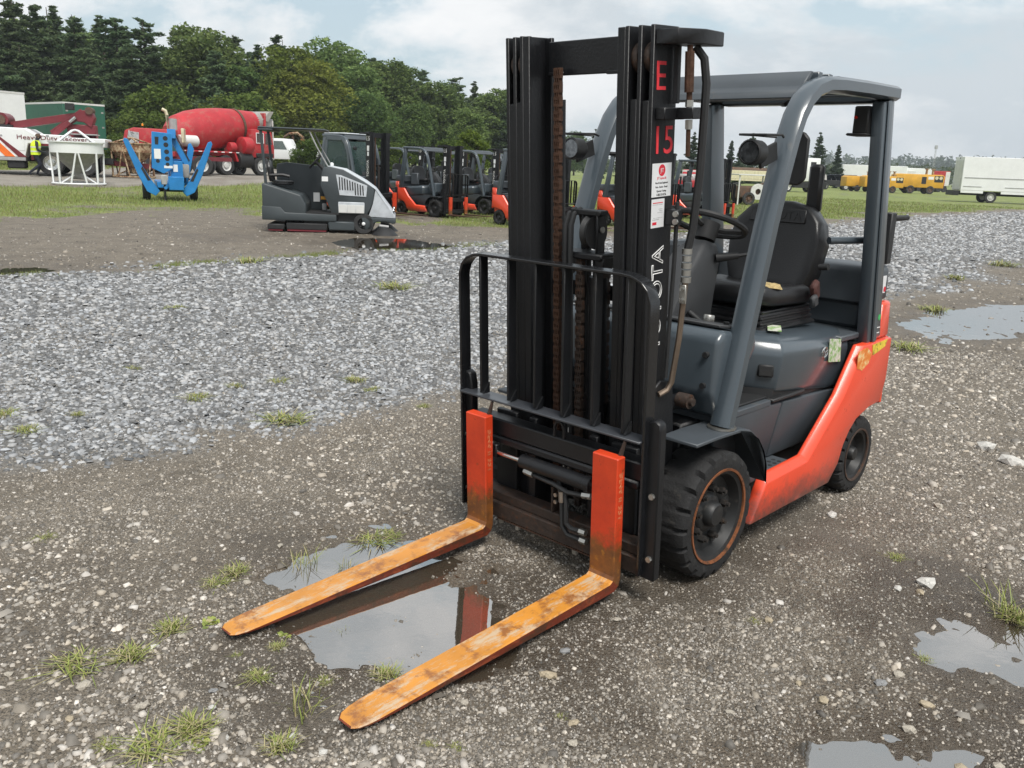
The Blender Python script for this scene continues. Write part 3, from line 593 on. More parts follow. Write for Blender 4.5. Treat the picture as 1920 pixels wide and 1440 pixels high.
TUFTS = [(538, 790, 70, 1, 'low bright grass tuft in dirt left of the far fork shank'), (570, 1055, 60, 3, 'tall grass tuft at the puddle edge beyond the far fork'), (440, 1075, 50, 2, 'grass tuft in the mud above the far fork tip'), (405, 1095, 45, 1, 'grass patch above left of the far fork tip'),
    (320, 1180, 60, 2, 'grass tuft left of the far fork tip'), (395, 1170, 50, 4, 'broad leaved weed touching the far fork tip'), (245, 1230, 70, 2, 'grass tuft on gravel left of the far fork tip'), (140, 1245, 80, 1, 'thin spreading grass on gravel at far left'),
    (530, 1190, 36, 4, 'small broad leaved weed against the far fork blade'), (570, 1330, 90, 3, 'tall pale grass tuft left of the near fork tip'), (640, 1178, 40, 1, 'grass sprig standing in the puddle between the forks'), (725, 1262, 60, 2, 'grass tuft on the near rim of the puddle between forks'),
    (480, 1268, 45, 1, 'low grass in the mud between the two fork tips'), (360, 1370, 90, 2, 'grass clump near the bottom left'), (290, 1405, 100, 1, 'spreading grass clump on the bottom edge at left'), (375, 1395, 60, 4, 'leafy weed on the bottom edge at left'),
    (525, 1395, 70, 2, 'dry tinged grass tuft below the near fork tip'), (700, 1010, 70, 1, 'weed sprigs standing in the puddle behind the far fork'), (650, 1060, 40, 3, 'single thin sprig in the puddle by the far fork'), (735, 1000, 36, 1, 'weed sprig at the back of the puddle'),
    (85, 1010, 30, 1, 'tiny yellowish grass tuft at the left edge on dirt'), (370, 755, 40, 1, 'small tuft in the grey stone near its front edge'), (440, 732, 30, 2, 'brownish tuft in the grey stone'), (523, 720, 34, 1, 'yellow green tuft in the grey stone left of the mast'),
    (665, 720, 40, 2, 'yellowish tuft in the grey stone nearer the mast'), (700, 735, 30, 1, 'small tuft at the stone edge near the mast'), (50, 815, 40, 1, 'grass tuft in the stone at the left edge'), (145, 785, 26, 2, 'small tuft in the stone at left'), (8, 785, 40, 1, 'grass tuft cut by the left edge of the picture'),
    (250, 697, 24, 1, 'tiny tuft within the grey stone'), (795, 763, 24, 1, 'tiny tuft on the dirt left of the far fork shank'), (1880, 1150, 70, 3, 'grass at the right edge above the muddy puddle'), (1905, 1160, 60, 2, 'grass tuft cut by the right edge'),
    (1415, 1166, 22, 1, 'sprig of grass beside a tan stone'), (1730, 1230, 30, 1, 'small tuft at the left rim of the muddy puddle'), (1680, 1048, 30, 1, 'small tuft on dirt right of the truck'), (1050, 1345, 26, 1, 'tiny tuft near the bottom centre'), (805, 1395, 30, 2, 'small grass tuft below the near fork'),
    (860, 1400, 34, 1, 'low grass below the near fork blade'), (1750, 580, 40, 1, 'grass patch left of the far right puddle'), (1700, 655, 60, 1, 'grass patch in front of the far right puddle'), (1880, 500, 40, 1, 'grass patch on the gravel at the right edge'), (1790, 525, 30, 2, 'small grass patch on gravel right of the truck'),
    (610, 1275, 30, 1, 'small sprig in the mud left of the near fork'), (450, 1225, 24, 1, 'tiny tuft in the mud below the far fork tip'), (520, 1215, 34, 2, 'grass sprig in the wet mud beside the far fork'), (200, 1395, 40, 1, 'thin grass near the bottom left corner'), (470, 495, 50, 1, 'grass patch along the back edge of the grey stone'),
    (740, 545, 60, 1, 'faint grass patch within the grey stone behind the forks'), (330, 583, 30, 1, 'small green patch in the grey stone at left')]
for i, (px, py, w, k, lab) in enumerate(TUFTS):
    p = G(px, py); d = math.hypot(p.x, p.y); s = w / FPX * d / (.115 if k != 4 else .15)
    o = obj('grass_tuft' if k != 4 else 'leafy_weed', TM[k], M['blade']); o.scale = (s, s, s * (.62 if k != 3 else .85)); o.rotation_euler = (0, 0, i * 1.3)
    o.location = (p.x, p.y, float(height(np.array([p.x]), np.array([p.y]))[0]) - .004); tag(o, lab, 'grass tuft' if k != 4 else 'weed', 'tufts growing in the dirt')
# back edge of the stone strip: a dense low fringe
tx = RS.rand(26000); ex = np.interp(tx, np.linspace(0, 1, 9), [-60, 220, 300, 420, 560, 640, 740, 830, 960]); ey = np.interp(ex, [-60, 220, 380, 560, 740, 960], [518, 508, 494, 482, 468, 458]) + RS.normal(0, 3.2, len(ex))
gp = [G(a, b) for a, b in zip(ex[:9000], ey[:9000])]; X = np.array([p.x for p in gp]); Y = np.array([p.y for p in gp])
k = fbm(X, Y, 1.1, 3, 90) > .50; X, Y = X[k], Y[k]
o = blades('fringe_grass', X, Y, RS.uniform(.03, .07, len(X)), np.full(len(X), .008), grass_cols(len(X), .3)); o['label'] = 'thin green fringe along the back edge of the grey stone'; o['category'] = 'grass'
# ------------------------------------------------------------------ forklift
def RYM(deg, piv=(0, 0, .26)): return Matrix.Translation(piv) @ Matrix.Rotation(rad(deg), 4, 'Y') @ Matrix.Translation([-c for c in piv])
def tyre_mesh(c, r, rim, w, sgn, lugs=18, seg=6, depth=.016):
    n = lugs * seg; b = MB(); rings = []
    prof = [(rim, .004), (r - .030, 0), (r - .010, .006), (r, .022), (r, w * .30), (r, w * .70), (r, w - .022), (r - .010, w - .006), (r - .030, w), (rim, w - .004), (rim - .004, w * .5)]
    for k in range(n):
        a = 2 * math.pi * k / n; ring = []
        for i, (rr, h) in enumerate(prof):
            ph = (k + (seg // 2 if i < 5 else 0)) % seg
            if ph == 0 and i in (2, 3, 6, 7): rr -= depth * 1.6
            if ph == 0 and i in (4, 5): rr -= depth * .35
            y = c[1] + sgn * (h - w); ring.append((c[0] + rr * math.cos(a), y, c[2] + rr * math.sin(a)))
        rings.append(ring)
    rings.append(rings[0]); return b.loft(rings, cap=False)
def wheel(parent, c, r, rim, w, sgn, full, ring='rim_rust', nuts=9, name='wheel'):
    """c = centre of the outer face"""
    t = tyre_mesh(c, r, rim, w, sgn, 20 if full else 12, 6 if full else 4).build(name, M['rubber'], parent)
    y0 = c[1]
    MB().lathe([(rim - .004, -.012), (rim - .004, .0), (rim + .006, .002), (rim + .006, -.012), (rim - .004, -.012)], (c[0], y0, c[2]), 'y', 40 if full else 20, sgn, False).build('rim_ring', M[ring], t)
    MB().lathe([(rim - .003, -w + .01), (rim - .003, -.008), (rim - .02, -.014), (rim - .035, -.055), (rim * .44, -.060), (rim * .40, -.050), (rim * .36, -.046), (.001, -.046)], (c[0], y0, c[2]), 'y', 40 if full else 20, sgn).build('rim', M['rim_black'], t)
    hub = MB().lathe([(rim * .28, -.05), (rim * .27, -.020), (rim * .22, -.010), (.001, -.008)], (c[0], y0, c[2]), 'y', 20, sgn).build('hub', M['rim_black'], t)
    if full and nuts:
        for k in range(nuts):
            a = 2 * math.pi * k / nuts + .2; q = (c[0] + rim * .56 * math.cos(a), y0 - sgn * .06, c[2] + rim * .56 * math.sin(a)); q2 = (q[0], y0 - sgn * .032, q[2])
            MB().cyl(q, q2, .0155, n=6).cyl(q2, (q[0], y0 - sgn * .020, q[2]), .009, n=8).build('wheel_nut', M['nut'], t)
        for k in range(5):
            a = 2 * math.pi * k / 5 + .5; q = (c[0] + rim * .735 * math.cos(a), y0 - sgn * .0570, c[2] + rim * .735 * math.sin(a))
            MB().cyl(q, (q[0], y0 - sgn * .0535, q[2]), .020, n=12).build('rim_hole', M['black_print'], t)
    return t
def rail(y0, y1, x0, x1, z0, z1, zf, tw=.016, tf=.018):
    """mast rail of channel section; web on the y0 side, front flange only up to zf"""
    b = MB(); s = 1 if y1 > y0 else -1
    lo, hi = min(y0, y0 + s * tw), max(y0, y0 + s * tw); b.box((x0, lo, z0), (x1, hi, z1))
    lo, hi = min(y0 + s * tw, y1), max(y0 + s * tw, y1); b.box((x0 + .0005, lo, z0), (x0 + tf, hi, z1 - .002)); b.box((x1 - tf, lo, z0), (x1 - .0005, hi, zf)); return b
def chain(x, y, z0, z1, w=.030, full=True):
    b = MB()
    if not full: return b.box((x - .012, y - w / 2, z0), (x + .012, y + w / 2, z1))
    p = .0254; z = z0; k = 0
    while z < z1:
        for yy in ((-w / 2, -w / 6, w / 6, w / 2) if k % 2 else (-w / 3, 0, w / 3)):
            b.cbox((x, y + yy, z), (.020, .004, p * 1.45))
        b.cyl((x, y - w * .58, z + p / 2), (x, y + w * .58, z + p / 2), .0045, n=6)
        z += p; k += 1
    return b
def fork_mesh(ys, X0=.5126, F0=.121, L=1.17, H=.49, hw=.059):
    # stations: front/top edge point, back/bottom edge point, half width, material of (top, side, bottom)
    st = [((X0, F0 + H), (X0 - .046, F0 + H), hw, 1), ((X0, F0 + .17), (X0 - .046, F0 + .17), hw, 1), ((X0, F0 + .06), (X0 - .046, F0 + .05), hw, 2), ((X0, F0 + .022), (X0 - .045, F0 + .0), hw, 2),
          ((X0 + .006, F0 + .008), (X0 - .034, F0 - .030), hw, 2), ((X0 + .020, F0), (X0 - .008, F0 - .045), hw, 0), ((X0 + .10, F0), (X0 + .08, F0 - .044), hw, 0), ((X0 + .45, F0), (X0 + .45, F0 - .036), hw, 0),
          ((X0 + .85, F0), (X0 + .85, F0 - .024), hw, 0), ((X0 + L - .10, F0), (X0 + L - .10, F0 - .015), hw * .99, 0), ((X0 + L - .05, F0 - .001), (X0 + L - .05, F0 - .013), hw * .93, 0), ((X0 + L - .018, F0 - .002), (X0 + L - .018, F0 - .012), hw * .78, 0), ((X0 + L, F0 - .004), (X0 + L, F0 - .011), hw * .50, 0)]
    b = MB(); rings = []
    for (fx, fz), (bx, bz), w, m in st: rings.append([(fx, ys - w, fz), (fx, ys + w, fz), (bx, ys + w, bz), (bx, ys - w, bz)])
    b.loft(rings)
    mats = []
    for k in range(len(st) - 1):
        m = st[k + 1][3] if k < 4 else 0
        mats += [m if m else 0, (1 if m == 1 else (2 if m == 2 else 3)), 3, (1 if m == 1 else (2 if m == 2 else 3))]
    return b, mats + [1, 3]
def build_forklift(root, full=True, tm=4.2, tcar=3.0428, backrest=True, fork_dark=False):
    P = M['paint_grey']; MMt = RYM(tm); MCt = RYM(tcar)
    # --- chassis
    fr = MB().box((-1.22, -.36, .12), (.02, .33, .60)).box((.02, -.26, .16), (.12, .26, .52)).build('chassis', M['mast_black'], root, .01)
    MB().cyl((0, -.33, .262), (0, .33, .262), .085, n=16).build('axle', M['mast_black'], fr)
    # --- counterweight and red sills
    sill = [(-1.275, .798), (-1.10, .575), (-.80, .331), (-.43, .318), (-.316, .126), (-1.08, .135), (-1.165, .215), (-1.2, .304), (-1.255, .37), (-1.32, .418), (-1.46, .455), (-1.60, .465), (-1.64, .58), (-1.64, .80)]
    cw = []
    for z, k in ((.30, .97), (.40, 1), (.62, 1), (.80, .97), (.815, .93)):
        cw.append([(x * k - (1 - k) * 1.4 if x < -1.3 else x, y * k, z) for x, y in ((-1.23, -.36), (-1.62, -.36), (-1.735, -.30), (-1.76, -.15), (-1.76, .15), (-1.735, .30), (-1.62, .36), (-1.23, .36))])
    c = MB().loft(cw).build('counterweight', M['paint_red'], root, .012)
    for s in (-1, 1):
        so_ = [(x - (.030 if i < 2 else .012 if i == 2 else 0), z - (.012 if i == 1 else .026 if i in (2, 3) else 0)) for i, (x, z) in enumerate(sill)]
        MB().loft([[(x, s * .452, z) for x, z in sill], [(x, s * .470, z) for x, z in sill], [(x, s * .505, z) for x, z in so_]]).build('side_sill', M['paint_red'], root, .007, seg=2)
        MB().prism([(-1.29, .47), (-1.29, .80), (-1.64, .80), (-1.64, .47)], 'y', s * .361, s * .451).build('arch_liner', M['mast_black'], c)
        # corner between sill and rear face, and the raised rear pillar
        MB().loft([[(-1.641, s * .362, z0), (-1.641, s * .498, z0), (-1.70, s * .455, z0), (-1.745, s * .362, z0)] for z0 in (.44, .58, .80)]).build('rear_corner', M['paint_red'], c, .01)
        MB().loft([[(-1.50, s * .40, .802), (-1.50, s * .485, .802), (-1.66, s * .475, .802), (-1.735, s * .42, .802)], [(-1.56, s * .40, .98), (-1.56, s * .468, .98), (-1.68, s * .458, .98), (-1.735, s * .41, .98)]]).build('rear_pillar', M['paint_red'], c, .01)
    MB().box((-1.53, -.44, .8165), (-1.165, .44, .846)).build('rear_deck', M['paint_grey_dull'], c, .006)
    MB().box((-1.73, -.40, .8468), (-1.45, .40, .985)).build('rear_bulkhead', M['paint_grey_dull'], c, .02)
    rc = MB().loft([[(-1.40, -.42, .986), (-1.71, -.42, .986), (-1.745, -.36, .986), (-1.745, .36, .986), (-1.71, .42, .986), (-1.40, .42, .986)], [(-1.42, -.42, 1.14), (-1.70, -.42, 1.14), (-1.735, -.36, 1.14), (-1.735, .36, 1.14), (-1.70, .42, 1.14), (-1.42, .42, 1.14)],
                    [(-1.44, -.40, 1.165), (-1.69, -.40, 1.165), (-1.715, -.34, 1.165), (-1.715, .34, 1.165), (-1.69, .40, 1.165), (-1.44, .40, 1.165)]]).build('rear_cover', M['paint_grey_dull'], root, .008)
    # --- floor, side panels, step
    for s, poly in ((-1, [(-.12, .45), (-.12, .628), (-1.24, .565), (-.80, .317), (-.45, .317), (-.30, .40)]), (1, [(-.12, .45), (-.12, .628), (-.665, .600), (-.665, .317), (-.45, .317), (-.30, .40)]), (1, [(-.672, .6005), (-1.235, .572), (-1.235, .317), (-.672, .317)])):
        def yy(z, s=s): return s * (.368 + .052 * max(0, min(1, (z - .32) / .28)))
        MB().loft([[(x, s * .30, z) for x, z in poly], [(x, yy(z), z) for x, z in poly]]).build('side_panel', M['paint_grey_dull'], root, .012, seg=2)
    MB().box((-.55, -.42, .600), (-.10, .42, .628)).build('floor_plate', M['paint_grey_dull'], root, .004)
    mt_ = MB().box((-.56, -.40, .629), (-.12, .395, .640)); mt_.prism([(-.561, .36), (-.561, .425), (-.86, .425), (-.90, .405), (-.90, .36)], 'z', .612, .628)
    mt_.build('floor_mat', M['plastic'], root, .004)
    for s in (-1, 1):
        st = MB().box((-.74, min(s * .345, s * .451), .285), (-.37, max(s * .345, s * .451), .316)).build('step', M['paint_grey_dull'], root, .006)
        if full:
            for i in range(7):
                for j in range(2):
                    MB().prism(ngon_xz(-.42 - i * .043, s * (.400 + j * .028), .010, 8), 'z', .3162, .3175).build('step_hole', M['black_print'], st)
    # --- fenders
    for s in (-1, 1):
        path = [(.215, .605), (.06, .607), (-.10, .604), (-.18, .588), (-.25, .545), (-.31, .48), (-.345, .41), (-.36, .33)]
        out = path + [(x - .012 if i > 2 else x, z - .014) for i, (x, z) in reversed(list(enumerate(path)))]
        MB().prism(out, 'y', s * .365, s * .527).build('fender', M['paint_grey_dull'], root, .003)
    # --- cowl and dashboard
    cl = MB().prism([(.0, .74), (-.01, .96), (-.05, .995), (-.30, .955), (-.32, .90), (-.12, .64), (-.06, .64)], 'y', -.445, .445).build('cowl', P, root, .02, seg=3)
    MB().prism([(-.065, .9995), (-.065, 1.012), (-.315, .975), (-.315, .96)], 'y', -.41, .41).build('dash_top', M['plastic_grey'], cl, .003)
    if full:
        for y, z in ((.40, .90), (.40, .775), (-.40, .90), (-.40, .775), (.12, .90)):
            MB().cyl((-.01, y, z), (.012, y, z), .012, n=10).build('bolt', M['plastic'], cl)
        for y in (.36, .05): MB().cyl((-.20, y, .985), (-.20, y, 1.004), .012, n=10).build('bolt', M['plastic'], cl)
        MB().cyl((-.26, .24, .975), (-.265, .24, 1.01), .024, n=14).build('switch_knob', M['zinc'], cl, .003)
    # --- hood
    base = [(-.50, .28), (-.585, .42), (-1.26, .42), (-1.42, .36)]
    def ring(z, dy, dx):
        h = [(x - (dx if x < -1 else -dx) * (-1 if x > -1 else -1) * (1 if x < -1 else -1) * 0, y) for x, y in base]
        h = [(base[0][0] - dx, base[0][1] + dy), (base[1][0] - dx, base[1][1] + dy), (base[2][0] + dx * .4, base[2][1] + dy), (base[3][0] + dx, base[3][1] + dy)]
        return [(x, y, z - (.045 if z > .75 else .085) * max(0, (-.5 - x)) / .7) for x, y in h] + [(x, -y, z - (.045 if z > .75 else .085) * max(0, (-.5 - x)) / .7) for x, y in reversed(h)]
    hd = MB().loft([ring(.665, -.012, .012), ring(.69, -.006, .006), ring(.82, .014, -.006), ring(.85, .012, 0), ring(.885, -.008, .015), ring(.907, -.045, .045), ring(.915, -.10, .09)]).build('hood', P, root, .010, seg=2)
    MB().loft([[(-.49, -.26, .60), (-.575, -.40, .60), (-1.34, -.40, .58), (-1.34, .40, .58), (-.575, .40, .60), (-.49, .26, .60)], [(-.50, -.27, .668), (-.585, -.405, .668), (-1.30, -.405, .63), (-1.30, .405, .63), (-.585, .405, .668), (-.50, .27, .668)]]).build('hood_seal', M['plastic'], root)
    # --- seat
    st = MB(); yc = .03
    for i, (z, k) in enumerate(((.90, 1.0), (.915, 1.04), (.93, .97), (.945, 1.03), (.96, .96), (.975, 1.0), (.99, .97))):
        pass
    bel = [[(-.93 + sx * .25 * k, yc + sy * .235 * k, z) for sx, sy in ((-1, -1), (1, -1), (1, 1), (-1, 1))] for z, k in ((.888, 1.06), (.905, 1.08), (.915, .98), (.930, 1.04), (.940, .96), (.955, 1.02), (.965, .95), (.985, 1.0))]
    seat = MB().loft(bel).build('seat', M['vinyl'], root, .006)
    cu = []
    for z, k in ((.985, .90), (1.0, .985), (1.035, 1.0), (1.065, .97), (1.078, .90)):
        cu.append([(-.92 + .27 * k * (abs(math.cos(a)) ** .35) * (1 if math.cos(a) > 0 else -1), yc + .255 * k * (abs(math.sin(a)) ** .35) * (1 if math.sin(a) > 0 else -1), z + .012 * abs(math.sin(a)) + .02 * math.cos(a)) for a in [2 * math.pi * i / 28 for i in range(28)]])
    MB().loft(cu).build('seat_cushion', M['vinyl'], seat, smooth=60)
    def back_ring(x, k, bol=0.0):
        o = []
        out = [(-.20, .0), (-.235, .10), (-.25, .25), (-.225, .35), (-.16, .425), (-.06, .45), (.06, .45), (.16, .425), (.225, .35), (.25, .25), (.235, .10), (.20, .0)]
        for y, z in out: o.append((x + (bol if abs(y) > .19 else 0), yc + y * k, 1.03 + .225 + (z - .225) * k))
        return o
    lean = Matrix.Translation((-1.14, 0, 1.04)) @ Matrix.Rotation(rad(-11), 4, 'Y') @ Matrix.Translation((1.14, 0, -1.04))
    bk = MB().loft([back_ring(-1.225, .90), back_ring(-1.21, 1.0), back_ring(-1.15, 1.0), back_ring(-1.115, .965, .012), back_ring(-1.105, .90, .006), back_ring(-1.112, .74, 0)]).xf(lean).build('seat_back', M['vinyl'], seat, smooth=60)
    if full:
        MB().box((-1.112, yc - .15, 1.365), (-1.1035, yc + .15, 1.435)).xf(lean).build('seat_badge', M['vinyl'], seat, .004)
        letter('brand_seat', lean @ frame((-1.1035, yc, 1.400), (0, 1, 0), (0, 0, 1)), M['plastic'], seat)
        foam = MB().loft([[(-.775 + .080 * k * math.cos(a), yc + .172 + .075 * k * math.sin(a) - .02 * math.cos(a), z + .014 * math.cos(a) * k) for a in [2 * math.pi * i / 13 for i in range(13)]] for z, k in ((1.085, 1.05), (1.104, .9), (1.110, .6), (1.106, .2))]); rr = random.Random(3)
        foam.v = [(x + rr.uniform(-.008, .008), y + rr.uniform(-.008, .008), z + rr.uniform(-.004, .006)) for x, y, z in foam.v]
        fo = foam.build('torn_foam', M['foam'], seat); fo['label'] = 'yellow foam showing through the torn seat cover'
        bb = MB().cbox((-1.08, .315, 1.06), (.07, .035, .10), (0, .5, .2)).build('belt_reel', M['belt'], seat, .012); MB().cbox((-1.05, .33, 1.015), (.05, .03, .06), (0, .3, 0)).build('belt_buckle', M['plastic_grey'], seat, .01)
        MB().cyl((-1.13, .30, 1.17), (-1.13, .345, 1.175), .016, n=12).build('recline_knob', M['plastic'], seat)
    MB().cbox((-1.275, .165, 1.535), (.045, .075, .235), (0, .03, 0)).build('restraint_post', M['vinyl'], seat, .015)
    MB().cyl((-1.20, .30, 1.295), (-1.44, .425, 1.30), .018, n=10).build('grab_bar', P, root)
    # --- steering
    col = MB().loft([[(-.20, -.09, .96), (-.20, .09, .96), (-.52, .10, .93), (-.52, -.10, .93)], [(-.28, -.085, 1.10), (-.28, .085, 1.10), (-.55, .09, 1.06), (-.55, -.09, 1.06)], [(-.42, -.075, 1.25), (-.42, .075, 1.25), (-.60, .075, 1.21), (-.60, -.075, 1.21)], [(-.50, -.05, 1.30), (-.50, .05, 1.30), (-.60, .05, 1.28), (-.60, -.05, 1.28)]]).build('steering_column', M['plastic_grey'], root, .02, seg=2)
    C0 = Vector((-.585, 0, 1.365)); ax = Vector((-.36, 0, .93)).normalized(); ux = Vector((0, 1, 0)); vx = ax.cross(ux)
    sw = MB().tube([C0 + (ux * math.cos(a) + vx * math.sin(a)) * .168 for a in [2 * math.pi * k / 32 for k in range(32)]], .0145, 8, ax, True).build('steering_wheel', M['plastic'], col)
    sp = MB().cyl(C0 - ax * .075, C0 + ax * .005, .05, .055, n=16)
    for k in range(3):
        a = 2 * math.pi * k / 3 + .5; q = C0 + (ux * math.cos(a) + vx * math.sin(a)) * .165; sp.tube([C0 - ax * .02, C0.lerp(q, .5) - ax * .018, q], .013, 6, ax)
    sp.build('wheel_hub', M['plastic'], col)
    kn = C0 - ux * .165 + ax * .03
    MB().lathe([(.001, -.02), (.012, -.02), (.012, .005), (.024, .015), (.024, .035), (.001, .045)], tuple(kn), 'z', 12).build('steering_knob', M['plastic'], col)
    MB().cyl((-.54, .08, 1.22), (-.60, .16, 1.235), .022, .014, 10).tube([(-.60, .16, 1.235), (-.63, .20, 1.245), (-.66, .25, 1.25)], .009, 6).build('shift_lever', M['plastic'], col)
    MB().tube([(-.32, .10, 1.0), (-.37, .18, .93), (-.38, .20, .86)], .016, 6).cbox((-.385, .21, .85), (.02, .06, .09), (0, .4, 0)).build('brake_lever', M['plastic'], col, .004)
    for k in range(4):
        y = -.20 - k * .045; MB().tube([(-.42, y, .98), (-.45, y, 1.14), (-.50, y, 1.26)], .007, 6).cyl((-.50, y, 1.255), (-.515, y, 1.30), .017, .013, 8).build('control_lever', M['plastic'], root)
    MB().cbox((-.95, -.36, 1.08), (.28, .10, .34)).build('control_console', M['paint_grey_dull'], root, .02)
    # --- overhead guard
    og = MB()
    prof = [(.033 * cx, .043 * cy) for cx, cy in ((-1, -.55), (-.6, -1), (.6, -1), (1, -.55), (1, .55), (.6, 1), (-.6, 1), (-1, .55))]
    for s in (-1, 1):
        path = [(-.055, .468, .612), (-.115, .468, .86), (-.185, .466, 1.15), (-.25, .463, 1.40), (-.312, .46, 1.60), (-.362, .457, 1.735), (-.405, .455, 1.82), (-.46, .453, 1.885), (-.53, .451, 1.930), (-.62, .45, 1.956), (-.75, .45, 1.966), (-1.0, .45, 1.974), (-1.34, .45, 1.980)]
        og.sweep([(x, s * y, z) for x, y, z in path], prof, (0, 1, 0) if True else (0, 0, 1))
    g = og.build('overhead_guard', P, root, smooth=50)
    for s in (-1, 1):
        rp = MB(); a0 = Vector((-1.262, s * .448, 1.945)); a1 = Vector((-1.455, s * .455, .80))
        d = (a1 - a0).normalized(); n = Vector((d.z, 0, -d.x)) * -1
        for off, hw, hy in ((0, .062, .030),):
            rp.loft([[a0 + n * hw + Vector((0, hy, 0)), a0 - n * hw + Vector((0, hy, 0)), a0 - n * hw - Vector((0, hy, 0)), a0 + n * hw - Vector((0, hy, 0))], [a1 + n * (hw + .02) + Vector((0, hy, 0)), a1 - n * (hw + .02) + Vector((0, hy, 0)), a1 - n * (hw + .02) - Vector((0, hy, 0)), a1 + n * (hw + .02) - Vector((0, hy, 0))]])
        r_ = rp.build('rear_post', P, g, .012, seg=2)
        b0, b1 = a0 + n * .012 + Vector((0, s * .030, 0)), a1 + n * .02 + Vector((0, s * .030, 0))
        MB().loft([[b0 + n * .02, b0 - n * .02, b0 - n * .02 + Vector((0, s * .012, 0)), b0 + n * .02 + Vector((0, s * .012, 0))], [b1 + n * .024, b1 - n * .024, b1 - n * .024 + Vector((0, s * .012, 0)), b1 + n * .024 + Vector((0, s * .012, 0))]]).build('post_rib', P, g, .006)
        if full: MB().prism(ngon_xz(-.055, s * .468, .058, 12), 'z', .6075, .614).build('post_foot', M['zinc'], g)
    MB().prism([(-.47, 1.895), (-.485, 1.925), (-.52, 1.945), (-.53, 1.965), (-.575, 2.008), (-.60, 2.008), (-.56, 1.955), (-.56, 1.895)], 'y', -.418, .418).build('front_header', M['paint_grey_dull'], g, .004)
    MB().box((-1.36, -.418, 1.935), (-1.28, .418, 2.005)).build('rear_header', P, g, .01)
    for k in range(7):
        x = -.66 - k * .095; MB().box((x - .018, -.419, 1.962), (x + .018, .419, 2.012)).build('roof_bar', P, g, .003)
    # --- lamps, mirrors, strobe
    for s in (-1, 1):
        y = s * .455; lb = MB().lathe([(.001, -.055), (.03, -.055), (.046, -.03), (.048, .03), (.042, .034), (.040, .026), (.001, .022)], (-.135, y - s * .015, 1.672), 'x', 20).build('work_lamp', M['plastic'], root)
        MB().lathe([(.001, .0275), (.034, .0275), (.039, .030)], (-.135, y - s * .015, 1.672), 'x', 20).build('lamp_lens', M['glass_lamp'], lb)
        if full:
            MB().tube([(-.10, y - .06, 1.735), (-.10, y + .05, 1.735), (-.22, y + .05, 1.74), (-.29, y + .02, 1.735)], .005, 6).tube([(-.10, y - .06, 1.735), (-.22, y - .06, 1.738), (-.29, y - .01, 1.735)], .005, 6).build('lamp_guard', M['plastic'], lb)
            MB().cbox((-.22, y, 1.665), (.13, .012, .07), (0, .3, 0)).build('lamp_bracket', M['plastic'], lb, .003)
        mr = [(s * ((.425 if s > 0 else .405) + y2 * .062), 1.66 + z2 * .105) for y2, z2 in ((-1, -.75), (-.6, -1), (.6, -1), (1, -.75), (1, .75), (.6, 1), (-.6, 1), (-1, .75))]
        MB().prism(mr, 'x', -.50, -.482).build('mirror', M['plastic'], root, .006)
        MB().tube([(-.33, s * .455, 1.66), (-.42, s * .43, 1.66), (-.485, s * .41, 1.655)], .010, 6).build('mirror_arm', M['plastic'], root)
    MB().cbox((-1.235, .385, 1.855), (.10, .07, .125)).cbox((-1.235, .375, 1.79), (.125, .10, .012)).build('alarm_box', M['plastic'], g, .006)
    MB().cyl((-1.18, .365, 1.865), (-1.17, .365, 1.866), .007, n=8).build('indicator', M['lens_red'], g)
    if full: MB().cbox((-.72, .30, 1.915), (.10, .05, .05)).tube([(-.66, .33, 1.925), (-.65, .28, 1.885), (-.70, .24, 1.89)], .012, 6).build('roof_lamp_bracket', M['mast_black'], g, .004)
    # --- gas bottle bracket and grip behind the rear post
    MB().cbox((-1.66, .40, 1.30), (.06, .05, .26)).cyl((-1.66, .40, 1.40), (-1.80, .44, 1.405), .016, n=8).build('tank_bracket', M['plastic'], root, .008)
    MB().cyl((-1.60, -.30, 1.32), (-1.60, .32, 1.32), .15, n=20).build('gas_tank', M['paint_grey_dull'], root, .02) if False else None
    # --- wheels
    for s in (-1, 1):
        wheel(root, (0, s * .53, .262), .262, .192, .195, s, full, ring='rim_rust' if full else 'rim_black')
        wheel(root, (-1.425, s * .492, .203), .203, .135, .155, s, full, 'rim_black_rust' if full else 'rim_black', nuts=0)
    # --- mast
    MB_ = M['mast_black']; parts = []
    mast = None
    for (yo, yi, x0, x1, zf, nm) in ((.345, .302, .150, .292, 1.845, 'outer_rail'), (.300, .257, .158, .300, 1.850, 'middle_rail'), (.254, .206, .166, .310, 2.083, 'inner_rail')):
        for s in (-1, 1):
            b = rail(s * yo, s * yi, x0, x1, .06 if nm == 'outer_rail' else .12, 2.085, zf if full else 2.08)
            o = b.build('mast' if mast is None else nm, MB_, mast or root, .002 if full else 0, m=MMt)
            if mast is None: mast = o
            if full and nm != 'inner_rail':
                MB().lathe([(.001, -.013), (.046, -.013), (.05, -.008), (.05, .008), (.046, .013), (.001, .013)], (x1 - .052, s * (yi + .008), 1.985), 'y', 28).build('mast_roller', M['rust_dark'], mast, m=MMt)
    MB().box((.17, -.200, 1.945), (.205, .200, 2.066)).box((.205, -.196, 1.945), (.215, -.12, 1.958)).box((.206, .09, 1.94), (.225, .19, 1.953)).build('top_tie', MB_, mast, .003, m=MMt)
    for lo, hi in (((.148, -.30, .30), (.163, .30, .46)), ((.163, -.20, .62), (.175, .20, .70)), ((.145, -.34, 1.10), (.149, .34, 1.16))): MB().box(lo, hi).build('cross_tie', MB_, mast, .003, m=MMt)
    for s in (-1, 1):
        MB().cyl((.105, s * .245, .10), (.105, s * .245, 1.86), .034, n=14).cyl((.105, s * .245, 1.86), (.105, s * .245, 2.02), .022, n=12).build('lift_cylinder', MB_, mast, m=MMt)
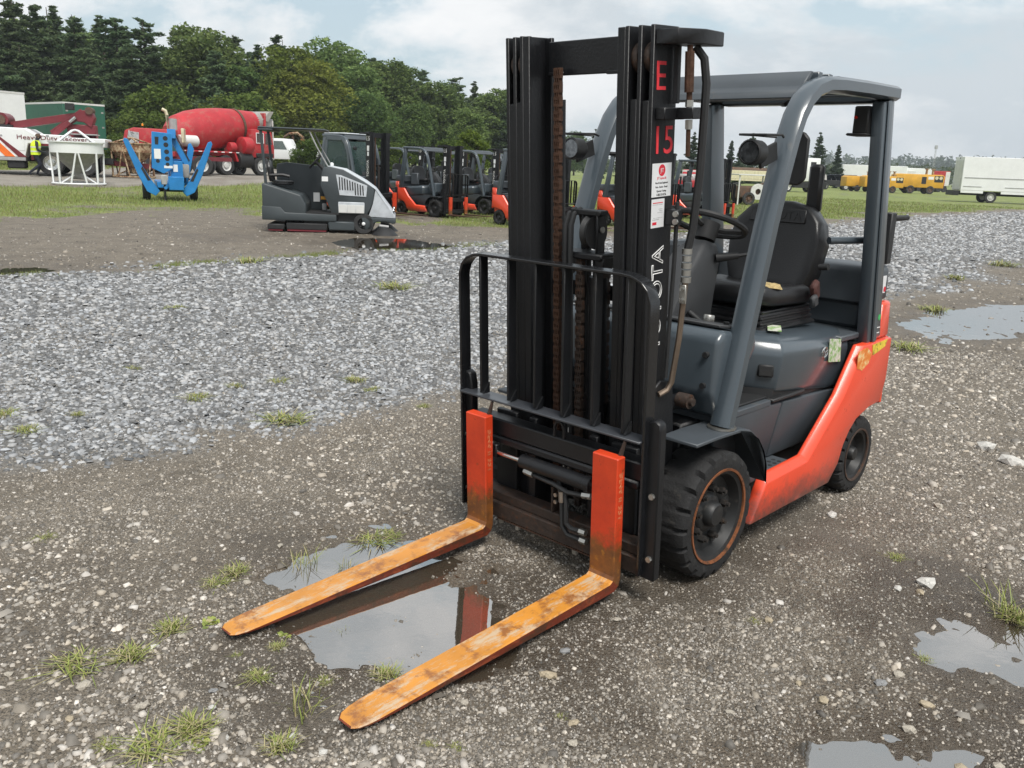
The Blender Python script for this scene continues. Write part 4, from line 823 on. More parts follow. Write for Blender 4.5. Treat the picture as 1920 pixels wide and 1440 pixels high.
    MB().cyl((.20, .055, .22), (.20, .055, 1.20), .040, n=16).cyl((.20, .055, 1.20), (.20, .055, 1.27), .024, n=14).build('free_lift_cylinder', MB_, mast, m=MMt)
    MB().cbox((.225, .02, 1.285), (.09, .20, .026)).cbox((.225, -.055, 1.262), (.07, .04, .05)).cbox((.225, .10, 1.262), (.07, .045, .05)).build('chain_yoke', MB_, mast, .006, m=MMt)
    if full:
        MB().cbox((.225, .02, 1.447), (.05, .155, .02)).cbox((.225, .005, 1.40), (.04, .012, .10)).cbox((.225, .078, 1.37), (.05, .012, .17)).build('sheave_yoke', MB_, mast, .004, m=MMt)
        sh = MB().lathe([(.015, -.014), (.050, -.014), (.066, -.016), (.056, 0), (.066, .016), (.050, .014), (.015, .014)], (.225, .045, 1.375), 'y', 28).build('hose_sheave', M['plastic'], mast, m=MMt)
        MB().lathe([(.001, 0), (.012, 0), (.012, .006), (.001, .006)], (.225, .086, 1.385), 'y', 10).build('sheave_bolt', M['zinc'], mast, m=MMt)
        for a in (-.062, .10):
            MB().lathe([(.008, -.012), (.030, -.012), (.024, 0), (.030, .012), (.008, .012)], (.235, a, 1.235), 'y', 20).build('chain_sheave', M['rust_dark'], mast, m=MMt)
    MB().box((.255, -.100, .20), (.275, -.095, 1.9)).xf(MMt) 
    chain(.245, -.118, .25, 1.955, .026, full).build('lift_chain', M['rust'], mast, m=MMt)
    chain(.250, .003, .25, 1.27, .028, full).build('lift_chain', M['rust_dark'], mast, m=MMt)
    if full: chain(.185, .075, .68, 1.28, .034, full).build('lift_chain', M['rust_dark'], mast, m=MMt)
    for dy in ((-.052, -.026) if full else (-.04,)):
        h = MB().tube([(.27, dy, .33), (.272, dy, .8), (.275, dy, 1.30), (.272, dy, 1.40), (.255, dy, 1.44), (.22, dy, 1.455), (.18, dy, 1.43), (.165, dy, 1.36), (.16, dy, 1.1), (.16, dy, .5)], .0105, 8, (0, 1, 0)).build('mast_hose', M['plastic'], mast, m=MMt)
        if full:
            for k in range(24): MB().box((.2802, dy - .0012, .40 + k * .040), (.2816, dy + .0012, .414 + k * .040 + .006 * (k % 3))).build('hose_print', M['white_print'], h, m=MMt)
    # brackets, stop bolt and hoses on the outer side
    for s in ((1,) if full else (1, -1)):
        MB().prism([(.286, s * .346), (.272, s * .425), (.150, s * .455), (-.01, s * .425), (.10, s * .346)], 'z', 2.022, 2.070).build('top_bracket', MB_, mast, .003, m=MMt)
    if full:
        MB().box((.168, .352, 1.835), (.186, .372, 2.0215)).build('bracket_bar', M['plastic_grey'], mast, .002, m=MMt)
        MB().box((.150, .346, 1.782), (.275, .385, 1.822)).box((.155, .385, 1.783), (.205, .450, 1.8215)).build('bracket', MB_, mast, .003, m=MMt)
        MB().cyl((.185, .425, 1.66), (.19, .425, 1.78), .008, n=8).cyl((.19, .425, 1.822), (.20, .425, 2.02), .010, n=8).cyl((.195, .425, 1.87), (.20, .425, 2.0), .016, n=8).build('chain_anchor', M['rust'], mast, m=MMt)
        MB().cyl((.187, .425, 1.75), (.188, .425, 1.781), .014, n=6).cyl((.19, .425, 1.823), (.19, .425, 1.845), .014, n=6).build('anchor_nut', M['zinc'], mast, m=MMt)
        MB().tube([(.13, .40, 2.02), (.11, .425, 1.98), (.105, .435, 1.90), (.11, .43, 1.6), (.125, .42, 1.40), (.135, .41, 1.33)], .015, 8, (1, 0, 0)).build('side_hose', M['plastic'], mast, m=MMt)
        cr = MB()
        for k in range(5): cr.cyl((.137, .41, 1.335 - k * .026), (.138, .41, 1.315 - k * .026), .019 - .002 * (k % 2), n=10)
        cr.build('hose_crimp', M['zinc'], mast, m=MMt)
        MB().tube([(.14, .41, 1.215), (.15, .40, 1.0), (.165, .385, .83), (.18, .375, .80), (.22, .365, .79)], .0115, 8, (1, 0, 0)).build('steel_pipe', M['steel_pipe'], mast, m=MMt)
        MB().tube([(.16, .375, 1.5), (.165, .375, 1.3), (.185, .37, .85)], .009, 6, (1, 0, 0)).build('side_hose', M['plastic'], mast, m=MMt)
        pc = MB().box((.165, .346, 1.42), (.195, .40, 1.475)).build('pipe_clamp', MB_, mast, .003, m=MMt)
        for z in (1.435, 1.462): MB().cyl((.196, .395, z), (.204, .395, z), .011, n=8).build('clamp_bolt', M['zinc'], mast, m=MMt)
        MB().box((.150, .398, 1.135), (.160, .425, 1.205)).build('pipe_clamp', M['zinc'], mast, .002, m=MMt)
        for z in (1.15, 1.19): MB().cyl((.160, .411, z), (.167, .411, z), .008, n=8).build('clamp_bolt', M['chrome'], mast, m=MMt)
    # mast foot plates, tilt cylinders
    for s in (-1, 1):
        MB().prism([(.10, .40), (.27, .40), (.27, .80), (.20, .84), (.12, .82), (.10, .6)], 'y', s * .347, s * .362).build('mast_foot_plate', MB_, mast, .004, m=MMt)
        MB().cyl((.10, s * .30, .70), (-.30, s * .28, .66), .032, n=12).build('tilt_cylinder', MB_, root)
        if full: MB().cyl((.06, s * .33, .715), (.06, s * .385, .715), .030, n=12).cyl((.06, s * .385, .715), (.06, s * .40, .715), .016, n=10).build('tilt_pin', M['rust_dark'], root)
    # --- carriage
    cb = MB().box((.36, -.452, .512), (.432, .452, .585)).build('carriage', MB_, root, .006, m=MCt)
    MB().box((.36, -.452, .135), (.430, .452, .205)).box((.345, -.45, .205), (.415, .45, .248)).build('lower_bar', M['rust_dark'] if full else MB_, cb, .005, m=MCt)
    MB().box((.40, -.44, .476), (.437, .44, .511)).build('shift_rail', MB_, cb, .008, m=MCt)
    for y in (-.31, -.16, .16, .31):
        MB().box((.335, y - .06 if abs(y) > .2 else y - .02, .249), (.358, y + .06 if abs(y) > .2 else y + .02, .60)).build('carriage_plate', MB_, cb, .004, m=MCt)
    for s in (-1, 1):
        MB().prism([(s * .453, .13), (s * .453, .70), (s * .463, .745), (s * .49, .758), (s * .512, .745), (s * .516, .72), (s * .516, .13)], 'x', .385, .425).build('end_plate', MB_, cb, .005, m=MCt)
        if full:
            for z in (.22, .47): MB().cyl((.425, s * .495, z), (.436, s * .495, z), .012, n=6).build('end_bolt', M['zinc'], cb, m=MCt)
    if full:
        cy = MB().cyl((.446, -.135, .443), (.446, .225, .443), .029, n=18).cyl((.446, .205, .443), (.446, .235, .443), .033, n=18).build('shift_cylinder', MB_, cb, .002, m=MCt)
        MB().cyl((.446, -.27, .443), (.446, -.135, .443), .0105, n=10).build('shift_rod', M['chrome'], cb, m=MCt); MB().cyl((.446, .235, .443), (.446, .30, .443), .0105, n=10).build('shift_rod', M['chrome'], cb, m=MCt)
        MB().cbox((.446, -.285, .45), (.03, .03, .06)).build('rod_bracket', MB_, cb, .004, m=MCt)
        for pth in ([(.44, .06, .41), (.45, .085, .35), (.45, .09, .23), (.45, .12, .20), (.45, .20, .20)], [(.44, .09, .39), (.455, .112, .34), (.455, .115, .25), (.455, .14, .235), (.455, .20, .24)], [(.45, -.08, .402), (.46, .05, .40), (.46, .12, .385), (.455, .22, .395)]):
            MB().tube(pth, .010, 8).build('shift_hose', M['plastic'], cb, m=MCt)
        for a, b_ in (((.45, -.115, .405), (.455, -.065, .404)), ((.45, .085, .33), (.45, .083, .375)), ((.45, .185, .20), (.45, .215, .20)), ((.455, .185, .239), (.455, .215, .24)), ((.455, .195, .394), (.452, .235, .40))):
            MB().cyl(a, b_, .0135, n=6).build('hose_fitting', M['zinc'], cb, m=MCt)
        MB().tube([(.425, .022, .585), (.425, .022, .625), (.425, .032, .645), (.425, .048, .65), (.425, .062, .642), (.425, .070, .622), (.425, .070, .585)], .007, 6, (1, 0, 0)).build('lifting_eye', MB_, cb, m=MCt)
        MB().box((.365, .0, .25), (.42, .012, .36)).build('chain_bracket', M['rust_dark'], cb, .003, m=MCt)
        for z in (.305, .335): MB().cyl((.42, .03, z), (.428, .03, z), .009, n=8).build('chain_bolt', M['zinc'], cb, m=MCt)
        MB().box((.38, -.30, .135), (.428, .30, .128)).build('wear_strip', M['rust'], cb, m=MCt)
        for y in (-.30, -.20, .12): MB().cyl((.40, y, .10), (.40, y, .128), .014, n=8).build('lower_bolt', M['zinc'], cb, m=MCt)
    # --- load backrest
    if backrest:
        X0, X1 = .395, .452; t = .011
        pth = [(.4925, .145), (.4925, 1.10), (.4925, 1.175), (.478, 1.215), (.45, 1.243), (.41, 1.258), (.37, 1.262), (0, 1.262)]
        pth = [(y - .031, z) for y, z in pth[:-1]] + pth[-1:] + [(-y, z) for y, z in reversed(pth[:-1])]
        path3 = [((X0 + X1) / 2, y, z) for y, z in pth]
        w2 = (X1 - X0) / 2
        br = MB().sweep(path3, [(-w2, -t / 2), (w2, -t / 2), (w2, t / 2), (-w2, t / 2)], (1, 0, 0))
        # side vector is path x up; make the flat of the bar face along y
        br = MB(); rings = []
        for i, (y, z) in enumerate(pth):
            a = pth[max(0, i - 1)]; b_ = pth[min(len(pth) - 1, i + 1)]; d = Vector((b_[0] - a[0], b_[1] - a[1])).normalized(); n = Vector((-d.y, d.x)) * t / 2
            rings.append([(X0, y - n.x, z - n.y), (X1, y - n.x, z - n.y), (X1, y + n.x, z + n.y), (X0, y + n.x, z + n.y)])
        br.loft(rings); bo = br.build('load_backrest', M['gloss_black'] if full else MB_, root, .002, m=MCt)
        for y in (-.374, -.216, -.072, .072, .219, .363):
            MB().box((.405, y - .006, .683), (.448, y + .006, 1.256)).build('backrest_bar', MB_, bo, .0015, m=MCt)
            if full: MB().prism([(.446, .681), (.408, .681), (.408, .725)], 'y', y + .0065, y + .0145).build('gusset', MB_, bo, m=MCt)
        MB().box((.388, -.4865, .668), (.466, .455, .677)).box((.388, -.4865, .640), (.397, .455, .6675)).build('backrest_crossbar', M['crossbar_sky_sheen'] if full else MB_, bo, .002, m=MCt)
    # --- forks
    for s in (-1, 1):
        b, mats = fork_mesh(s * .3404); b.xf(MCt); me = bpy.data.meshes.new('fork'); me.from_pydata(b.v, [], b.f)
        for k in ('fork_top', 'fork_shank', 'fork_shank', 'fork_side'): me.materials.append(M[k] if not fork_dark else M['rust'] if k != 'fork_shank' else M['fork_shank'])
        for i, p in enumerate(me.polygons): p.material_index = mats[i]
        bm = bmesh.new(); bm.from_mesh(me); bmesh.ops.recalc_face_normals(bm, faces=bm.faces)
        bmesh.ops.bevel(bm, geom=[e for e in bm.edges if e.calc_face_angle(0) > rad(60)], offset=.004, segments=1, affect='EDGES', material=-1); bm.to_mesh(me); bm.free()
        fo = obj('fork', me, None, root)
        if full:
            letter('fork_a', MCt @ frame((.489, s * .3404 + .0595, .46), (0, 0, -1), (1, 0, 0)), M['chalk'], fo, stretch=(.66, .42))
            MB().cyl((.47, s * .3404 + .035, .60), (.462, s * .3404 + .05, .665), .011, .006, 6).build('fork_pin', M['rust_dark'], fo, m=MCt)
    # --- lettering and stickers
    if full:
        for k, z in (('E', 1.92), ('15', 1.71)): letter(k, MMt @ frame((.248 if k == 'E' else .222, .3458, z), (-1, 0, 0), (0, 0, 1)), M['stencil_red'], mast, stretch=(1.0, 1))
        letter('brand_outline', MMt @ frame((.226, .3462, 1.150), (0, 0, 1), (1, 0, 0)), M['white_print'], mast)
        s1 = MB().box((.164, .3455, 1.522), (.280, .3462, 1.637)).build('sticker', M['sticker'], mast, m=MMt)
        MB().lathe([(.001, 0), (.020, 0), (.020, .0006), (.001, .0006)], (.222, .3462, 1.613), 'y', 20).build('sticker_badge', M['red_print'], mast, m=MMt)
        letter('dealer', MMt @ frame((.222, .3470, 1.612), (-1, 0, 0), (0, 0, 1)), M['sticker'], mast, stretch=(.55, .7))
        for k, z in (('l1', 1.586), ('l2', 1.570), ('l3', 1.556), ('l4', 1.542), ('l5', 1.529)): letter(k, MMt @ frame((.222, .3465, z), (-1, 0, 0), (0, 0, 1)), M['black_print'] if k != 'l1' else M['red_print'], mast, stretch=(.62, .8))
        s2 = MB().box((.200, .3455, 1.415), (.278, .3462, 1.515)).build('sticker', M['sticker'], mast, m=MMt)
        for i, (x0, x1, z0, z1) in enumerate(((.21, .27, 1.500, 1.503), (.21, .27, 1.494, 1.497), (.21, .235, 1.478, 1.481), (.21, .23, 1.472, 1.475), (.21, .24, 1.466, 1.469), (.21, .265, 1.448, 1.451), (.23, .27, 1.442, 1.445), (.245, .27, 1.425, 1.435))):
            MB().box((x0, .3462, z0), (x1, .3466, z1)).build('sticker_print', M['red_print'] if i in (0, 7) else M['sticker_grey'], mast, m=MMt)
        yh = .437
        for (r0, r1, xs, zs) in ((.020, .0225, 1, 1), (.011, .013, .8, 1.5)):
            pass
        em = MB(); cx, cz = -1.0, .790
        def oval(a, b_, oz=0.0): return [(cx + a * math.cos(q), .0, cz + oz + b_ * math.sin(q)) for q in [2 * math.pi * k / 24 for k in range(24)]]
        for a, b_, oz in ((.031, .022, 0), (.011, .021, 0), (.024, .0085, .010)):
            em.tube([(x, yh + .001, z) for x, _, z in oval(a * 1.0, b_ * 1.15, oz)], .0016, 4, (0, 1, 0), True)
        em.build('emblem', M['chrome'], hd)
        MB().prism([(-1.055, .735), (-1.04, .85), (-1.17, .835), (-1.19, .72)], 'y', .4345, .4375).build('sticker', M['sticker_worn'], hd)
        LT = frame((-.553, .376, .752), (-.52, .855, 0), (0, 0, 1)); MB().box((-.034, -.028, -.012), (.034, .028, .010)).build('hood_latch', M['plastic'], hd, .006, m=LT)
        MB().box((-.024, -.020, .0102), (.024, .004, .0112)).build('latch_recess', M['black_print'], hd, m=LT)
        MB().cbox((-.72, .31, .916), (.16, .06, .002), (0, 0, .5)).build('sticker', M['sticker_worn'], hd)
        MB().prism([(-1.235, .69), (-1.225, .775), (-1.33, .785), (-1.40, .745), (-1.37, .70), (-1.30, .672)], 'y', .5055, .5065).build('sticker', M['sticker_orange'], root)
        MB().prism([(-1.41, .735), (-1.39, .79), (-1.58, .80), (-1.56, .765), (-1.47, .745)], 'y', .5057, .5066).build('sticker', M['sticker_yellow'], root)
        MB().box((-1.675, .4205, 1.02), (-1.60, .4215, 1.11)).build('sticker', M['sticker'], rc)
        MB().cyl((-1.49, .4875, 1.06), (-1.49, .4885, 1.06), .014, n=12).build('decal', M['red_print'], g); MB().cyl((-1.475, .4875, .92), (-1.475, .4885, .92), .016, n=12).build('decal', M['decal_green'], g)
        for z in (.865, .838): MB().box((-1.50, .4875, z), (-1.42, .4885, z + .005)).build('decal', M['white_print'], g)
    else:
        for s in (-1, 1):
            letter('brand_far', MMt @ frame((.225, s * .3465, 1.19), (0, 0, 1), (s, 0, 0)), M['white_print'], mast)
            letter('ES', MMt @ frame((.225, s * .3465, 1.92), (-s, 0, 0), (0, 0, 1)), M['white_print'], mast, stretch=(.6, 1))
            MB().box((.19, s * .3455 if s > 0 else -.3465, 1.62), (.27, s * .3465 if s > 0 else -.3455, 1.75)).build('sticker', M['sticker'], mast, m=MMt)
            MB().box((.20, s * .3455 if s > 0 else -.3465, 1.50), (.26, s * .3465 if s > 0 else -.3455, 1.60)).build('sticker', M['sticker'], mast, m=MMt)
    return root
lift = thing('forklift', 'red and charcoal forklift in the foreground with orange forks lowered to the ground', 'forklift', (.4651, 3.6207, 0), rad(-133.5064), 'forklifts on the yard')
build_forklift(lift)
lift.location.z = -.004
# ------------------------------------------------------------------ trees
def leaf_mat(name):
    m = bpy.data.materials.new(name); m.use_nodes = True; t = m.node_tree; N = t.nodes; L = t.links.new; N.clear()
    o = N.new('ShaderNodeOutputMaterial'); at = N.new('ShaderNodeVertexColor'); at.layer_name = 'col'; oi = N.new('ShaderNodeObjectInfo')
    hs = N.new('ShaderNodeHueSaturation'); r1 = N.new('ShaderNodeMapRange'); r1.inputs['To Min'].default_value = .478; r1.inputs['To Max'].default_value = .512; L(oi.outputs['Random'], r1.inputs[0]); L(r1.outputs[0], hs.inputs['Hue'])
    r2 = N.new('ShaderNodeMapRange'); r2.inputs['To Min'].default_value = .75; r2.inputs['To Max'].default_value = 1.25
    mm = N.new('ShaderNodeMath'); mm.operation = 'MULTIPLY'; mm.inputs[1].default_value = 7.13; fr = N.new('ShaderNodeMath'); fr.operation = 'FRACT'; L(oi.outputs['Random'], mm.inputs[0]); L(mm.outputs[0], fr.inputs[0]); L(fr.outputs[0], r2.inputs[0]); L(r2.outputs[0], hs.inputs['Value'])
    L(at.outputs[0], hs.inputs['Color']); d = N.new('ShaderNodeBsdfDiffuse'); tr = N.new('ShaderNodeBsdfTranslucent'); mx = N.new('ShaderNodeMixShader'); mx.inputs[0].default_value = .36
    L(hs.outputs[0], d.inputs[0]); L(hs.outputs[0], tr.inputs[0]); L(d.outputs[0], mx.inputs[1]); L(tr.outputs[0], mx.inputs[2]); L(mx.outputs[0], o.inputs[0]); return m
M['leaf'] = leaf_mat('leaf'); M['bark'] = mat('bark', (.075, .058, .045), .9, var=.35, scale=2, bump=.6, bump_scale=6)
def leaf_cloud(P, size, cols, elong=1.0, down=0.0, rs=None):
    """one small leaf-clump face (a bent quad) at each point"""
    rs = rs or RS; n = len(P); a = rs.normal(0, 1, (n, 3)); a[:, 2] *= .6; a /= np.linalg.norm(a, axis=1)[:, None] + 1e-9
    b = rs.normal(0, 1, (n, 3)); b -= (b * a).sum(1)[:, None] * a; b /= np.linalg.norm(b, axis=1)[:, None] + 1e-9
    s = size * rs.uniform(.55, 1.35, n); a = a * (s * elong)[:, None]; b = b * (s * .6)[:, None]; a[:, 2] -= down * s
    c = np.cross(a, b); c /= np.linalg.norm(c, axis=1)[:, None] + 1e-9; c *= (s * .25)[:, None]
    V = np.stack([P - a, P - b * .8 + c, P + a * .9, P + b + c * .6], 1).reshape(-1, 3); F = np.arange(4 * n).reshape(-1, 4); return V, F, np.repeat(cols, 4, 0)
def cols_between(n, a, b, rs, jit=.12): t = rs.rand(n, 1); return np.clip((np.array(a) * (1 - t) + np.array(b) * t) * rs.uniform(1 - jit, 1 + jit, (n, 1)), .004, 1)
def trunk_mb(h, r, rs, limbs=()):
    b = MB(); pts = [(0, 0, 0)]; x = y = 0
    for k in range(1, 9): x += rs.normal(0, h * .006); y += rs.normal(0, h * .006); pts.append((x, y, h * k / 8))
    rings = []
    for k, p in enumerate(pts):
        rr = r * (1 - .9 * k / 8) * (1.25 if k == 0 else 1); rings.append([(p[0] + rr * math.cos(q), p[1] + rr * math.sin(q), p[2]) for q in [2 * math.pi * i / 7 for i in range(7)]])
    b.loft(rings)
    for (p0, p1, r0) in limbs: b.cyl(p0, p1, r0, r0 * .25, 5)
    return b
def conifer(seed, h, w, n, dense, c0, c1, bare=.1, power=.85):
    rs = np.random.RandomState(seed); pts = []; limbs = []
    levels = int(h / .62)
    for i in range(levels):
        t = i / levels; z = h * (bare + (1 - bare) * t); R = w * (1 - t) ** power * (.8 + .4 * rs.rand()) + .15
        nb = max(4, int(9 * (1 - t * .5))); a0 = rs.uniform(0, 6.28)
        for k in range(nb):
            if rs.rand() < .16: continue
            a = a0 + 6.283 * k / nb + rs.normal(0, .22); L_ = R * rs.uniform(.55, 1.15); up = rs.uniform(.0, .30) * (1 if t > .4 else .4) - .10
            z = h * (bare + (1 - bare) * (i + rs.uniform(-.6, .6)) / levels); e = np.array([math.cos(a) * L_, math.sin(a) * L_, z + L_ * up]); limbs.append(((0, 0, z), tuple(e * np.array([.9, .9, 1]) + np.array([0, 0, 0])), .035 + .03 * (1 - t)))
            m = max(3, int(n * L_ / (levels * nb * w * .55))); q = rs.rand(m) ** .75
            P = np.stack([e[0] * q, e[1] * q, z + (e[2] - z) * q + .10 * L_ * q * q], 1) + rs.normal(0, 1, (m, 3)) * np.array([.19, .19, .12]) * (.35 + L_ * .34); pts.append(P)
    P = np.concatenate(pts); V, F, C = leaf_cloud(P, dense, cols_between(len(P), c0, c1, rs), 1.3, .25, rs)
    return np_mesh('crown', V, F, C), trunk_mb(h * .97, h * .013 + .05, rs, limbs[::3]).mesh('trunk')
def broadleaf(seed, h, w, n, size, c0, c1, base=.18, lobes=16):
    rs = np.random.RandomState(seed); pts = []; limbs = []
    for i in range(lobes):
        t = (i + .5) / lobes; a = i * 2.4 + rs.normal(0, .4); prof = math.sin(math.pi * (.16 + .80 * t)) ** .7
        z = h * (base + (1 - base) * (.10 + .80 * t)); R = w * prof * rs.uniform(.30, .72); c = np.array([math.cos(a) * R, math.sin(a) * R, z]); r = w * rs.uniform(.34, .52) * (.75 + .35 * prof)
        limbs.append(((0, 0, max(h * .12, z - R * 1.2)), tuple(c), .06 + h * .004))
        m = n // lobes; d = rs.normal(0, 1, (m, 3)); d /= np.linalg.norm(d, axis=1)[:, None]; rad_ = r * (1 - .55 * rs.rand(m) ** 2.2); nz = .62 + .75 * fbm(d[:, 0] * 2.2 + i * 7, d[:, 2] * 2.2 + d[:, 1] * 1.7 + seed, 1.6, 3, i); P = c + d * (rad_ * nz)[:, None] * np.array([1.08, 1.08, .85]) + rs.normal(0, .10, (m, 3))
        # break the lobe into sprays
        g = fbm(P[:, 0] * 1 + seed, P[:, 2] * 1 + P[:, 1] * .7, 1.0, 3, seed); k = g > .43; pts.append(P[k])
    P = np.concatenate(pts); V, F, C = leaf_cloud(P, size, cols_between(len(P), c0, c1, rs), 1.0, .1, rs)
    return np_mesh('crown', V, F, C), trunk_mb(h * .75, h * .014 + .05, rs, limbs).mesh('trunk')
PINE_A, PINE_B = (.070, .116, .060), (.150, .205, .100); OAK_A, OAK_B = (.080, .138, .048), (.175, .245, .082); YEL_A, YEL_B = (.12, .155, .032), (.22, .255, .06); LIME_A, LIME_B = (.075, .125, .022), (.14, .19, .04)
PROTO = {}
for i in range(4): PROTO['pine%d' % i] = conifer(100 + i, 15, (2.6, 3.1, 2.3, 3.4)[i], 32000, .145, PINE_A, PINE_B, .10, (.8, .65, .95, .6)[i])
for i in range(4): PROTO['oak%d' % i] = broadleaf(200 + i, 14, (4.2, 3.6, 4.8, 3.9)[i], 26000, .205, OAK_A, OAK_B, .12, (17, 15, 20, 18)[i])
for i in range(2): PROTO['yel%d' % i] = broadleaf(300 + i, 14, 4.6, 26000, .205, YEL_A, YEL_B, .12, 18)
for i in range(2): PROTO['bush%d' % i] = broadleaf(400 + i, 5, 2.2, 12000, .14, (.06, .10, .025), (.13, .175, .045), .02, 14)
PROTO['lime0'] = broadleaf(500, 6, 1.9, 10000, .13, LIME_A, LIME_B, .06, 12)
for i in range(3): PROTO['spruce%d' % i] = conifer(600 + i, 12, (2.9, 2.6, 3.3)[i], 17000, .17, (.036, .062, .036), (.075, .11, .055), .02, .95)
TREEN = [0]
def tree(kind, px, top, dist, label, hscale=1.0, group='trees of the wood behind the yard', wmul=1.0):
    """a tree whose top the photograph shows at (px, top), dist metres off"""
    p = AT(px, top, dist); z0 = zat(p.x, p.y); h = (p.z - z0); ph = {'pine': 15, 'oak': 14, 'yel': 14, 'bush': 5, 'lime': 6, 'spru': 12}[kind[:4].rstrip('0123456789')]
    t = thing({'pine': 'pine_tree', 'oak': 'broadleaf_tree', 'yel': 'broadleaf_tree', 'bush': 'bush', 'lime': 'young_tree', 'spru': 'spruce_tree'}[kind[:4].rstrip('0123456789')], label, 'bush' if kind.startswith('bush') else 'tree', (p.x, p.y, z0 - .05), TREEN[0] * 1.7, group)
    TREEN[0] += 1; s = h / ph; t.scale = (s * wmul, s * wmul, s)
    c, tr = PROTO[kind]; obj('crown', c, M['leaf'], t); obj('trunk', tr, M['bark'], t); return t
FRONT = [ # kind, px, top y, dist, label
    ('pine1', -40, -10, 84, 'dark pine cut by the left edge of the picture, above the white trailer'), ('pine0', 18, -14, 88, 'tallest dark pine at the left edge behind the white trailer'), ('pine3', 62, 6, 92, 'dark pine second from the left above the green trailer'), ('pine2', 100, 4, 96, 'slim pine rising behind the green trailer'),
    ('pine0', 136, 18, 92, 'pine whose top leans over the right end of the green trailer'), ('pine2', 182, 22, 97, 'narrow pine between the green trailer and the red cab'), ('pine1', 212, 26, 90, 'pine directly above the rusty hopper'), ('pine3', 268, 34, 88, 'broad pine above the red cab, standing clear'),
    ('pine3', 236, 92, 84, 'dark pine low behind the exhaust stack'), ('oak0', 372, 42, 92, 'tall tree with spreading top above the mixer drum'), ('pine0', 437, 56, 95, 'pointed pine above the neck of the mixer drum'), ('pine1', 402, 90, 88, 'shorter dark pine above the red drum'),
    ('pine2', 480, 78, 100, 'thin pine left of the yellow green broad tree'), ('yel0', 545, 84, 92, 'yellow green broad tree above the sweeper'), ('yel1', 582, 110, 88, 'second yellow green tree leaning right above the cab forklift'), ('pine3', 520, 66, 106, 'dark pine top behind the yellow green tree'),
    ('oak2', 628, 74, 104, 'tall open tree right of the yellow green one'), ('oak3', 668, 118, 98, 'leafy tree above the cabbed forklift mast'), ('oak0', 722, 108, 110, 'grey green tree above the gap between forklifts'), ('pine1', 700, 104, 116, 'pine top behind the grey green trees'),
    ('oak1', 762, 120, 112, 'rounded tree above the nearest parked forklift'), ('pine0', 792, 122, 122, 'thin pine above the parked forklift mast'), ('oak2', 822, 152, 115, 'broad tree right of the parked forklift mast'), ('pine3', 856, 144, 124, 'dark pine above the lime green sapling'),
    ('pine2', 890, 148, 126, 'pine left of the foreground mast'), ('oak3', 925, 162, 120, 'tree touching the left edge of the foreground mast'), ('pine0', 950, 160, 130, 'pine hidden half behind the foreground mast'), ('pine1', 316, 96, 94, 'dark tree filling the gap left of the spreading top'),
    ('pine1', 160, 84, 86, 'dark pine just behind the green trailer'), ('pine3', 40, 78, 86, 'dark shorter pine low behind the white trailer'), ('oak1', 455, 118, 90, 'leafy tree behind the mixer hopper'), ('oak2', 690, 172, 92, 'low leafy tree behind the cabbed forklift'), ('oak1', 600, 186, 86, 'dark tree low behind the sweeper roof'), ('oak0', 776, 190, 100, 'dark low tree behind the parked forklift roof'),
    ('oak3', 880, 200, 104, 'dark low tree behind the second parked forklift'), ('pine1', 330, 84, 100, 'pine in the dip left of the spreading top'), ('oak1', 985, 190, 124, 'tree seen between the foreground mast rails at left'), ('oak2', 1080, 246, 190, 'distant tree seen through the mast opening')]
for a in FRONT: tree(a[0], a[1], a[2], a[3], a[4], wmul=1.35 if a[0].startswith('pine') else 1.2)
BACK = [(px, ty, 118 + 8 * (i % 3)) for i, (px, ty) in enumerate(((-10, 20), (40, 30), (85, 36), (160, 52), (235, 62), (300, 86), (350, 84), (410, 76), (465, 92), (505, 100), (565, 118), (605, 108), (645, 104), (685, 124), (740, 132), (780, 146), (840, 166), (905, 172), (960, 182)))]
for i, (px, ty, d) in enumerate(BACK): tree(('pine1', 'oak3', 'pine3', 'oak1')[i % 4], px, ty, d, 'dark tree behind others, its top ' + ('at the far left edge', 'over the white trailer', 'over the gap by the green trailer', 'over the green trailer end', 'over the rusty hopper', 'over the exhaust stack', 'over the drum back', 'over the drum front', 'over the drum mouth', 'over the sweeper seat', 'over the sweeper roof', 'over the glazed cab', 'over the cab mast', 'right of the cab mast', 'over the first parked forklift', 'over the first parked mast', 'over the sapling', 'by the tall mast', 'behind the tall mast')[i], group='hidden second rank of the wood', wmul=1.25)
for k, px, ty, d, lab in (('bush0', 300, 162, 80, 'light green bush left of the mixer drum'), ('bush1', 340, 200, 78, 'bush touching the left of the red drum'), ('bush0', 460, 178, 82, 'bright bush above the middle of the red drum'), ('bush1', 205, 225, 74, 'dark bush right of the green trailer'), ('bush0', 262, 205, 78, 'bush behind the red cab'),
    ('bush1', 420, 185, 84, 'dark bush above the red drum'), ('bush0', 575, 262, 70, 'bush behind the sweeper seat'), ('bush1', 616, 228, 76, 'bush with yellow tint behind the sweeper roof'), ('bush0', 222, 250, 72, 'low bush beside the rusty hopper'), ('lime0', 882, 240, 60, 'lime green sapling behind the parked forklifts'), ('bush1', 840, 262, 66, 'low bush between two parked forklifts'), ('bush0', 740, 268, 70, 'low bush behind the nearest parked forklift'), ('bush1', 650, 265, 72, 'low bush behind the cabbed forklift'), ('bush0', 520, 255, 80, 'bush behind the mixer cab')):
    tree(k, px, ty, d, lab, group='bushes along the wood edge', wmul=1.2)
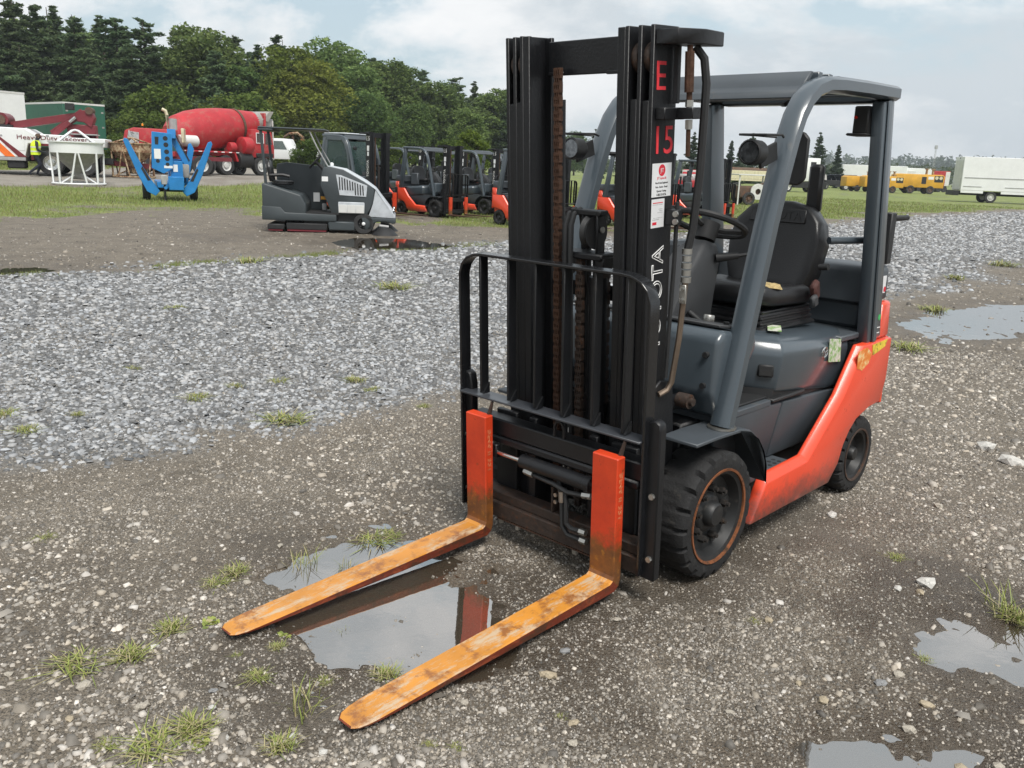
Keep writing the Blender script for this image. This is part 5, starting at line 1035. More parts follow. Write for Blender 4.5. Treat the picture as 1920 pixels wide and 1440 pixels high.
for k, px, ty, d, lab in (('spruce0', 1540, 246, 150, 'tall pointed spruce right of the mirror'), ('spruce1', 1574, 270, 146, 'shorter spruce beside the tall one'), ('spruce2', 1303, 246, 120, 'spruce seen left of the rear right guard post'), ('spruce1', 1373, 262, 160, 'small spruce seen under the roof left of the lamp'), ('spruce0', 1388, 276, 150, 'small dark spruce left of the work lamp'), ('spruce2', 1414, 248, 165, 'spruce top peeking above the work lamp'), ('spruce1', 1500, 292, 170, 'spruce half hidden by the mirror'), ('spruce0', 1118, 240, 150, 'spruce tip seen beside the right guard leg')):
    tree(k, px, ty, d, lab, group='spruces across the field')
def far_wood(name, x0, x1, top0, top1, d0, d1, n, label, c0, c1):
    rs = np.random.RandomState(len(label)); pts = []
    for i in range(n):
        px = rs.uniform(x0, x1); d = rs.uniform(d0, d1); t = (px - x0) / (x1 - x0); p = AT(px, top0 + (top1 - top0) * t + rs.normal(0, 3), d); h = max(3, p.z); w = h * rs.uniform(.28, .45)
        m = 60; dr = rs.normal(0, 1, (m, 3)); dr /= np.linalg.norm(dr, axis=1)[:, None]; q = dr * (1 - .5 * rs.rand(m, 1) ** 2); pts.append(np.stack([p.x + q[:, 0] * w, p.y + q[:, 1] * w, h * .52 + q[:, 2] * h * .5], 1))
    P = np.concatenate(pts); V, F, C = leaf_cloud(P, h * .085, cols_between(len(P), c0, c1, rs), 1, 0, rs)
    o = obj(name, np_mesh(name, V, F, C), M['leaf']); o['kind'] = 'stuff'; o['label'] = label; o['category'] = 'wood'; return o
far_wood('far_wood', 930, 2300, 296, 322, 330, 470, 420, 'low distant wood along the far side of the field', (.05, .085, .035), (.10, .14, .055))
far_wood('wooded_hill', 1500, 2300, 292, 303, 900, 1300, 200, 'hazy wooded rise behind the distant wood', (.05, .085, .045), (.085, .12, .065))
# ------------------------------------------------------------------ machines and vehicles of the yard
def pm(name, col, rough=.4, dirt=None, amt=.2, **k): M[name] = mat(name, col, rough, dirt=dirt, dirt_amt=amt, dirt_scale=k.pop('ds', 3.0), **k)
pm('white_paint', (.76, .77, .77), .4, (.45, .43, .40), .10, scale=1.5, var=.05); pm('white_dirty', (.62, .62, .60), .55, (.38, .33, .27), .25, scale=2, var=.1)
pm('maroon', (.16, .022, .03), .4, (.07, .02, .02), .2, scale=2); pm('truck_red', (.40, .020, .028), .5, (.36, .10, .085), .42, scale=1.4, var=.22); pm('orange', (.78, .16, .02), .4)
pm('green_box', (.018, .105, .065), .5, (.03, .09, .065), .3, scale=.7, var=.12); pm('lift_blue', (.020, .20, .50), .38, (.02, .12, .30), .15, scale=2)
pm('cream_rust', (.42, .32, .20), .7, (.16, .07, .035), .56, ds=5.0); pm('concrete_grey', (.30, .29, .27), .8, (.40, .39, .36), .3)
pm('sweeper_grey', (.042, .052, .057), .5, (.10, .105, .105), .15, scale=3, var=.08); pm('sweeper_light', (.50, .53, .56), .4, (.40, .41, .42), .15)
pm('dark', (.016, .016, .017), .6, (.05, .045, .04), .25); pm('steel', (.34, .34, .34), .4, (.2, .16, .12), .25); pm('yellow', (.62, .33, .03), .45, (.38, .22, .05), .2, scale=1); pm('amber', (.72, .34, .02), .45)
pm('cream', (.60, .55, .38), .5, (.45, .40, .28), .2); pm('brown', (.10, .062, .042), .8, (.20, .09, .045), .4); pm('hub_white', (.60, .60, .58), .5, (.3, .25, .2), .25); pm('solar', (.012, .018, .035), .12)
pm('hivis', (.62, .80, .03), .6); pm('silver_tape', (.66, .67, .62), .35); pm('skin', (.42, .24, .17), .6); pm('navy', (.012, .015, .026), .8); pm('grill', (.42, .43, .43), .4, (.05, .05, .05), .45, ds=9.0); pm('lamp_amber', (.85, .30, .02), .3); pm('tyre_far', (.030, .030, .031), .8, (.07, .065, .058), .3)
def bx(name, m, par, lo, hi, bev=.0, seg=1, k=None):
    b = MB().box(lo, hi)
    return b.build(name, M[m], par, bev, seg=seg, m=k)
def road_wheel(par, c, r, w, sgn, hub='hub_white', name='wheel', n=24):
    """c on the outer face; axle along y"""
    t = MB().lathe([(r * .58, -w), (r * .93, -w), (r, -w * .85), (r, -w * .15), (r * .93, 0), (r * .60, 0), (r * .58, -.03)], c, 'y', n, sgn, False).build(name, M['tyre_far'], par)
    MB().lathe([(r * .59, -w * .8), (r * .59, -.02), (r * .53, -.03), (r * .50, -.09), (r * .30, -.11), (r * .26, -.03), (.001, -.02)], c, 'y', n, sgn).build('rim', M[hub], t)
    for k in range(8):
        a = 6.283 * k / 8; q = (c[0] + r * .40 * math.cos(a), c[1] - sgn * .10, c[2] + r * .40 * math.sin(a)); MB().cyl(q, (q[0], q[1] + sgn * .035, q[2]), r * .035, n=5).build('wheel_nut', M['steel'], t)
    return t
def beam(name, m, par, a, b, w, h, bev=.01):
    """rectangular beam from a to b"""
    return MB().sweep([a, b], [(-w / 2, -h / 2), (w / 2, -h / 2), (w / 2, h / 2), (-w / 2, h / 2)]).build(name, M[m], par, bev)
def yaw_to(a, b): return math.atan2(b.y - a.y, b.x - a.x)
# ---- parked forklifts in a row, all facing the same way
fl0 = thing('forklift', 'x', 'forklift', group='forklifts on the yard')
build_forklift(fl0, False, 0.5, 0.5, True, True)
YW = rad(-38)
def park(src, px, py, label, yaw=YW, s=1.0, first=False):
    p = GT(px, py); o = src if first else copy_tree(src); o.location = (p.x, p.y, p.z); o.rotation_euler = (0, 0, yaw); o.scale = (s, s, s); o['label'] = label; return o
park(fl0, 836, 407, 'parked red forklift right of the grey sweeper, nearest of the row', first=True)
park(fl0, 926, 403, 'second parked red forklift, seen behind the backrest of the nearest one')
park(fl0, 1033, 428, 'parked red forklift whose rear shows left of the foreground mast')
park(fl0, 1228, 429, 'parked red forklift whose rear shows through the foreground mast opening')
park(fl0, 1340, 413, 'parked red forklift seen under the roof behind the steering wheel')
park(fl0, 790, 388, 'forklift of the back row, its mast seen between the first two', s=1.02)
park(fl0, 868, 387, 'forklift of the back row behind the mast of the nearest parked one')
park(fl0, 965, 387, 'forklift of the back row half hidden by the foreground mast')
# ---- forklift with a closed cab behind the sweeper
fc = thing('forklift', 'charcoal forklift with glazed cab behind the grey sweeper', 'forklift', group='forklifts on the yard')
build_forklift(fc, False, 0.5, 0.5, False, True)
for s in (-1, 1):
    y0, y1 = s * .472, s * .500
    door = MB()
    outer = [(-.17, .64), (-.33, 1.55), (-.44, 1.84), (-.56, 1.93), (-1.20, 1.96), (-1.36, .90), (-1.10, .64)]; inner = [(-.27, 1.16), (-.40, 1.55), (-.49, 1.76), (-.60, 1.84), (-1.12, 1.86), (-1.22, 1.16)]
    for i in range(len(inner)):
        a, b = inner[i], inner[(i + 1) % len(inner)]
    door.prism(outer[:1] + [(-.26, 1.14), (-1.24, 1.14)] + outer[5:], 'y', y0, y1)
    door.prism([(-.26, 1.145), (-.33, 1.55), (-.44, 1.84), (-.56, 1.93), (-.58, 1.85), (-.49, 1.77), (-.40, 1.55), (-.34, 1.145)], 'y', y0, y1)
    door.prism([(-.565, 1.93), (-1.20, 1.96), (-1.19, 1.87), (-.585, 1.85)], 'y', y0, y1).prism([(-1.205, 1.96), (-1.33, 1.145), (-1.23, 1.145), (-1.12, 1.87)], 'y', y0, y1)
    d = door.build('cab_door', M['paint_grey'], fc, .006)
    MB().prism(inner, 'y', s * .482, s * .487).build('door_pane', M['glass'], d)
MB().prism([(-.20, .70), (-.36, 1.55), (-.47, 1.84), (-.475, 1.84), (-.365, 1.55), (-.205, .70)], 'y', -.43, .43).build('windscreen', M['glass'], fc)
bx('cab_roof', 'sweeper_light', fc, (-1.34, -.44, 2.015), (-.56, .44, 2.05), .015); bx('rear_pane', 'glass', fc, (-1.36, -.42, 1.2), (-1.352, .42, 1.9))
park(fc, 697, 404, fc['label'], first=True, s=1.13)
# ---- ride-on sweeper
p0, p1 = GT(508, 430), GT(726, 436)
sw = thing('floor_sweeper', 'large grey ride-on floor sweeper with roof and light grey nose', 'sweeper', ((p0.x + p1.x) / 2, (p0.y + p1.y) / 2, p0.z), yaw_to(p0, p1))
W = .62
MB().prism([(-1.36, .33), (-1.36, 1.02), (-1.30, 1.02), (-.55, .80), (-.44, .60), (-.44, .33)], 'y', -W, W).build('rear_body', M['sweeper_grey'], sw, .04, seg=3)
MB().prism([(-1.37, .25), (-1.37, .55), (-.98, .53), (-.88, .42), (.20, .40), (.20, .25)], 'y', -W - .012, W + .012).build('lower_skirt', M['sweeper_grey'], sw, .02, seg=2)
bx('core', 'dark', sw, (-.5, -.52, .18), (1.0, .52, .41)); bx('floor', 'dark', sw, (-.45, -W, .40), (.25, W, .44)); 
MB().prism([(-1.20, .60), (-1.18, 1.42), (-.95, 1.46), (-.20, 1.40), (-.10, 1.0), (-.10, .44), (-1.20, .44)], 'y', .42, W - .01).build('side_tank', M['sweeper_grey'], sw, .03, seg=2)
fb = MB().prism([(.10, .41), (-.14, 1.02), (-.08, 1.38), (.05, 1.42), (.35, 1.36), (.80, 1.12), (1.02, .96), (.98, .66), (.90, .50), (.86, .42)], 'y', -W, W).build('engine_cover', M['sweeper_grey'], sw, .03, seg=2)
MB().prism([(.02, 1.425), (.36, 1.372), (.81, 1.133), (1.02, .985), (1.05, .945), (1.40, .50), (1.45, .42), (1.47, .36), (.88, .38), (.98, .66), (1.03, .955), (.80, 1.105), (.35, 1.345), (.03, 1.40)], 'y', -W + .02, W - .005).build('nose', M['sweeper_light'], sw, .02, seg=2)
MB().prism([(.72, .375), (1.47, .355), (1.47, .25), (1.40, .24), (1.25, .285), (1.06, .27), (.98, .22), (.96, .10), (.80, .10)], 'y', -W, W).build('front_bumper', M['sweeper_grey'], sw, .02, seg=2)
gr = MB().prism([(.20, 1.25), (.30, 1.24), (.86, 1.04), (.84, .80), (.27, .82)], 'y', -W - .012, -W + .004).build('grille', M['sweeper_light'], sw, .004)
for k in range(10):
    x = .27 + k * .055; top = 1.225 - .36 * max(0, x - .30); bot = .93 if k < 6 else .83
    MB().prism([(x - .014, top - .02), (x + .012, top - .025), (x + .024, bot), (x - .002, bot)], 'y', -W - .016, -W - .011).build('grille_slot', M['dark'], gr)
bb = bx('battery_cover', 'sweeper_light', sw, (.24, -W - .012, .44), (.80, -W + .03, .68), .012)
for k in range(3): bx('cover_panel', 'white_dirty', bb, (.25 + k * .183, -W - .020, .45), (.25 + k * .183 + .176, -W - .011, .62), .006)
bx('lower_panel', 'sweeper_grey', sw, (.02, -W - .005, .06), (.60, -W + .05, .26), .03); bx('squeegee', 'dark', sw, (-1.26, -W - .03, .05), (-.90, W, .17), .02); bx('squeegee_tip', 'maroon', sw, (-1.24, -W - .034, .03), (-.94, W, .05)); bx('scrub_deck', 'dark', sw, (-.86, -W - .04, .06), (.0, W, .20), .015); bx('deck_skirt', 'maroon', sw, (-.84, -W - .044, .03), (-.02, W, .06))
for s in (-1, 1):
    t = road_wheel(sw, (.78, s * (W - .0), .225), .225, .16, s, 'dark'); MB().lathe([(.001, 0), (.04, 0), (.03, .03), (.001, .04)], (.78, s * (W + .005), .225), 'y', 12, s).build('hub_cap', M['white_paint'], t)
    road_wheel(sw, (-.75, s * .3, .18), .18, .1, s, 'dark')
    br = MB().lathe([(.06, .16), (.12, .15), (.29, .0), (.27, .0), (.10, .10)], (1.24, s * (W - .02), .0), 'z', 28).build('side_brush', M['dark'], sw)
    MB().cyl((1.12, s * (W - .05), .19), (1.32, s * (W - .05), .17), .035, n=10).build('brush_motor', M['steel'], br)
st = MB().loft([[(-.98 + .24 * k * math.cos(a), -.10 + .25 * k * math.sin(a), z) for a in [6.283 * i / 16 for i in range(16)]] for z, k in ((.98, .85), (1.0, 1), (1.06, 1.0), (1.08, .8))]).build('seat', M['vinyl'], sw)
MB().loft([[(x, -.10 + y, z) for y, z in ((-.22, 1.05), (-.24, 1.35), (-.15, 1.50), (.15, 1.50), (.24, 1.35), (.22, 1.05))] for x in (-1.24, -1.16)]).xf(Matrix.Translation((-1.2, 0, 1.05)) @ Matrix.Rotation(rad(-10), 4, 'Y') @ Matrix.Translation((1.2, 0, -1.05))).build('seat_back', M['vinyl'], st, .025, seg=2)
MB().tube([(-1.22, -.38, 1.18), (-.95, -.38, 1.20), (-.80, -.38, 1.17)], .035, 8).build('armrest', M['vinyl'], st)
ct = Vector((-.28, -.05, 1.50)); ax = Vector((-.75, 0, .66)).normalized(); uy = Vector((0, 1, 0)); vv = ax.cross(uy)
stw = MB().tube([ct + (uy * math.cos(a) + vv * math.sin(a)) * .19 for a in [6.283 * k / 24 for k in range(24)]], .018, 6, ax, True).build('steering_wheel', M['dark'], sw); MB().cyl(ct, ct - ax * .28, .03, .05, 8).tube([ct - vv * .18, ct, ct + vv * .18], .014, 5, uy).build('steering_shaft', M['dark'], stw)
rf = bx('roof', 'sweeper_grey', sw, (-1.42, -.60, 2.14), (-.02, .60, 2.18), .02); bx('roof_edge', 'sweeper_grey', rf, (-1.42, -.61, 2.10), (-1.10, .61, 2.139), .01)
for y in (-.54, .54): MB().tube([(-1.28, y, .98), (-1.32, y, 1.6), (-1.36, y, 2.12)], .032, 8).build('roof_post', M['sweeper_grey'], rf); MB().tube([(.02, y, 1.42), (-.20, y, 1.80), (-.36, y, 2.14)], .016, 6).build('roof_strut', M['steel'], rf)
bx('label_plate', 'white_paint', sw, (-.10, -W - .005, 1.10), (.03, -W + .01, 1.20)); bx('notice', 'white_paint', sw, (-.38, .40, .62), (-.24, .419, .82)); MB().prism([(-.22, .67), (-.02, .67), (-.10, .95), (-.13, .95), (-.10, .74), (-.22, .74)], 'y', .40, .419).build('warning_panel', M['amber'], sw)
bx('pedal', 'steel', sw, (-.16, .05, .45), (-.06, .15, .60), .01); MB().lathe([(.001, 0), (.04, 0), (.04, .05), (.001, .07)], (.10, -.4, 1.43), 'z', 12).build('beacon', M['white_paint'], sw)
for y in (-.45, .45): MB().lathe([(.001, -.02), (.07, -.02), (.07, .01), (.001, .015)], (1.43, y, .50), 'x', 14).build('headlight', M['glass_lamp'], sw)
# ---- blue towable lift
p = GT(322, 377); bl = thing('boom_lift', 'blue towable boom lift folded on its trailer, seen from the front', 'boom lift', (p.x, p.y, p.z), math.atan2(p.y, p.x) + math.pi + .05)
# local x towards the viewer
for s in (-1, 1):
    road_wheel(bl, (-.6, s * .86, .34), .34, .24, s, 'hub_white'); bx('mudguard', 'dark', bl, (-.98, min(s * .60, s * .89), .68), (-.22, max(s * .60, s * .89), .72), .02)
    L_ = [(s * y, z) for y, z in ((.34, .32), (.48, .16), (.74, .30), (1.00, .86), (1.18, 1.36), (1.36, 1.88), (1.32, 1.97), (1.22, 1.93), (1.00, 1.44), (.78, 1.0), (.58, .66))]
    o = MB().prism(L_, 'x', -.05, .07).build('outrigger', M['lift_blue'], bl, .012); MB().prism([(s * .60, .66), (s * .70, .64), (s * .88, 1.02), (s * .84, 1.10)], 'x', .07, .074).build('outrigger_slot', M['dark'], o)
    if s > 0: MB().prism([(s * .45, .42), (s * .62, .55), (s * .86, 1.7), (s * .76, 1.9), (s * .68, 1.86), (s * .55, 1.0)], 'x', -1.2, -1.08).build('outrigger', M['lift_blue'], bl, .012)
bx('chassis', 'lift_blue', bl, (-2.4, -.42, .42), (.10, .42, .62), .02); bx('control_box', 'lift_blue', bl, (.08, -.08, .36), (.30, .40, .80), .02); bx('axle_beam', 'dark', bl, (-.66, -.64, .28), (-.54, .64, .40))
tb = bx('turret', 'lift_blue', bl, (-1.5, .0, .62), (-.6, .52, 1.35), .02); bx('battery_box', 'concrete_grey', bl, (-.8, .30, .75), (-.2, .62, 1.2), .05, 2); bx('notice', 'white_paint', bl, (.02, .10, .95), (.03, .24, 1.18)); bx('turret_front', 'lift_blue', bl, (-.6, .02, .62), (.018, .40, 1.30), .01)
bm_ = MB().prism([(-.56, 1.05), (-.50, 2.20), (.10, 2.16), (.10, 1.05), (-.20, .88)], 'x', .0, .12); bm_.v = [(x, y, z) for x, y, z in bm_.v]
bp = bm_.build('boom_plate', M['lift_blue'], bl, .012)
for (y, z, r) in ((-.10, 2.0, .075), (-.09, 1.80, .075), (-.08, 1.58, .075), (-.07, 1.36, .075), (-.07, 1.18, .06), (-.36, 1.28, .06)): MB().cyl((.120, y, z), (.124, y, z), r, n=16).build('plate_hole', M['dark'], bp)
MB().prism([(-.42, 1.80), (-.32, 1.80), (-.30, 2.04), (-.42, 2.04)], 'x', .120, .124).build('plate_slot', M['dark'], bp, .0)
bx('plate_label', 'white_paint', bp, (.1205, -.46, 1.35), (.124, -.26, 1.66)); bx('plate_label', 'white_paint', bp, (.1205, -.18, 1.06), (.124, .08, 1.14))
beam('boom', 'lift_blue', bl, (.0, .10, 2.16), (-2.6, .30, 1.75), .26, .30); MB().prism([(.11, 1.9), (.16, 2.20), (.62, 1.30), (.60, 1.05), (.50, 1.10)], 'x', -.45, -.25).build('boom_arm', M['lift_blue'], bl, .01); MB().prism([(.19, 2.19), (.23, 2.19), (.66, 1.30), (.62, 1.30)], 'x', -.26, -.22).build('hose_tray', M['dark'], bl)
MB().tube([(.2, -.22, .50), (.75, -.20, .45), (1.0, -.20, .46)], .05, 8).build('drawbar', M['lift_blue'], bl); jk = MB().cyl((.7, -.22, .02), (.7, -.22, .80), .035, n=8).build('jockey_leg', M['dark'], bl); bx('jack_head', 'steel', jk, (.62, -.32, .55), (.78, -.14, .85), .02)
# ---- concrete skip, white, and its rusty twin
def hopper(px, py, name, label, col, cone, H=2.1, R=.98, spin=0.0, sc=1.0):
    p = GT(px, py); t = thing(name, label, 'hopper', (p.x, p.y, p.z), spin, 'concrete hoppers'); t.scale = (sc, sc, sc)
    MB().lathe([(R, 1.22), (R, 1.60), (R + .05, 1.62), (R + .05, 1.66), (R - .03, 1.66), (R - .03, 1.24)], (0, 0, 0), 'z', 32, 1, False).build('rim_band', M[col], t)
    MB().lathe([(R - .01, 1.235), (.22, .50), (.20, .38), (.18, .38), (.20, .50), (R - .04, 1.245)], (0, 0, 0), 'z', 32, 1, False).build('cone', M[cone], t)
    MB().cyl((-.30, 0, .33), (.30, 0, .33), .13, n=14).build('gate', M[cone], t)
    MB().tube([(R * .98 * math.cos(6.283 * k / 28), R * .98 * math.sin(6.283 * k / 28), .05) for k in range(28)], .04, 6, (0, 0, 1), True).build('base_ring', M[col], t)
    for k in range(4):
        a = 6.283 * k / 4 + .1; MB().tube([(R * .97 * math.cos(a), R * .97 * math.sin(a), .05), (R * .98 * math.cos(a), R * .98 * math.sin(a), 1.24)], .04, 6).build('leg', M[col], t)
        b_ = a + .785
        for s in (-1, 1): MB().tube([(R * .97 * math.cos(b_ + s * .30), R * .97 * math.sin(b_ + s * .30), .06), (R * .97 * math.cos(b_ + s * .04), R * .97 * math.sin(b_ + s * .04), 1.24)], .035, 6).build('brace', M[col], t)
        MB().tube([(R * .95 * math.cos(a), R * .95 * math.sin(a), 1.62), (.16 * math.cos(a), .16 * math.sin(a), H - .03), (0, 0, H)], .045, 6).build('bail', M[col], t)
        MB().tube([(R * .9 * math.cos(a), R * .9 * math.sin(a), .07), (.25 * math.cos(a), .25 * math.sin(a), .36)], .03, 6).build('brace', M[col], t)
    return t
hopper(149, 346, 'concrete_hopper', 'white painted concrete hopper on a round pipe frame', 'white_paint', 'concrete_grey', spin=math.atan2(40, -20) + .68)
hopper(251, 333, 'concrete_hopper', 'rusty cream concrete hopper behind the blue lift', 'cream_rust', 'cream_rust', 1.9, 1.0, 2.2, .92)
# ---- tow truck, mostly its rear body
p = GT(107, 328); q = GT(160, 331.5); tw_ = thing('tow_truck', 'white heavy tow truck with maroon boom and orange stripe behind the walking person', 'tow truck', (p.x, p.y, p.z), math.atan2(-.30, -.95))
# local x forward (left in the picture), local y: viewer side is +y
B_ = 1.16
body = MB().prism([(4.8, .72), (4.8, 1.97), (.90, 1.93), (.55, 1.72), (-.75, 1.70), (-.75, 1.30), (.80, 1.30), (.95, .72)], 'y', -B_, B_).build('body', M['white_paint'], tw_, .03)
bx('body_rear', 'white_paint', tw_, (-2.2, -B_, 1.25), (-.76, B_, 1.62), .03)
letter('heavy', frame((-.22, B_ + .020, 1.555), (-1, 0, 0), (0, 0, 1)), M['maroon'], tw_, stretch=(.78, .62))
MB().prism([(2.35, 1.62), (1.95, 1.62), (.90, .74), (1.22, .74), (2.0, 1.55), (2.35, 1.55)], 'y', B_ + .0125, B_ + .018).build('stripe', M['maroon'], tw_); MB().prism([(2.30, 1.48), (2.05, 1.48), (1.35, .74), (1.72, .74), (2.28, 1.36)], 'y', B_ + .0125, B_ + .018).build('stripe', M['orange'], tw_)
for (x0, x1, z0, z1) in ((2.25, 1.68, 1.0, 1.86), (1.55, .95, 1.0, 1.86), (.50, -.10, 1.32, 1.66)):
    d = bx('locker_door', 'white_paint', tw_, (x1, B_ + .001, z0), (x0, B_ + .012, z1), .006); bx('handle', 'steel', d, (x1 + .08, B_ + .012, (z0 + z1) / 2 + .12), (x1 + .20, B_ + .02, (z0 + z1) / 2 + .20), .004)
bx('door_opening', 'brown', tw_, (2.42, B_ + .001, .76), (3.2, B_ + .006, 1.80)); bx('side_step', 'steel', tw_, (.95, -B_, .58), (4.8, B_ + .02, .719), .01); bx('chassis', 'dark', tw_, (-2.4, -.5, .55), (4.7, .5, .80))
MB().prism([(.74, .62), (.74, 1.30), (.55, 1.32), (-.65, 1.32), (-.78, 1.05), (-.66, 1.0), (-.5, 1.22), (.42, 1.22), (.60, 1.05), (.62, .62)], 'y', .75, B_ + .02).build('wheel_arch', M['maroon'], tw_, .01); bx('marker_lamp', 'lamp_amber', tw_, (.60, B_ + .02, 1.20), (.68, B_ + .035, 1.27))
for x in (0, -1.30):
    for s in (-1, 1): road_wheel(tw_, (x, s * 1.14, .53), .53, .34, s, 'chrome')
bx('mud_flap', 'dark', tw_, (-2.0, .55, .25), (-1.96, 1.15, .95)); bx('fuel_tank', 'dark', tw_, (1.0, .55, .25), (1.7, 1.10, .60), .05)
bo = beam('boom', 'maroon', tw_, (2.0, 0, 1.95), (-1.35, 0, 2.62), .5, .30); beam('boom_cheek', 'maroon', tw_, (.0, .30, 1.75), (-1.3, .30, 2.75), .06, .30); beam('boom_ram', 'maroon', tw_, (.10, .42, 1.55), (-.75, .42, 2.28), .20, .20); MB().cyl((-.70, .42, 2.24), (-1.0, .42, 2.50), .07, n=10).build('ram_rod', M['chrome'], tw_)
MB().prism([(-1.15, 2.80), (-1.65, 2.82), (-1.75, 2.5), (-1.60, 2.05), (-1.30, 2.3), (-.8, 2.35)], 'y', -.30, .35).build('boom_head', M['maroon'], bo, .03); MB().cyl((-1.55, -.36, 2.80), (-1.55, .42, 2.80), .16, n=14).build('sheave', M['brown'], bo); bx('work_light', 'dark', bo, (-.95, .1, 2.80), (-.60, .4, 3.08), .02); bx('mast_base', 'maroon', tw_, (-1.75, -.4, 1.62), (-.6, .3, 2.2), .03)
wn_ = MB().cyl((1.9, -.7, 2.25), (1.9, .6, 2.25), .30, n=16).cyl((2.5, -.7, 2.12), (2.5, .6, 2.12), .22, n=16).build('winch', M['maroon'], tw_); bx('winch_frame', 'dark', tw_, (1.5, -.75, 1.95), (2.9, .7, 2.05)); MB().cyl((1.9, .62, 2.25), (1.9, .66, 2.25), .20, n=14).build('winch_flange', M['brown'], wn_)
beam('stinger', 'maroon', tw_, (-1.8, 0, .62), (-4.0, 0, .50), .30, .22); bx('light_bar', 'steel', tw_, (-1.9, .2, 1.75), (-.85, 1.1, 1.80), .01)
# cab beyond the picture edge
cb = MB().prism([(5.0, .7), (5.0, 2.6), (6.2, 2.7), (6.6, 1.9), (7.9, 1.75), (8.0, .7)], 'y', -1.15, 1.15).build('cab', M['white_paint'], tw_, .06, seg=2); MB().prism([(5.5, 1.8), (5.5, 2.45), (6.1, 2.45), (6.4, 1.85)], 'y', 1.151, 1.156).build('cab_window', M['glass'], cb)
for s in (-1, 1): road_wheel(tw_, (7.0, s * 1.14, .53), .53, .30, s, 'chrome')
# ---- walking person
p = GT(70, 331); pe = thing('person', 'person in a yellow vest and dark trousers walking past the tow truck, head bowed', 'person', (p.x, p.y, p.z), yaw_to(GT(40, 331), GT(100, 332)))
def person_body():
    J = {}; V = []; E = []; Rr = []
    def j(n, co, r, par=None):
        J[n] = len(V); V.append(co); Rr.append(r)
        if par: E.append((J[par], J[n]))
    j('pel', (0, 0, .95), (.15, .12)); j('waist', (.02, 0, 1.10), (.155, .12), 'pel'); j('chest', (.05, 0, 1.32), (.175, .13), 'waist'); j('neckb', (.08, 0, 1.46), (.09, .08), 'chest'); j('neck', (.12, 0, 1.53), (.055, .055), 'neckb'); j('head', (.16, 0, 1.62), (.085, .095), 'neck'); j('crown', (.17, 0, 1.72), (.075, .085), 'head'); j('nose', (.265, 0, 1.61), (.018, .018), 'head'); j('jaw', (.22, 0, 1.56), (.045, .045), 'head')
    for s, kn, an, to in ((1, (.20, .10, .52), (.02, .10, .12), (.16, .11, .04)), (-1, (.14, -.10, .50), (-.30, -.10, .16), (-.22, -.11, .05))):
        t = 'L' if s > 0 else 'R'; j('hip' + t, (0, s * .10, .88), (.105, .10), 'pel'); j('knee' + t, kn, (.072, .07), 'hip' + t); j('calf' + t, tuple((np.array(kn) * .6 + np.array(an) * .4)), (.066, .066), 'knee' + t); j('ank' + t, an, (.048, .048), 'calf' + t); j('toe' + t, to, (.045, .038), 'ank' + t)
        j('sh' + t, (.06, s * .20, 1.40), (.075, .07), 'chest'); j('el' + t, (.06, s * .26, 1.12), (.052, .052), 'sh' + t); j('wr' + t, (.28, s * .17, 1.02), (.036, .036), 'el' + t); j('palm' + t, (.36, s * .14, 1.03), (.036, .022), 'wr' + t)
        for k in range(4): j('f%d%s' % (k, t), (.43 + .012 * (k in (1, 2)), s * (.165 - .022 * k), 1.015), (.010, .010), 'palm' + t)
        j('th' + t, (.37, s * .10, 1.065), (.011, .011), 'palm' + t)
    me = bpy.data.meshes.new('body'); me.from_pydata(V, E, []); o = obj('body', me, None, pe)
    sk = o.modifiers.new('skin', 'SKIN'); 
    if not me.skin_vertices: me.skin_vertices.new() if hasattr(me.skin_vertices, 'new') else None
    for i, r in enumerate(Rr): me.skin_vertices[0].data[i].radius = r
    me.skin_vertices[0].data[0].use_root = True; ss = o.modifiers.new('sub', 'SUBSURF'); ss.levels = 2; ss.render_levels = 2
    return o
def person_mat():
    m, t, b = newmat('person_clothes'); N = t.nodes; L = t.links.new; c = N.new('ShaderNodeTexCoord'); s = N.new('ShaderNodeSeparateXYZ'); L(c.outputs['Object'], s.inputs[0])
    r = N.new('ShaderNodeValToRGB'); r.color_ramp.interpolation = 'CONSTANT'; e = r.color_ramp.elements
    for i, (pz, col) in enumerate(((0, (.02, .016, .012)), (.09, (.010, .013, .024)), (.96, (.022, .026, .030)), (1.515, (.42, .24, .17)), (1.68, (.07, .05, .035)))):
        if i >= len(e): e.new(.5)
        e[i].position = pz / 2; e[i].color = (*col, 1)
    mp = N.new('ShaderNodeMath'); mp.operation = 'MULTIPLY'; mp.inputs[1].default_value = .5; L(s.outputs[2], mp.inputs[0]); L(mp.outputs[0], r.inputs[0]); L(r.outputs[0], b.inputs['Base Color']); b.inputs['Roughness'].default_value = .8; return m
try:
    bpy.context.view_layer.update()
    po = person_body(); po.data.materials.append(person_mat())
except Exception as ex: print('person', ex)
ve = MB(); rings = []
for z, rx, ry, cx in ((.90, .185, .215, .01), (1.02, .19, .215, .02), (1.15, .195, .22, .03), (1.28, .205, .235, .05), (1.38, .19, .23, .06), (1.45, .14, .16, .07), (1.49, .10, .11, .085)):
    rings.append([(cx + rx * math.cos(a), ry * math.sin(a), z) for a in [6.283 * k / 20 for k in range(20)]])
vo = ve.loft(rings, cap=False).build('vest', M['hivis'], pe)
for z, rx, ry, cx in ((1.04, .198, .223, .02), (1.22, .206, .233, .042)): MB().loft([[(cx + rx * math.cos(a), ry * math.sin(a), z + dz) for a in [6.283 * k / 20 for k in range(20)]] for dz in (-.025, .025)], cap=False).build('reflective_band', M['silver_tape'], vo)
MB().loft([[(.163 + rx * math.cos(a), .0 + rx * math.sin(a), z) for a in [6.283 * k / 14 for k in range(14)]] for z, rx in ((1.655, .108), (1.72, .105), (1.77, .075), (1.785, .02))]).build('hair', M['brown'], pe)
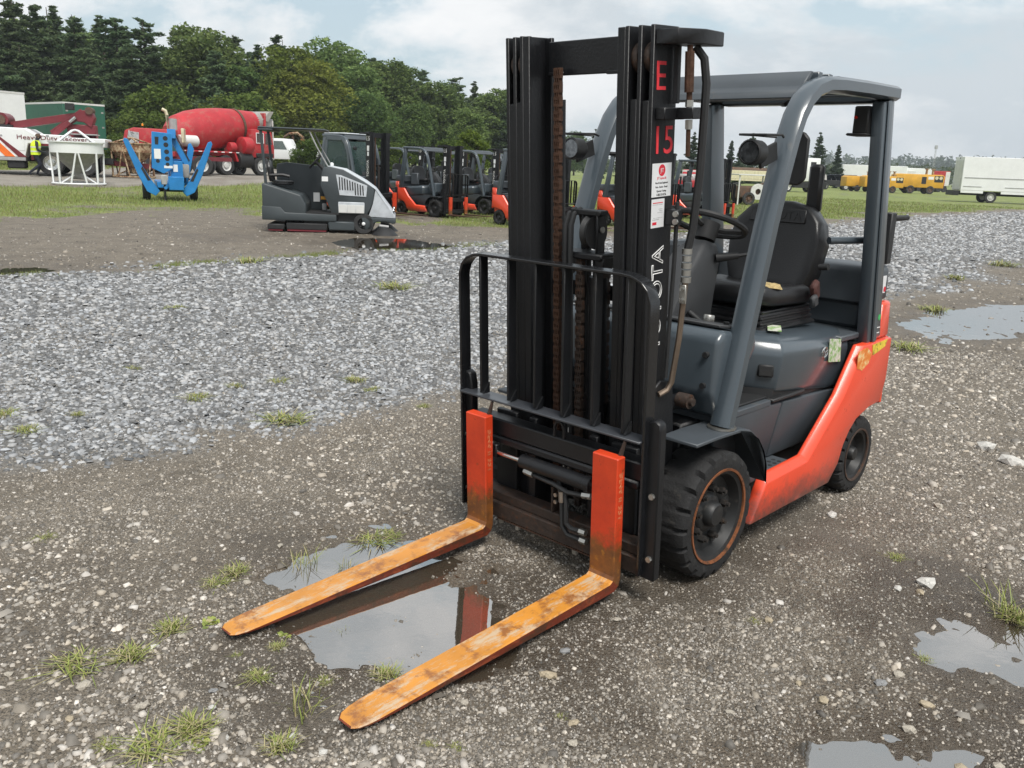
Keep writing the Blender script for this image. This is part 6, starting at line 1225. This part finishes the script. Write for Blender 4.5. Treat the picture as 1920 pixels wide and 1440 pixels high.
for s in (-1, 1): MB().lathe([(.001, 0), (.02, 0), (.02, .015), (.001, .018)], (.155, s * .088, 1.62), 'y', 8, s).build('ear', M['skin'], pe)
# ---- box trailers at the left
def box_body(name, label, cat, corner, yaw, L_, W_, H_, z0, col, grp=None, trim='white_dirty'):
    t = thing(name, label, cat, corner, yaw, grp); b = bx('box', col, t, (0, 0, z0), (L_, W_, z0 + H_), .02)
    for y in (-.012, W_ - .04): bx('top_rail', trim, b, (-.012, y, z0 + H_ - .10), (L_ + .012, y + .052, z0 + H_ + .012), .005)
    bx('top_rail', trim, b, (-.013, .05, z0 + H_ - .10), (.03, W_ - .05, z0 + H_ + .011), .005)
    return t
p = GT(58, 312); wt = box_body('box_trailer', 'white box trailer at the left edge behind the tow truck winch', 'trailer', (p.x, p.y, p.z), rad(152), 9, 2.5, 2.9, 1.15, 'white_paint')
for x in (6.5, 7.7): road_wheel(wt, (x, 2.5, .5), .5, .3, 1); road_wheel(wt, (x, 0, .5), .5, .3, -1)
bx('marker', 'white_dirty', wt, (.3, -.004, 3.5), (.6, 0, 4.0)); bx('underframe', 'dark', wt, (.3, .6, .9), (8.8, 1.9, 1.149))
p = GT(127, 312); gt_ = box_body('box_trailer', 'dark green box trailer behind the maroon tow boom', 'trailer', (p.x, p.y, p.z), rad(135), 11, 2.6, 2.75, 1.1, 'green_box')
gt_.rotation_euler[2] = rad(141); gt_.location = Vector((p.x, p.y, p.z)) + Vector((math.cos(rad(51)), math.sin(rad(51)), 0)) * 2.6
for x in (.9, 2.1): road_wheel(gt_, (x, 2.6, .5), .5, .3, 1); road_wheel(gt_, (x, 0, .5), .5, .3, -1)
bx('underframe', 'dark', gt_, (.1, .5, .85), (10.5, 2.1, 1.099))
for y in (.0, 1.32): 
    d = bx('rear_door', 'green_box', gt_, (-.03, y - .0 - 0 + .05, 1.2), (-.004, y + 1.22, 3.70), .01)
    for z in (3.3, 2.4, 1.6): bx('hinge', 'concrete_grey', d, (-.045, y + (.12 if y < 1 else 1.0), z), (-.031, y + (.26 if y < 1 else 1.14), z + .10))
MB().lathe([(.001, 0), (.09, 0), (.08, .02), (.001, .025)], (-.03, .35, 1.32), 'x', 12, -1).build('tail_lamp', M['white_paint'], gt_)
# ---- concrete mixer with forward pointing drum
pr, pf = GT(392, 328), GT(492, 329.5); mx_ = thing('concrete_mixer', 'red concrete mixer truck with a large dusty drum', 'mixer truck', (pr.x, pr.y, pr.z), yaw_to(pr, pf))
LW = (pf - pr).length; S_ = LW / 3.9; mx_.scale = (1.0, 1.0, 1.0)
K = LW / 100 # metres per photo pixel along the truck
def X_(px): return (px - 392) * K
R0 = .54; mx_.location = pr + Vector((-math.sin(mx_.rotation_euler.z), math.cos(mx_.rotation_euler.z), 0)) * 1.2
for x in (X_(352), X_(392), X_(425), X_(492)):
    for s in (-1, 1): road_wheel(mx_, (x, s * 1.2, R0), R0, .34, s, 'hub_white')
for s in (-1, 1): road_wheel(mx_, (X_(458), s * .9, .42), .42, .3, s, 'dark')
fr_ = bx('frame', 'truck_red', mx_, (X_(340), -.55, 1.0), (X_(515), .55, 1.28), .02)
for s in (-1, 1):
    f_ = bx('fender', 'truck_red', mx_, (X_(345), min(s * .80, s * 1.24), 1.18), (X_(440), max(s * .80, s * 1.24), 1.27), .02); MB().prism([(X_(438), 1.27), (X_(441), 1.27), (X_(447), .75), (X_(443), .75)], 'y', s * .8, s * 1.24).build('fender_flap', M['truck_red'], f_)
    for k in range(8): bx('reflector', 'white_paint', f_, (X_(348) + k * .50, s * 1.241 if s > 0 else -1.245, 1.20), (X_(348) + k * .50 + .22, s * 1.245 if s > 0 else -1.241, 1.25))
A0 = Vector((X_(330), 0, 1.78)); A1 = Vector((X_(519), 0, 3.05)); dv = (A1 - A0).normalized(); LL = (A1 - A0).length
mr = Matrix.Translation(A0) @ dv.to_track_quat('X', 'Z').to_matrix().to_4x4()
dr = MB().lathe([(.001, .10 * LL), (.55, .11 * LL), (1.0, .19 * LL), (1.15, .30 * LL), (1.17, .42 * LL), (1.08, .58 * LL), (.90, .74 * LL), (.68, .88 * LL), (.52, 1.0 * LL), (.42, 1.0 * LL)], (0, 0, 0), 'x', 40).build('drum', M['truck_red'], mx_, m=mr, smooth=25)
MB().lathe([(.915, .722 * LL), (.955, .722 * LL), (.94, .745 * LL), (.885, .745 * LL), (.915, .722 * LL)], (0, 0, 0), 'x', 40, 1, False).build('drum_ring', M['brown'], dr, m=mr); MB().lathe([(.645, .905 * LL), (.535, 1.003 * LL), (.50, 1.003 * LL)], (0, 0, 0), 'x', 32, 1, False).build('drum_mouth', M['concrete_grey'], dr, m=mr)
MB().lathe([(.001, -.02 * LL), (.30, -.01 * LL), (.32, .06 * LL), (.24, .08 * LL), (.24, .12 * LL)], (0, 0, 0), 'x', 18).build('drum_gearbox', M['maroon'], dr, m=mr)
MB().prism([(X_(509), 3.1), (X_(524), 3.62), (X_(534), 3.62), (X_(522), 3.0)], 'y', -.6, .6).build('charge_hopper', M['concrete_grey'], mx_, .03); MB().prism([(X_(510), 2.9), (X_(528), 3.25), (X_(537), 3.2), (X_(533), 2.75), (X_(515), 2.5)], 'y', -.4, .4).build('discharge_chute', M['steel'], mx_, .03); bx('hopper_frame', 'truck_red', mx_, (X_(512), -.7, 1.9), (X_(515), .7, 3.5), .02)
beam('drum_rail', 'steel', mx_, (X_(470), .9, 2.1), (X_(512), .9, 3.0), .10, .12)
cabm = MB().prism([(X_(473), 1.0), (X_(473), 2.55), (X_(513), 2.60), (X_(519), 1.6), (X_(519), 1.0)], 'y', -1.15, 1.15).build('cab', M['truck_red'], mx_, .04, seg=2)
for s in (-1, 1): MB().prism([(X_(483), 1.80), (X_(483), 2.35), (X_(497), 2.35), (X_(497), 1.80)], 'y', s * 1.151, s * 1.16).build('cab_window', M['glass'], cabm); MB().prism([(X_(501), 1.75), (X_(501), 2.35), (X_(511), 2.35), (X_(515), 1.75)], 'y', s * 1.151, s * 1.16).build('cab_window', M['glass'], cabm); MB().tube([(X_(483), s * 1.17, 1.80), (X_(483), s * 1.17, 2.35), (X_(497), s * 1.17, 2.35), (X_(497), s * 1.17, 1.80)], .03, 5, (0, 1, 0), True).build('window_frame', M['white_paint'], cabm)
MB().cyl((X_(453), -1.15, 1.62), (X_(470), -1.15, 1.62), .48, n=20).build('air_tank', M['truck_red'], mx_, .06, seg=2); MB().cyl((X_(432), -1.1, 1.52), (X_(443), -1.1, 1.52), .26, n=16).build('air_tank', M['truck_red'], mx_, .05); MB().cyl((X_(446), -1.05, .85), (X_(471), -1.05, .85), .42, n=18).build('fuel_tank', M['dark'], mx_, .04)
MB().cyl((X_(345), -1.1, 1.72), (X_(375), -1.1, 1.72), .30, n=16).build('water_tank', M['white_dirty'], mx_, .04); bx('wheel_arch', 'dark', mx_, (X_(482), -1.22, 1.02), (X_(516), 1.22, 1.25), .03)
for s in (-.9, .9): MB().tube([(X_(523), s, .9), (X_(523), s, 3.1)], .035, 6).build('ladder_rail', M['white_dirty'], mx_)
# ---- red truck tractor between hopper and mixer
p = GT(282, 326); rt = thing('truck_cab', 'red truck with grey grille and upright exhaust stack behind the rusty hopper', 'truck', (p.x, p.y, p.z), rad(196))
bd = MB().prism([(-1.35, .9), (-1.35, 2.20), (.55, 2.23), (.95, 2.08), (1.15, 1.2), (1.15, .9)], 'y', -1.0, 1.0).build('cab', M['truck_red'], rt, .05, seg=2); gl_ = MB().prism([(.93, 1.2), (.72, 2.1), (.76, 2.12), (.98, 1.2)], 'y', .55, 1.03).build('grille', M['grill'], rt, .01); MB().prism([(.35, 1.15), (.30, 2.0), (.75, 2.05), (.98, 1.15)], 'y', 1.001, 1.02).build('side_grille', M['grill'], rt, .01)
MB().tube([(-1.0, .6, 1.8), (-1.0, .6, 2.9), (-.95, .6, 3.1), (-.78, .6, 3.18)], .08, 8).build('exhaust_stack', M['cream'], rt); MB().cyl((-1.25, .5, 2.2), (-1.25, .5, 2.75), .2, n=14).build('air_cleaner', M['steel'], rt); bx('rear_panel', 'cream', rt, (-1.75, -.6, 1.6), (-1.62, .6, 2.3), .02); bx('chassis', 'maroon', rt, (-4.0, -.5, .75), (1.2, .5, .95)); bx('bumper', 'maroon', rt, (1.1, -1.1, .75), (1.5, 1.1, 1.25), .05)
MB().lathe([(.001, 0), (.05, 0), (.04, .1), (.001, .12)], (.2, .3, 2.34), 'z', 10).build('roof_lamp', M['lamp_amber'], rt)
for x in (.35, -2.6):
    for s in (-1, 1): road_wheel(rt, (x, s * 1.05, .5), .5, .3, s)
# ---- white bonneted truck with old grapple behind it
p = GT(556, 321); wh = thing('old_truck', 'white truck with black bumper facing right beyond the mixer', 'truck', (p.x, p.y, p.z), rad(8) + math.atan2(p.y, p.x) - math.pi / 2 - .5)
MB().prism([(-.2, .95), (-.2, 1.55), (.2, 1.75), (1.7, 1.60), (2.0, 1.45), (2.05, .95)], 'y', -.85, .85).build('bonnet', M['white_paint'], wh, .08, seg=2); MB().prism([(-1.9, .9), (-1.9, 2.5), (-.6, 2.5), (-.15, 1.6), (-.15, .9)], 'y', -1.05, 1.05).build('cab', M['white_paint'], wh, .06, seg=2); MB().prism([(-1.6, 1.65), (-1.6, 2.3), (-.7, 2.3), (-.35, 1.65)], 'y', -1.06, -1.051).build('cab_window', M['glass'], wh)
bx('radiator', 'grill', wh, (2.05, -.5, 1.0), (2.08, .5, 1.42), .01); bx('bumper', 'dark', wh, (1.9, -1.1, .55), (2.25, 1.1, .85), .03); bx('front_fender', 'dark', wh, (.6, -1.1, .8), (1.85, 1.1, .96), .05)
for x in (1.2, -3.2):
    for s in (-1, 1): road_wheel(wh, (x, s * 1.08, .5), .5, .3, s, 'cream')
p = GT(548, 318); gp_ = thing('grapple', 'rusty grapple arms standing behind the white truck', 'grapple', (p.x, p.y, p.z), .3)
for i, pts in enumerate(([(-1.2, 0, 0), (-.9, 0, 2.6), (-.2, 0, 3.1)], [(-.2, 0, 3.1), (.5, 0, 3.2), (1.0, 0, 2.8)], [(.1, .2, .2), (.2, .2, 1.6), (.1, .2, 3.0)], [(.7, 0, .2), (.9, 0, 1.5), (1.0, 0, 2.9)])): MB().tube(pts, .13, 6).build('arm', M['brown'] if i != 1 else M['cream_rust'], gp_)
bx('blade', 'rim_rust', gp_, (.75, -.3, 1.4), (1.15, .3, 2.7), .05); bx('base', 'brown', gp_, (-1.5, -.6, 0), (1.4, .6, .3), .05)
# ---- seen under the forklift roof
p = GT(1306, 375); rp_ = thing('pickup_truck', 'red pickup truck seen left of the rear right guard post', 'pickup', (p.x, p.y, p.z), rad(60))
MB().prism([(-2.6, .45), (-2.6, 1.15), (-.6, 1.15), (-.5, 1.2), (-.3, 1.75), (.8, 1.75), (1.3, 1.2), (2.3, 1.08), (2.4, .45)], 'y', -.9, .9).build('body', M['truck_red'], rp_, .06, seg=2); bx('cab_trim', 'white_dirty', rp_, (-.35, -.91, 1.22), (.9, .91, 1.72), .02); bx('cab_window', 'glass', rp_, (-.2, -.92, 1.28), (.75, .92, 1.66)); bx('engine', 'steel', rp_, (-2.2, -.5, 1.0), (-1.0, .5, 1.5), .1)
for x in (1.5, -1.6):
    for s in (-1, 1): road_wheel(rp_, (x, s * .92, .36), .36, .24, s)
p = GT(1402, 362); cr_ = thing('flatbed_truck', 'cream flatbed body seen below the work lamp', 'truck', (p.x, p.y, p.z), rad(5))
bx('side_board', 'cream', cr_, (-2.2, -1.0, 1.2), (2.0, -.94, 1.95), .02); bx('side_board', 'cream', cr_, (-2.2, .94, 1.2), (2.0, 1.0, 1.95), .02); bx('bed', 'cream', cr_, (-2.2, -1.0, 1.05), (2.0, 1.0, 1.19), .02); bx('cab', 'white_paint', cr_, (2.1, -1.0, .8), (3.6, 1.0, 2.5), .08, 2); bx('load', 'brown', cr_, (-2.0, -.8, 1.2), (1.8, .8, 2.2), .2)
for x in (2.8, -1.4):
    for s in (-1, 1): road_wheel(cr_, (x, s * 1.0, .45), .45, .28, s)
p = GT(1405, 384); ba = thing('baler', 'old rusty baler with a pale flywheel under a white frame', 'baler', (p.x, p.y, p.z), rad(12))
bx('housing', 'brown', ba, (-.9, -.5, .35), (.9, .6, 1.0), .08); bx('canopy', 'white_dirty', ba, (-1.1, -.7, 1.55), (1.1, .8, 1.62), .01); MB().lathe([(.16, -.05), (.42, -.05), (.42, .03), (.16, .03), (.16, -.05)], (.1, -.62, .72), 'y', 24, 1, False).build('flywheel', M['hub_white'], ba)
for x in (-1.0, 1.0): MB().tube([(x, -.6, 0), (x, -.6, 1.55)], .04, 6).build('post', M['white_dirty'], ba); MB().tube([(x, .7, 0), (x, .7, 1.55)], .04, 6).build('post', M['white_dirty'], ba)
for s in (-1, 1): road_wheel(ba, (-.4, s * .72, .34), .34, .16, s, 'brown')
MB().tube([(.5 + .5 * math.cos(a), -.58, .75 + .42 * math.sin(a)) for a in [3.14 * k / 10 for k in range(11)]], .05, 6, (0, 1, 0)).build('belt_guard', M['brown'], ba)
p = GT(1497, 360); cv = thing('camper_truck', 'tall white box vehicle with one dark window seen between mirror and seat', 'truck', (p.x, p.y, p.z), rad(15))
bx('box', 'white_paint', cv, (-1.4, -1.2, 1.15), (1.5, 1.2, 3.55), .06, 2); bx('window', 'dark', cv, (.35, -1.215, 2.55), (1.0, -1.2, 3.15), .01); bx('skirt', 'dark', cv, (-1.3, -1.15, .45), (2.6, 1.15, 1.1), .03); bx('hood', 'white_dirty', cv, (-2.8, -1.1, .7), (-1.5, 1.1, 1.8), .1, 2)
for x in (-2.0, 1.6):
    for s in (-1, 1): road_wheel(cv, (x, s * 1.15, .48), .48, .28, s)
# ---- solar trailer, compressors, box truck and far row
p = GT(1570, 356); so_ = thing('solar_trailer', 'dark trailer carrying a tilted solar panel', 'trailer', (p.x, p.y, p.z), rad(-6)); 
pn = MB().prism([(-.62, 2.05), (.62, .95), (.66, 1.0), (-.58, 2.10)], 'x', -1.7, 2.3); pnl = pn.build('solar_panel', M['solar'], so_)
pnl_m = [bx('panel_line', 'steel', pnl, (-1.7 + 4.0 * k / 6 - .02, -.9, 0), (-1.7 + 4.0 * k / 6 + .02, .9, .02), k=Matrix.Translation((0, 0, 1.545)) @ Matrix.Rotation(rad(-138.4) + math.pi, 4, 'X')) for k in range(7)]
bx('box', 'dark', so_, (-2.6, -.7, .55), (2.0, .9, 1.3), .05); MB().prism([(-.9, 1.3), (-.3, 2.0), (.9, 1.3)], 'x', -2.6, -1.8).build('end_cover', M['concrete_grey'], so_)
for x in (-1.9, .9): road_wheel(so_, (x, -.95, .45), .45, .25, -1); road_wheel(so_, (x, .95, .45), .45, .25, 1)
def compressor(px, py, label, yaw, s=1.0):
    p = GT(px, py); t = thing('compressor', label, 'compressor', (p.x, p.y, p.z), yaw, 'yellow compressors across the field'); t.scale = (s, s, s)
    b = MB().prism([(-2.9, .75), (-2.9, 2.2), (-2.5, 2.35), (2.6, 2.35), (2.9, 2.2), (2.9, .75)], 'y', -.95, .95).build('housing', M['yellow'], t, .06, seg=2)
    bx('intake', 'dark', b, (.2, -.965, 1.2), (.75, -.95, 2.05)); bx('control_bay', 'dark', b, (1.7, -.965, 1.45), (2.75, -.95, 2.2))
    for x in (1.95, 2.45): MB().cyl((x, -.99, 1.95), (x, -.964, 1.95), .2, n=14).build('filter', M['cream'], b)
    bx('name_plate', 'white_paint', b, (.95, -.965, 1.75), (1.6, -.95, 2.1))
    for x in (1.0, 1.75): MB().cyl((x, 0, 2.35), (x, 0, 2.95), .14, n=10).cyl((x, 0, 2.95), (x, 0, 3.05), .26, n=12).build('exhaust', M['cream_rust'], b)
    for x in (-1.0, 1.35): road_wheel(t, (x, -.98, .5), .5, .26, -1, 'brown'); road_wheel(t, (x, .98, .5), .5, .26, 1, 'brown')
    MB().tube([(-2.9, 0, .7), (-4.2, 0, .6)], .09, 6).build('drawbar', M['dark'], t); return t
compressor(1716, 363, 'yellow compressor trailer with twin exhausts left of the white box truck', rad(-4), 1.08); compressor(1612, 359, 'yellow compressor trailer beside the solar trailer', rad(8), .85); compressor(1650, 361, 'yellow compressor hidden behind the rear guard post', rad(4), .9)
p = GT(1847, 380); bt = thing('box_truck', 'white box truck parked at the right edge of the field', 'box truck', (p.x, p.y, p.z), rad(-9))
# local x towards the cab (right), rear at -x
bxm = bx('box', 'white_paint', bt, (-2.6, -1.2, 1.0), (5.6, 1.2, 3.85), .03); rd = bx('roll_door', 'white_dirty', bt, (-2.625, -1.0, 1.05), (-2.60, 1.0, 3.55), .005)
for k in range(8): bx('door_slat', 'white_dirty', rd, (-2.64, -.98, 1.08 + k * .305), (-2.626, .98, 1.08 + k * .305 + .29), .004)
bx('rub_rail', 'steel', bxm, (-2.4, -1.225, 2.05), (5.4, -1.20, 2.12)); bx('rub_rail', 'steel', bxm, (-2.4, -1.225, 1.32), (-.9, -1.20, 1.37)); bx('rub_rail', 'steel', bxm, (1.0, -1.225, 1.32), (5.4, -1.20, 1.37)); bx('skirt', 'white_paint', bt, (-2.55, -1.19, .78), (-.7, -1.10, .999), .01); bx('skirt', 'white_paint', bt, (.75, -1.19, .78), (5.5, -1.10, .999), .01)
bx('lift_gate', 'dark', bt, (-3.1, -1.1, .55), (-2.63, 1.1, .98), .03); bx('chassis', 'dark', bt, (-2.5, -.5, .6), (8.2, .5, .95)); bx('cab', 'white_paint', bt, (5.8, -1.1, .7), (8.0, 1.1, 2.6), .1, 2); bx('cab_window', 'glass', bt, (6.2, -1.115, 1.7), (7.2, 1.115, 2.3)); bx('top_lamp', 'dark', bxm, (-2.62, -.1, 3.68), (-2.6, .1, 3.78))
for x in (0, 7.2):
    for s in (-1, 1): road_wheel(bt, (x, s * 1.16, .48), .48, .30, s)
for i, (px, py, L_, H_, c, lab) in enumerate(((1635, 345, 10, 2.9, 'white_paint', 'distant white trailer left of the guard post behind the compressors'), (1690, 346, 9, 2.7, 'white_paint', 'distant white trailer behind the twin exhausts'), (1728, 348, 8, 2.3, 'white_dirty', 'distant pale trailer between exhausts and box truck'), (1752, 351, 3.5, 2.4, 'truck_red', 'small distant red machine left of the box truck'))):
    p = GT(px, 352 + .3 * i); d = 150; q = AT(px, py, d); o = thing('trailer' if i < 3 else 'machine', lab, 'trailer' if i < 3 else 'machine', (q.x, q.y, 0), rad(-14 + 9 * i), 'distant vehicles along the field'); bx('box', c, o, (-L_ / 2, -1.2, 1.0), (L_ / 2, 1.2, 1.0 + H_), .05); bx('chassis', 'dark', o, (-L_ / 2, -.5, .6), (L_ / 2, .5, .999))
    for x in (-L_ * .35, L_ * .3):
        for s in (-1, 1): MB().cyl((x, s * 1.15, .5), (x, s * .85, .5), .5, n=12).build('wheel', M['tyre_far'], o)
q = AT(1752, 300, 620); q2 = AT(1754, 272, 620); tw2 = thing('radio_tower', 'thin grey lattice radio tower on the skyline', 'tower', (q.x, q.y, 0), 0)
for k in range(3):
    a = 2.09 * k; MB().cyl((.9 * math.cos(a), .9 * math.sin(a), 0), (.35 * math.cos(a), .35 * math.sin(a), q2.z), .09, n=5).build('leg', M['steel'], tw2)
for k in range(9):
    z = q2.z * (k + .5) / 9; MB().tube([(.8 * math.cos(2.09 * j), .8 * math.sin(2.09 * j), z) for j in range(3)], .05, 4, (0, 0, 1), True).build('brace', M['steel'], tw2)
bx('antenna', 'steel', tw2, (-.9, -.6, q2.z - 2.6), (.9, .6, q2.z - .2), .1)
# ------------------------------------------------------------------ the moist air over the field
hz = obj('haze', MB().box((-900, -60, -2.5), (1400, 1500, 75)).mesh('haze', smooth=0)); hz['kind'] = 'stuff'; hz['label'] = 'thin moist haze over the whole yard and field'; hz['category'] = 'haze'
hm = bpy.data.materials.new('haze'); hm.use_nodes = True; ht = hm.node_tree; ht.nodes.clear(); ho = ht.nodes.new('ShaderNodeOutputMaterial'); hv = ht.nodes.new('ShaderNodeVolumePrincipled')
hv.inputs['Color'].default_value = (.86, .93, 1, 1); hv.inputs['Density'].default_value = .00035; hv.inputs['Anisotropy'].default_value = .2; ht.links.new(hv.outputs[0], ho.inputs['Volume']); hz.data.materials.append(hm)
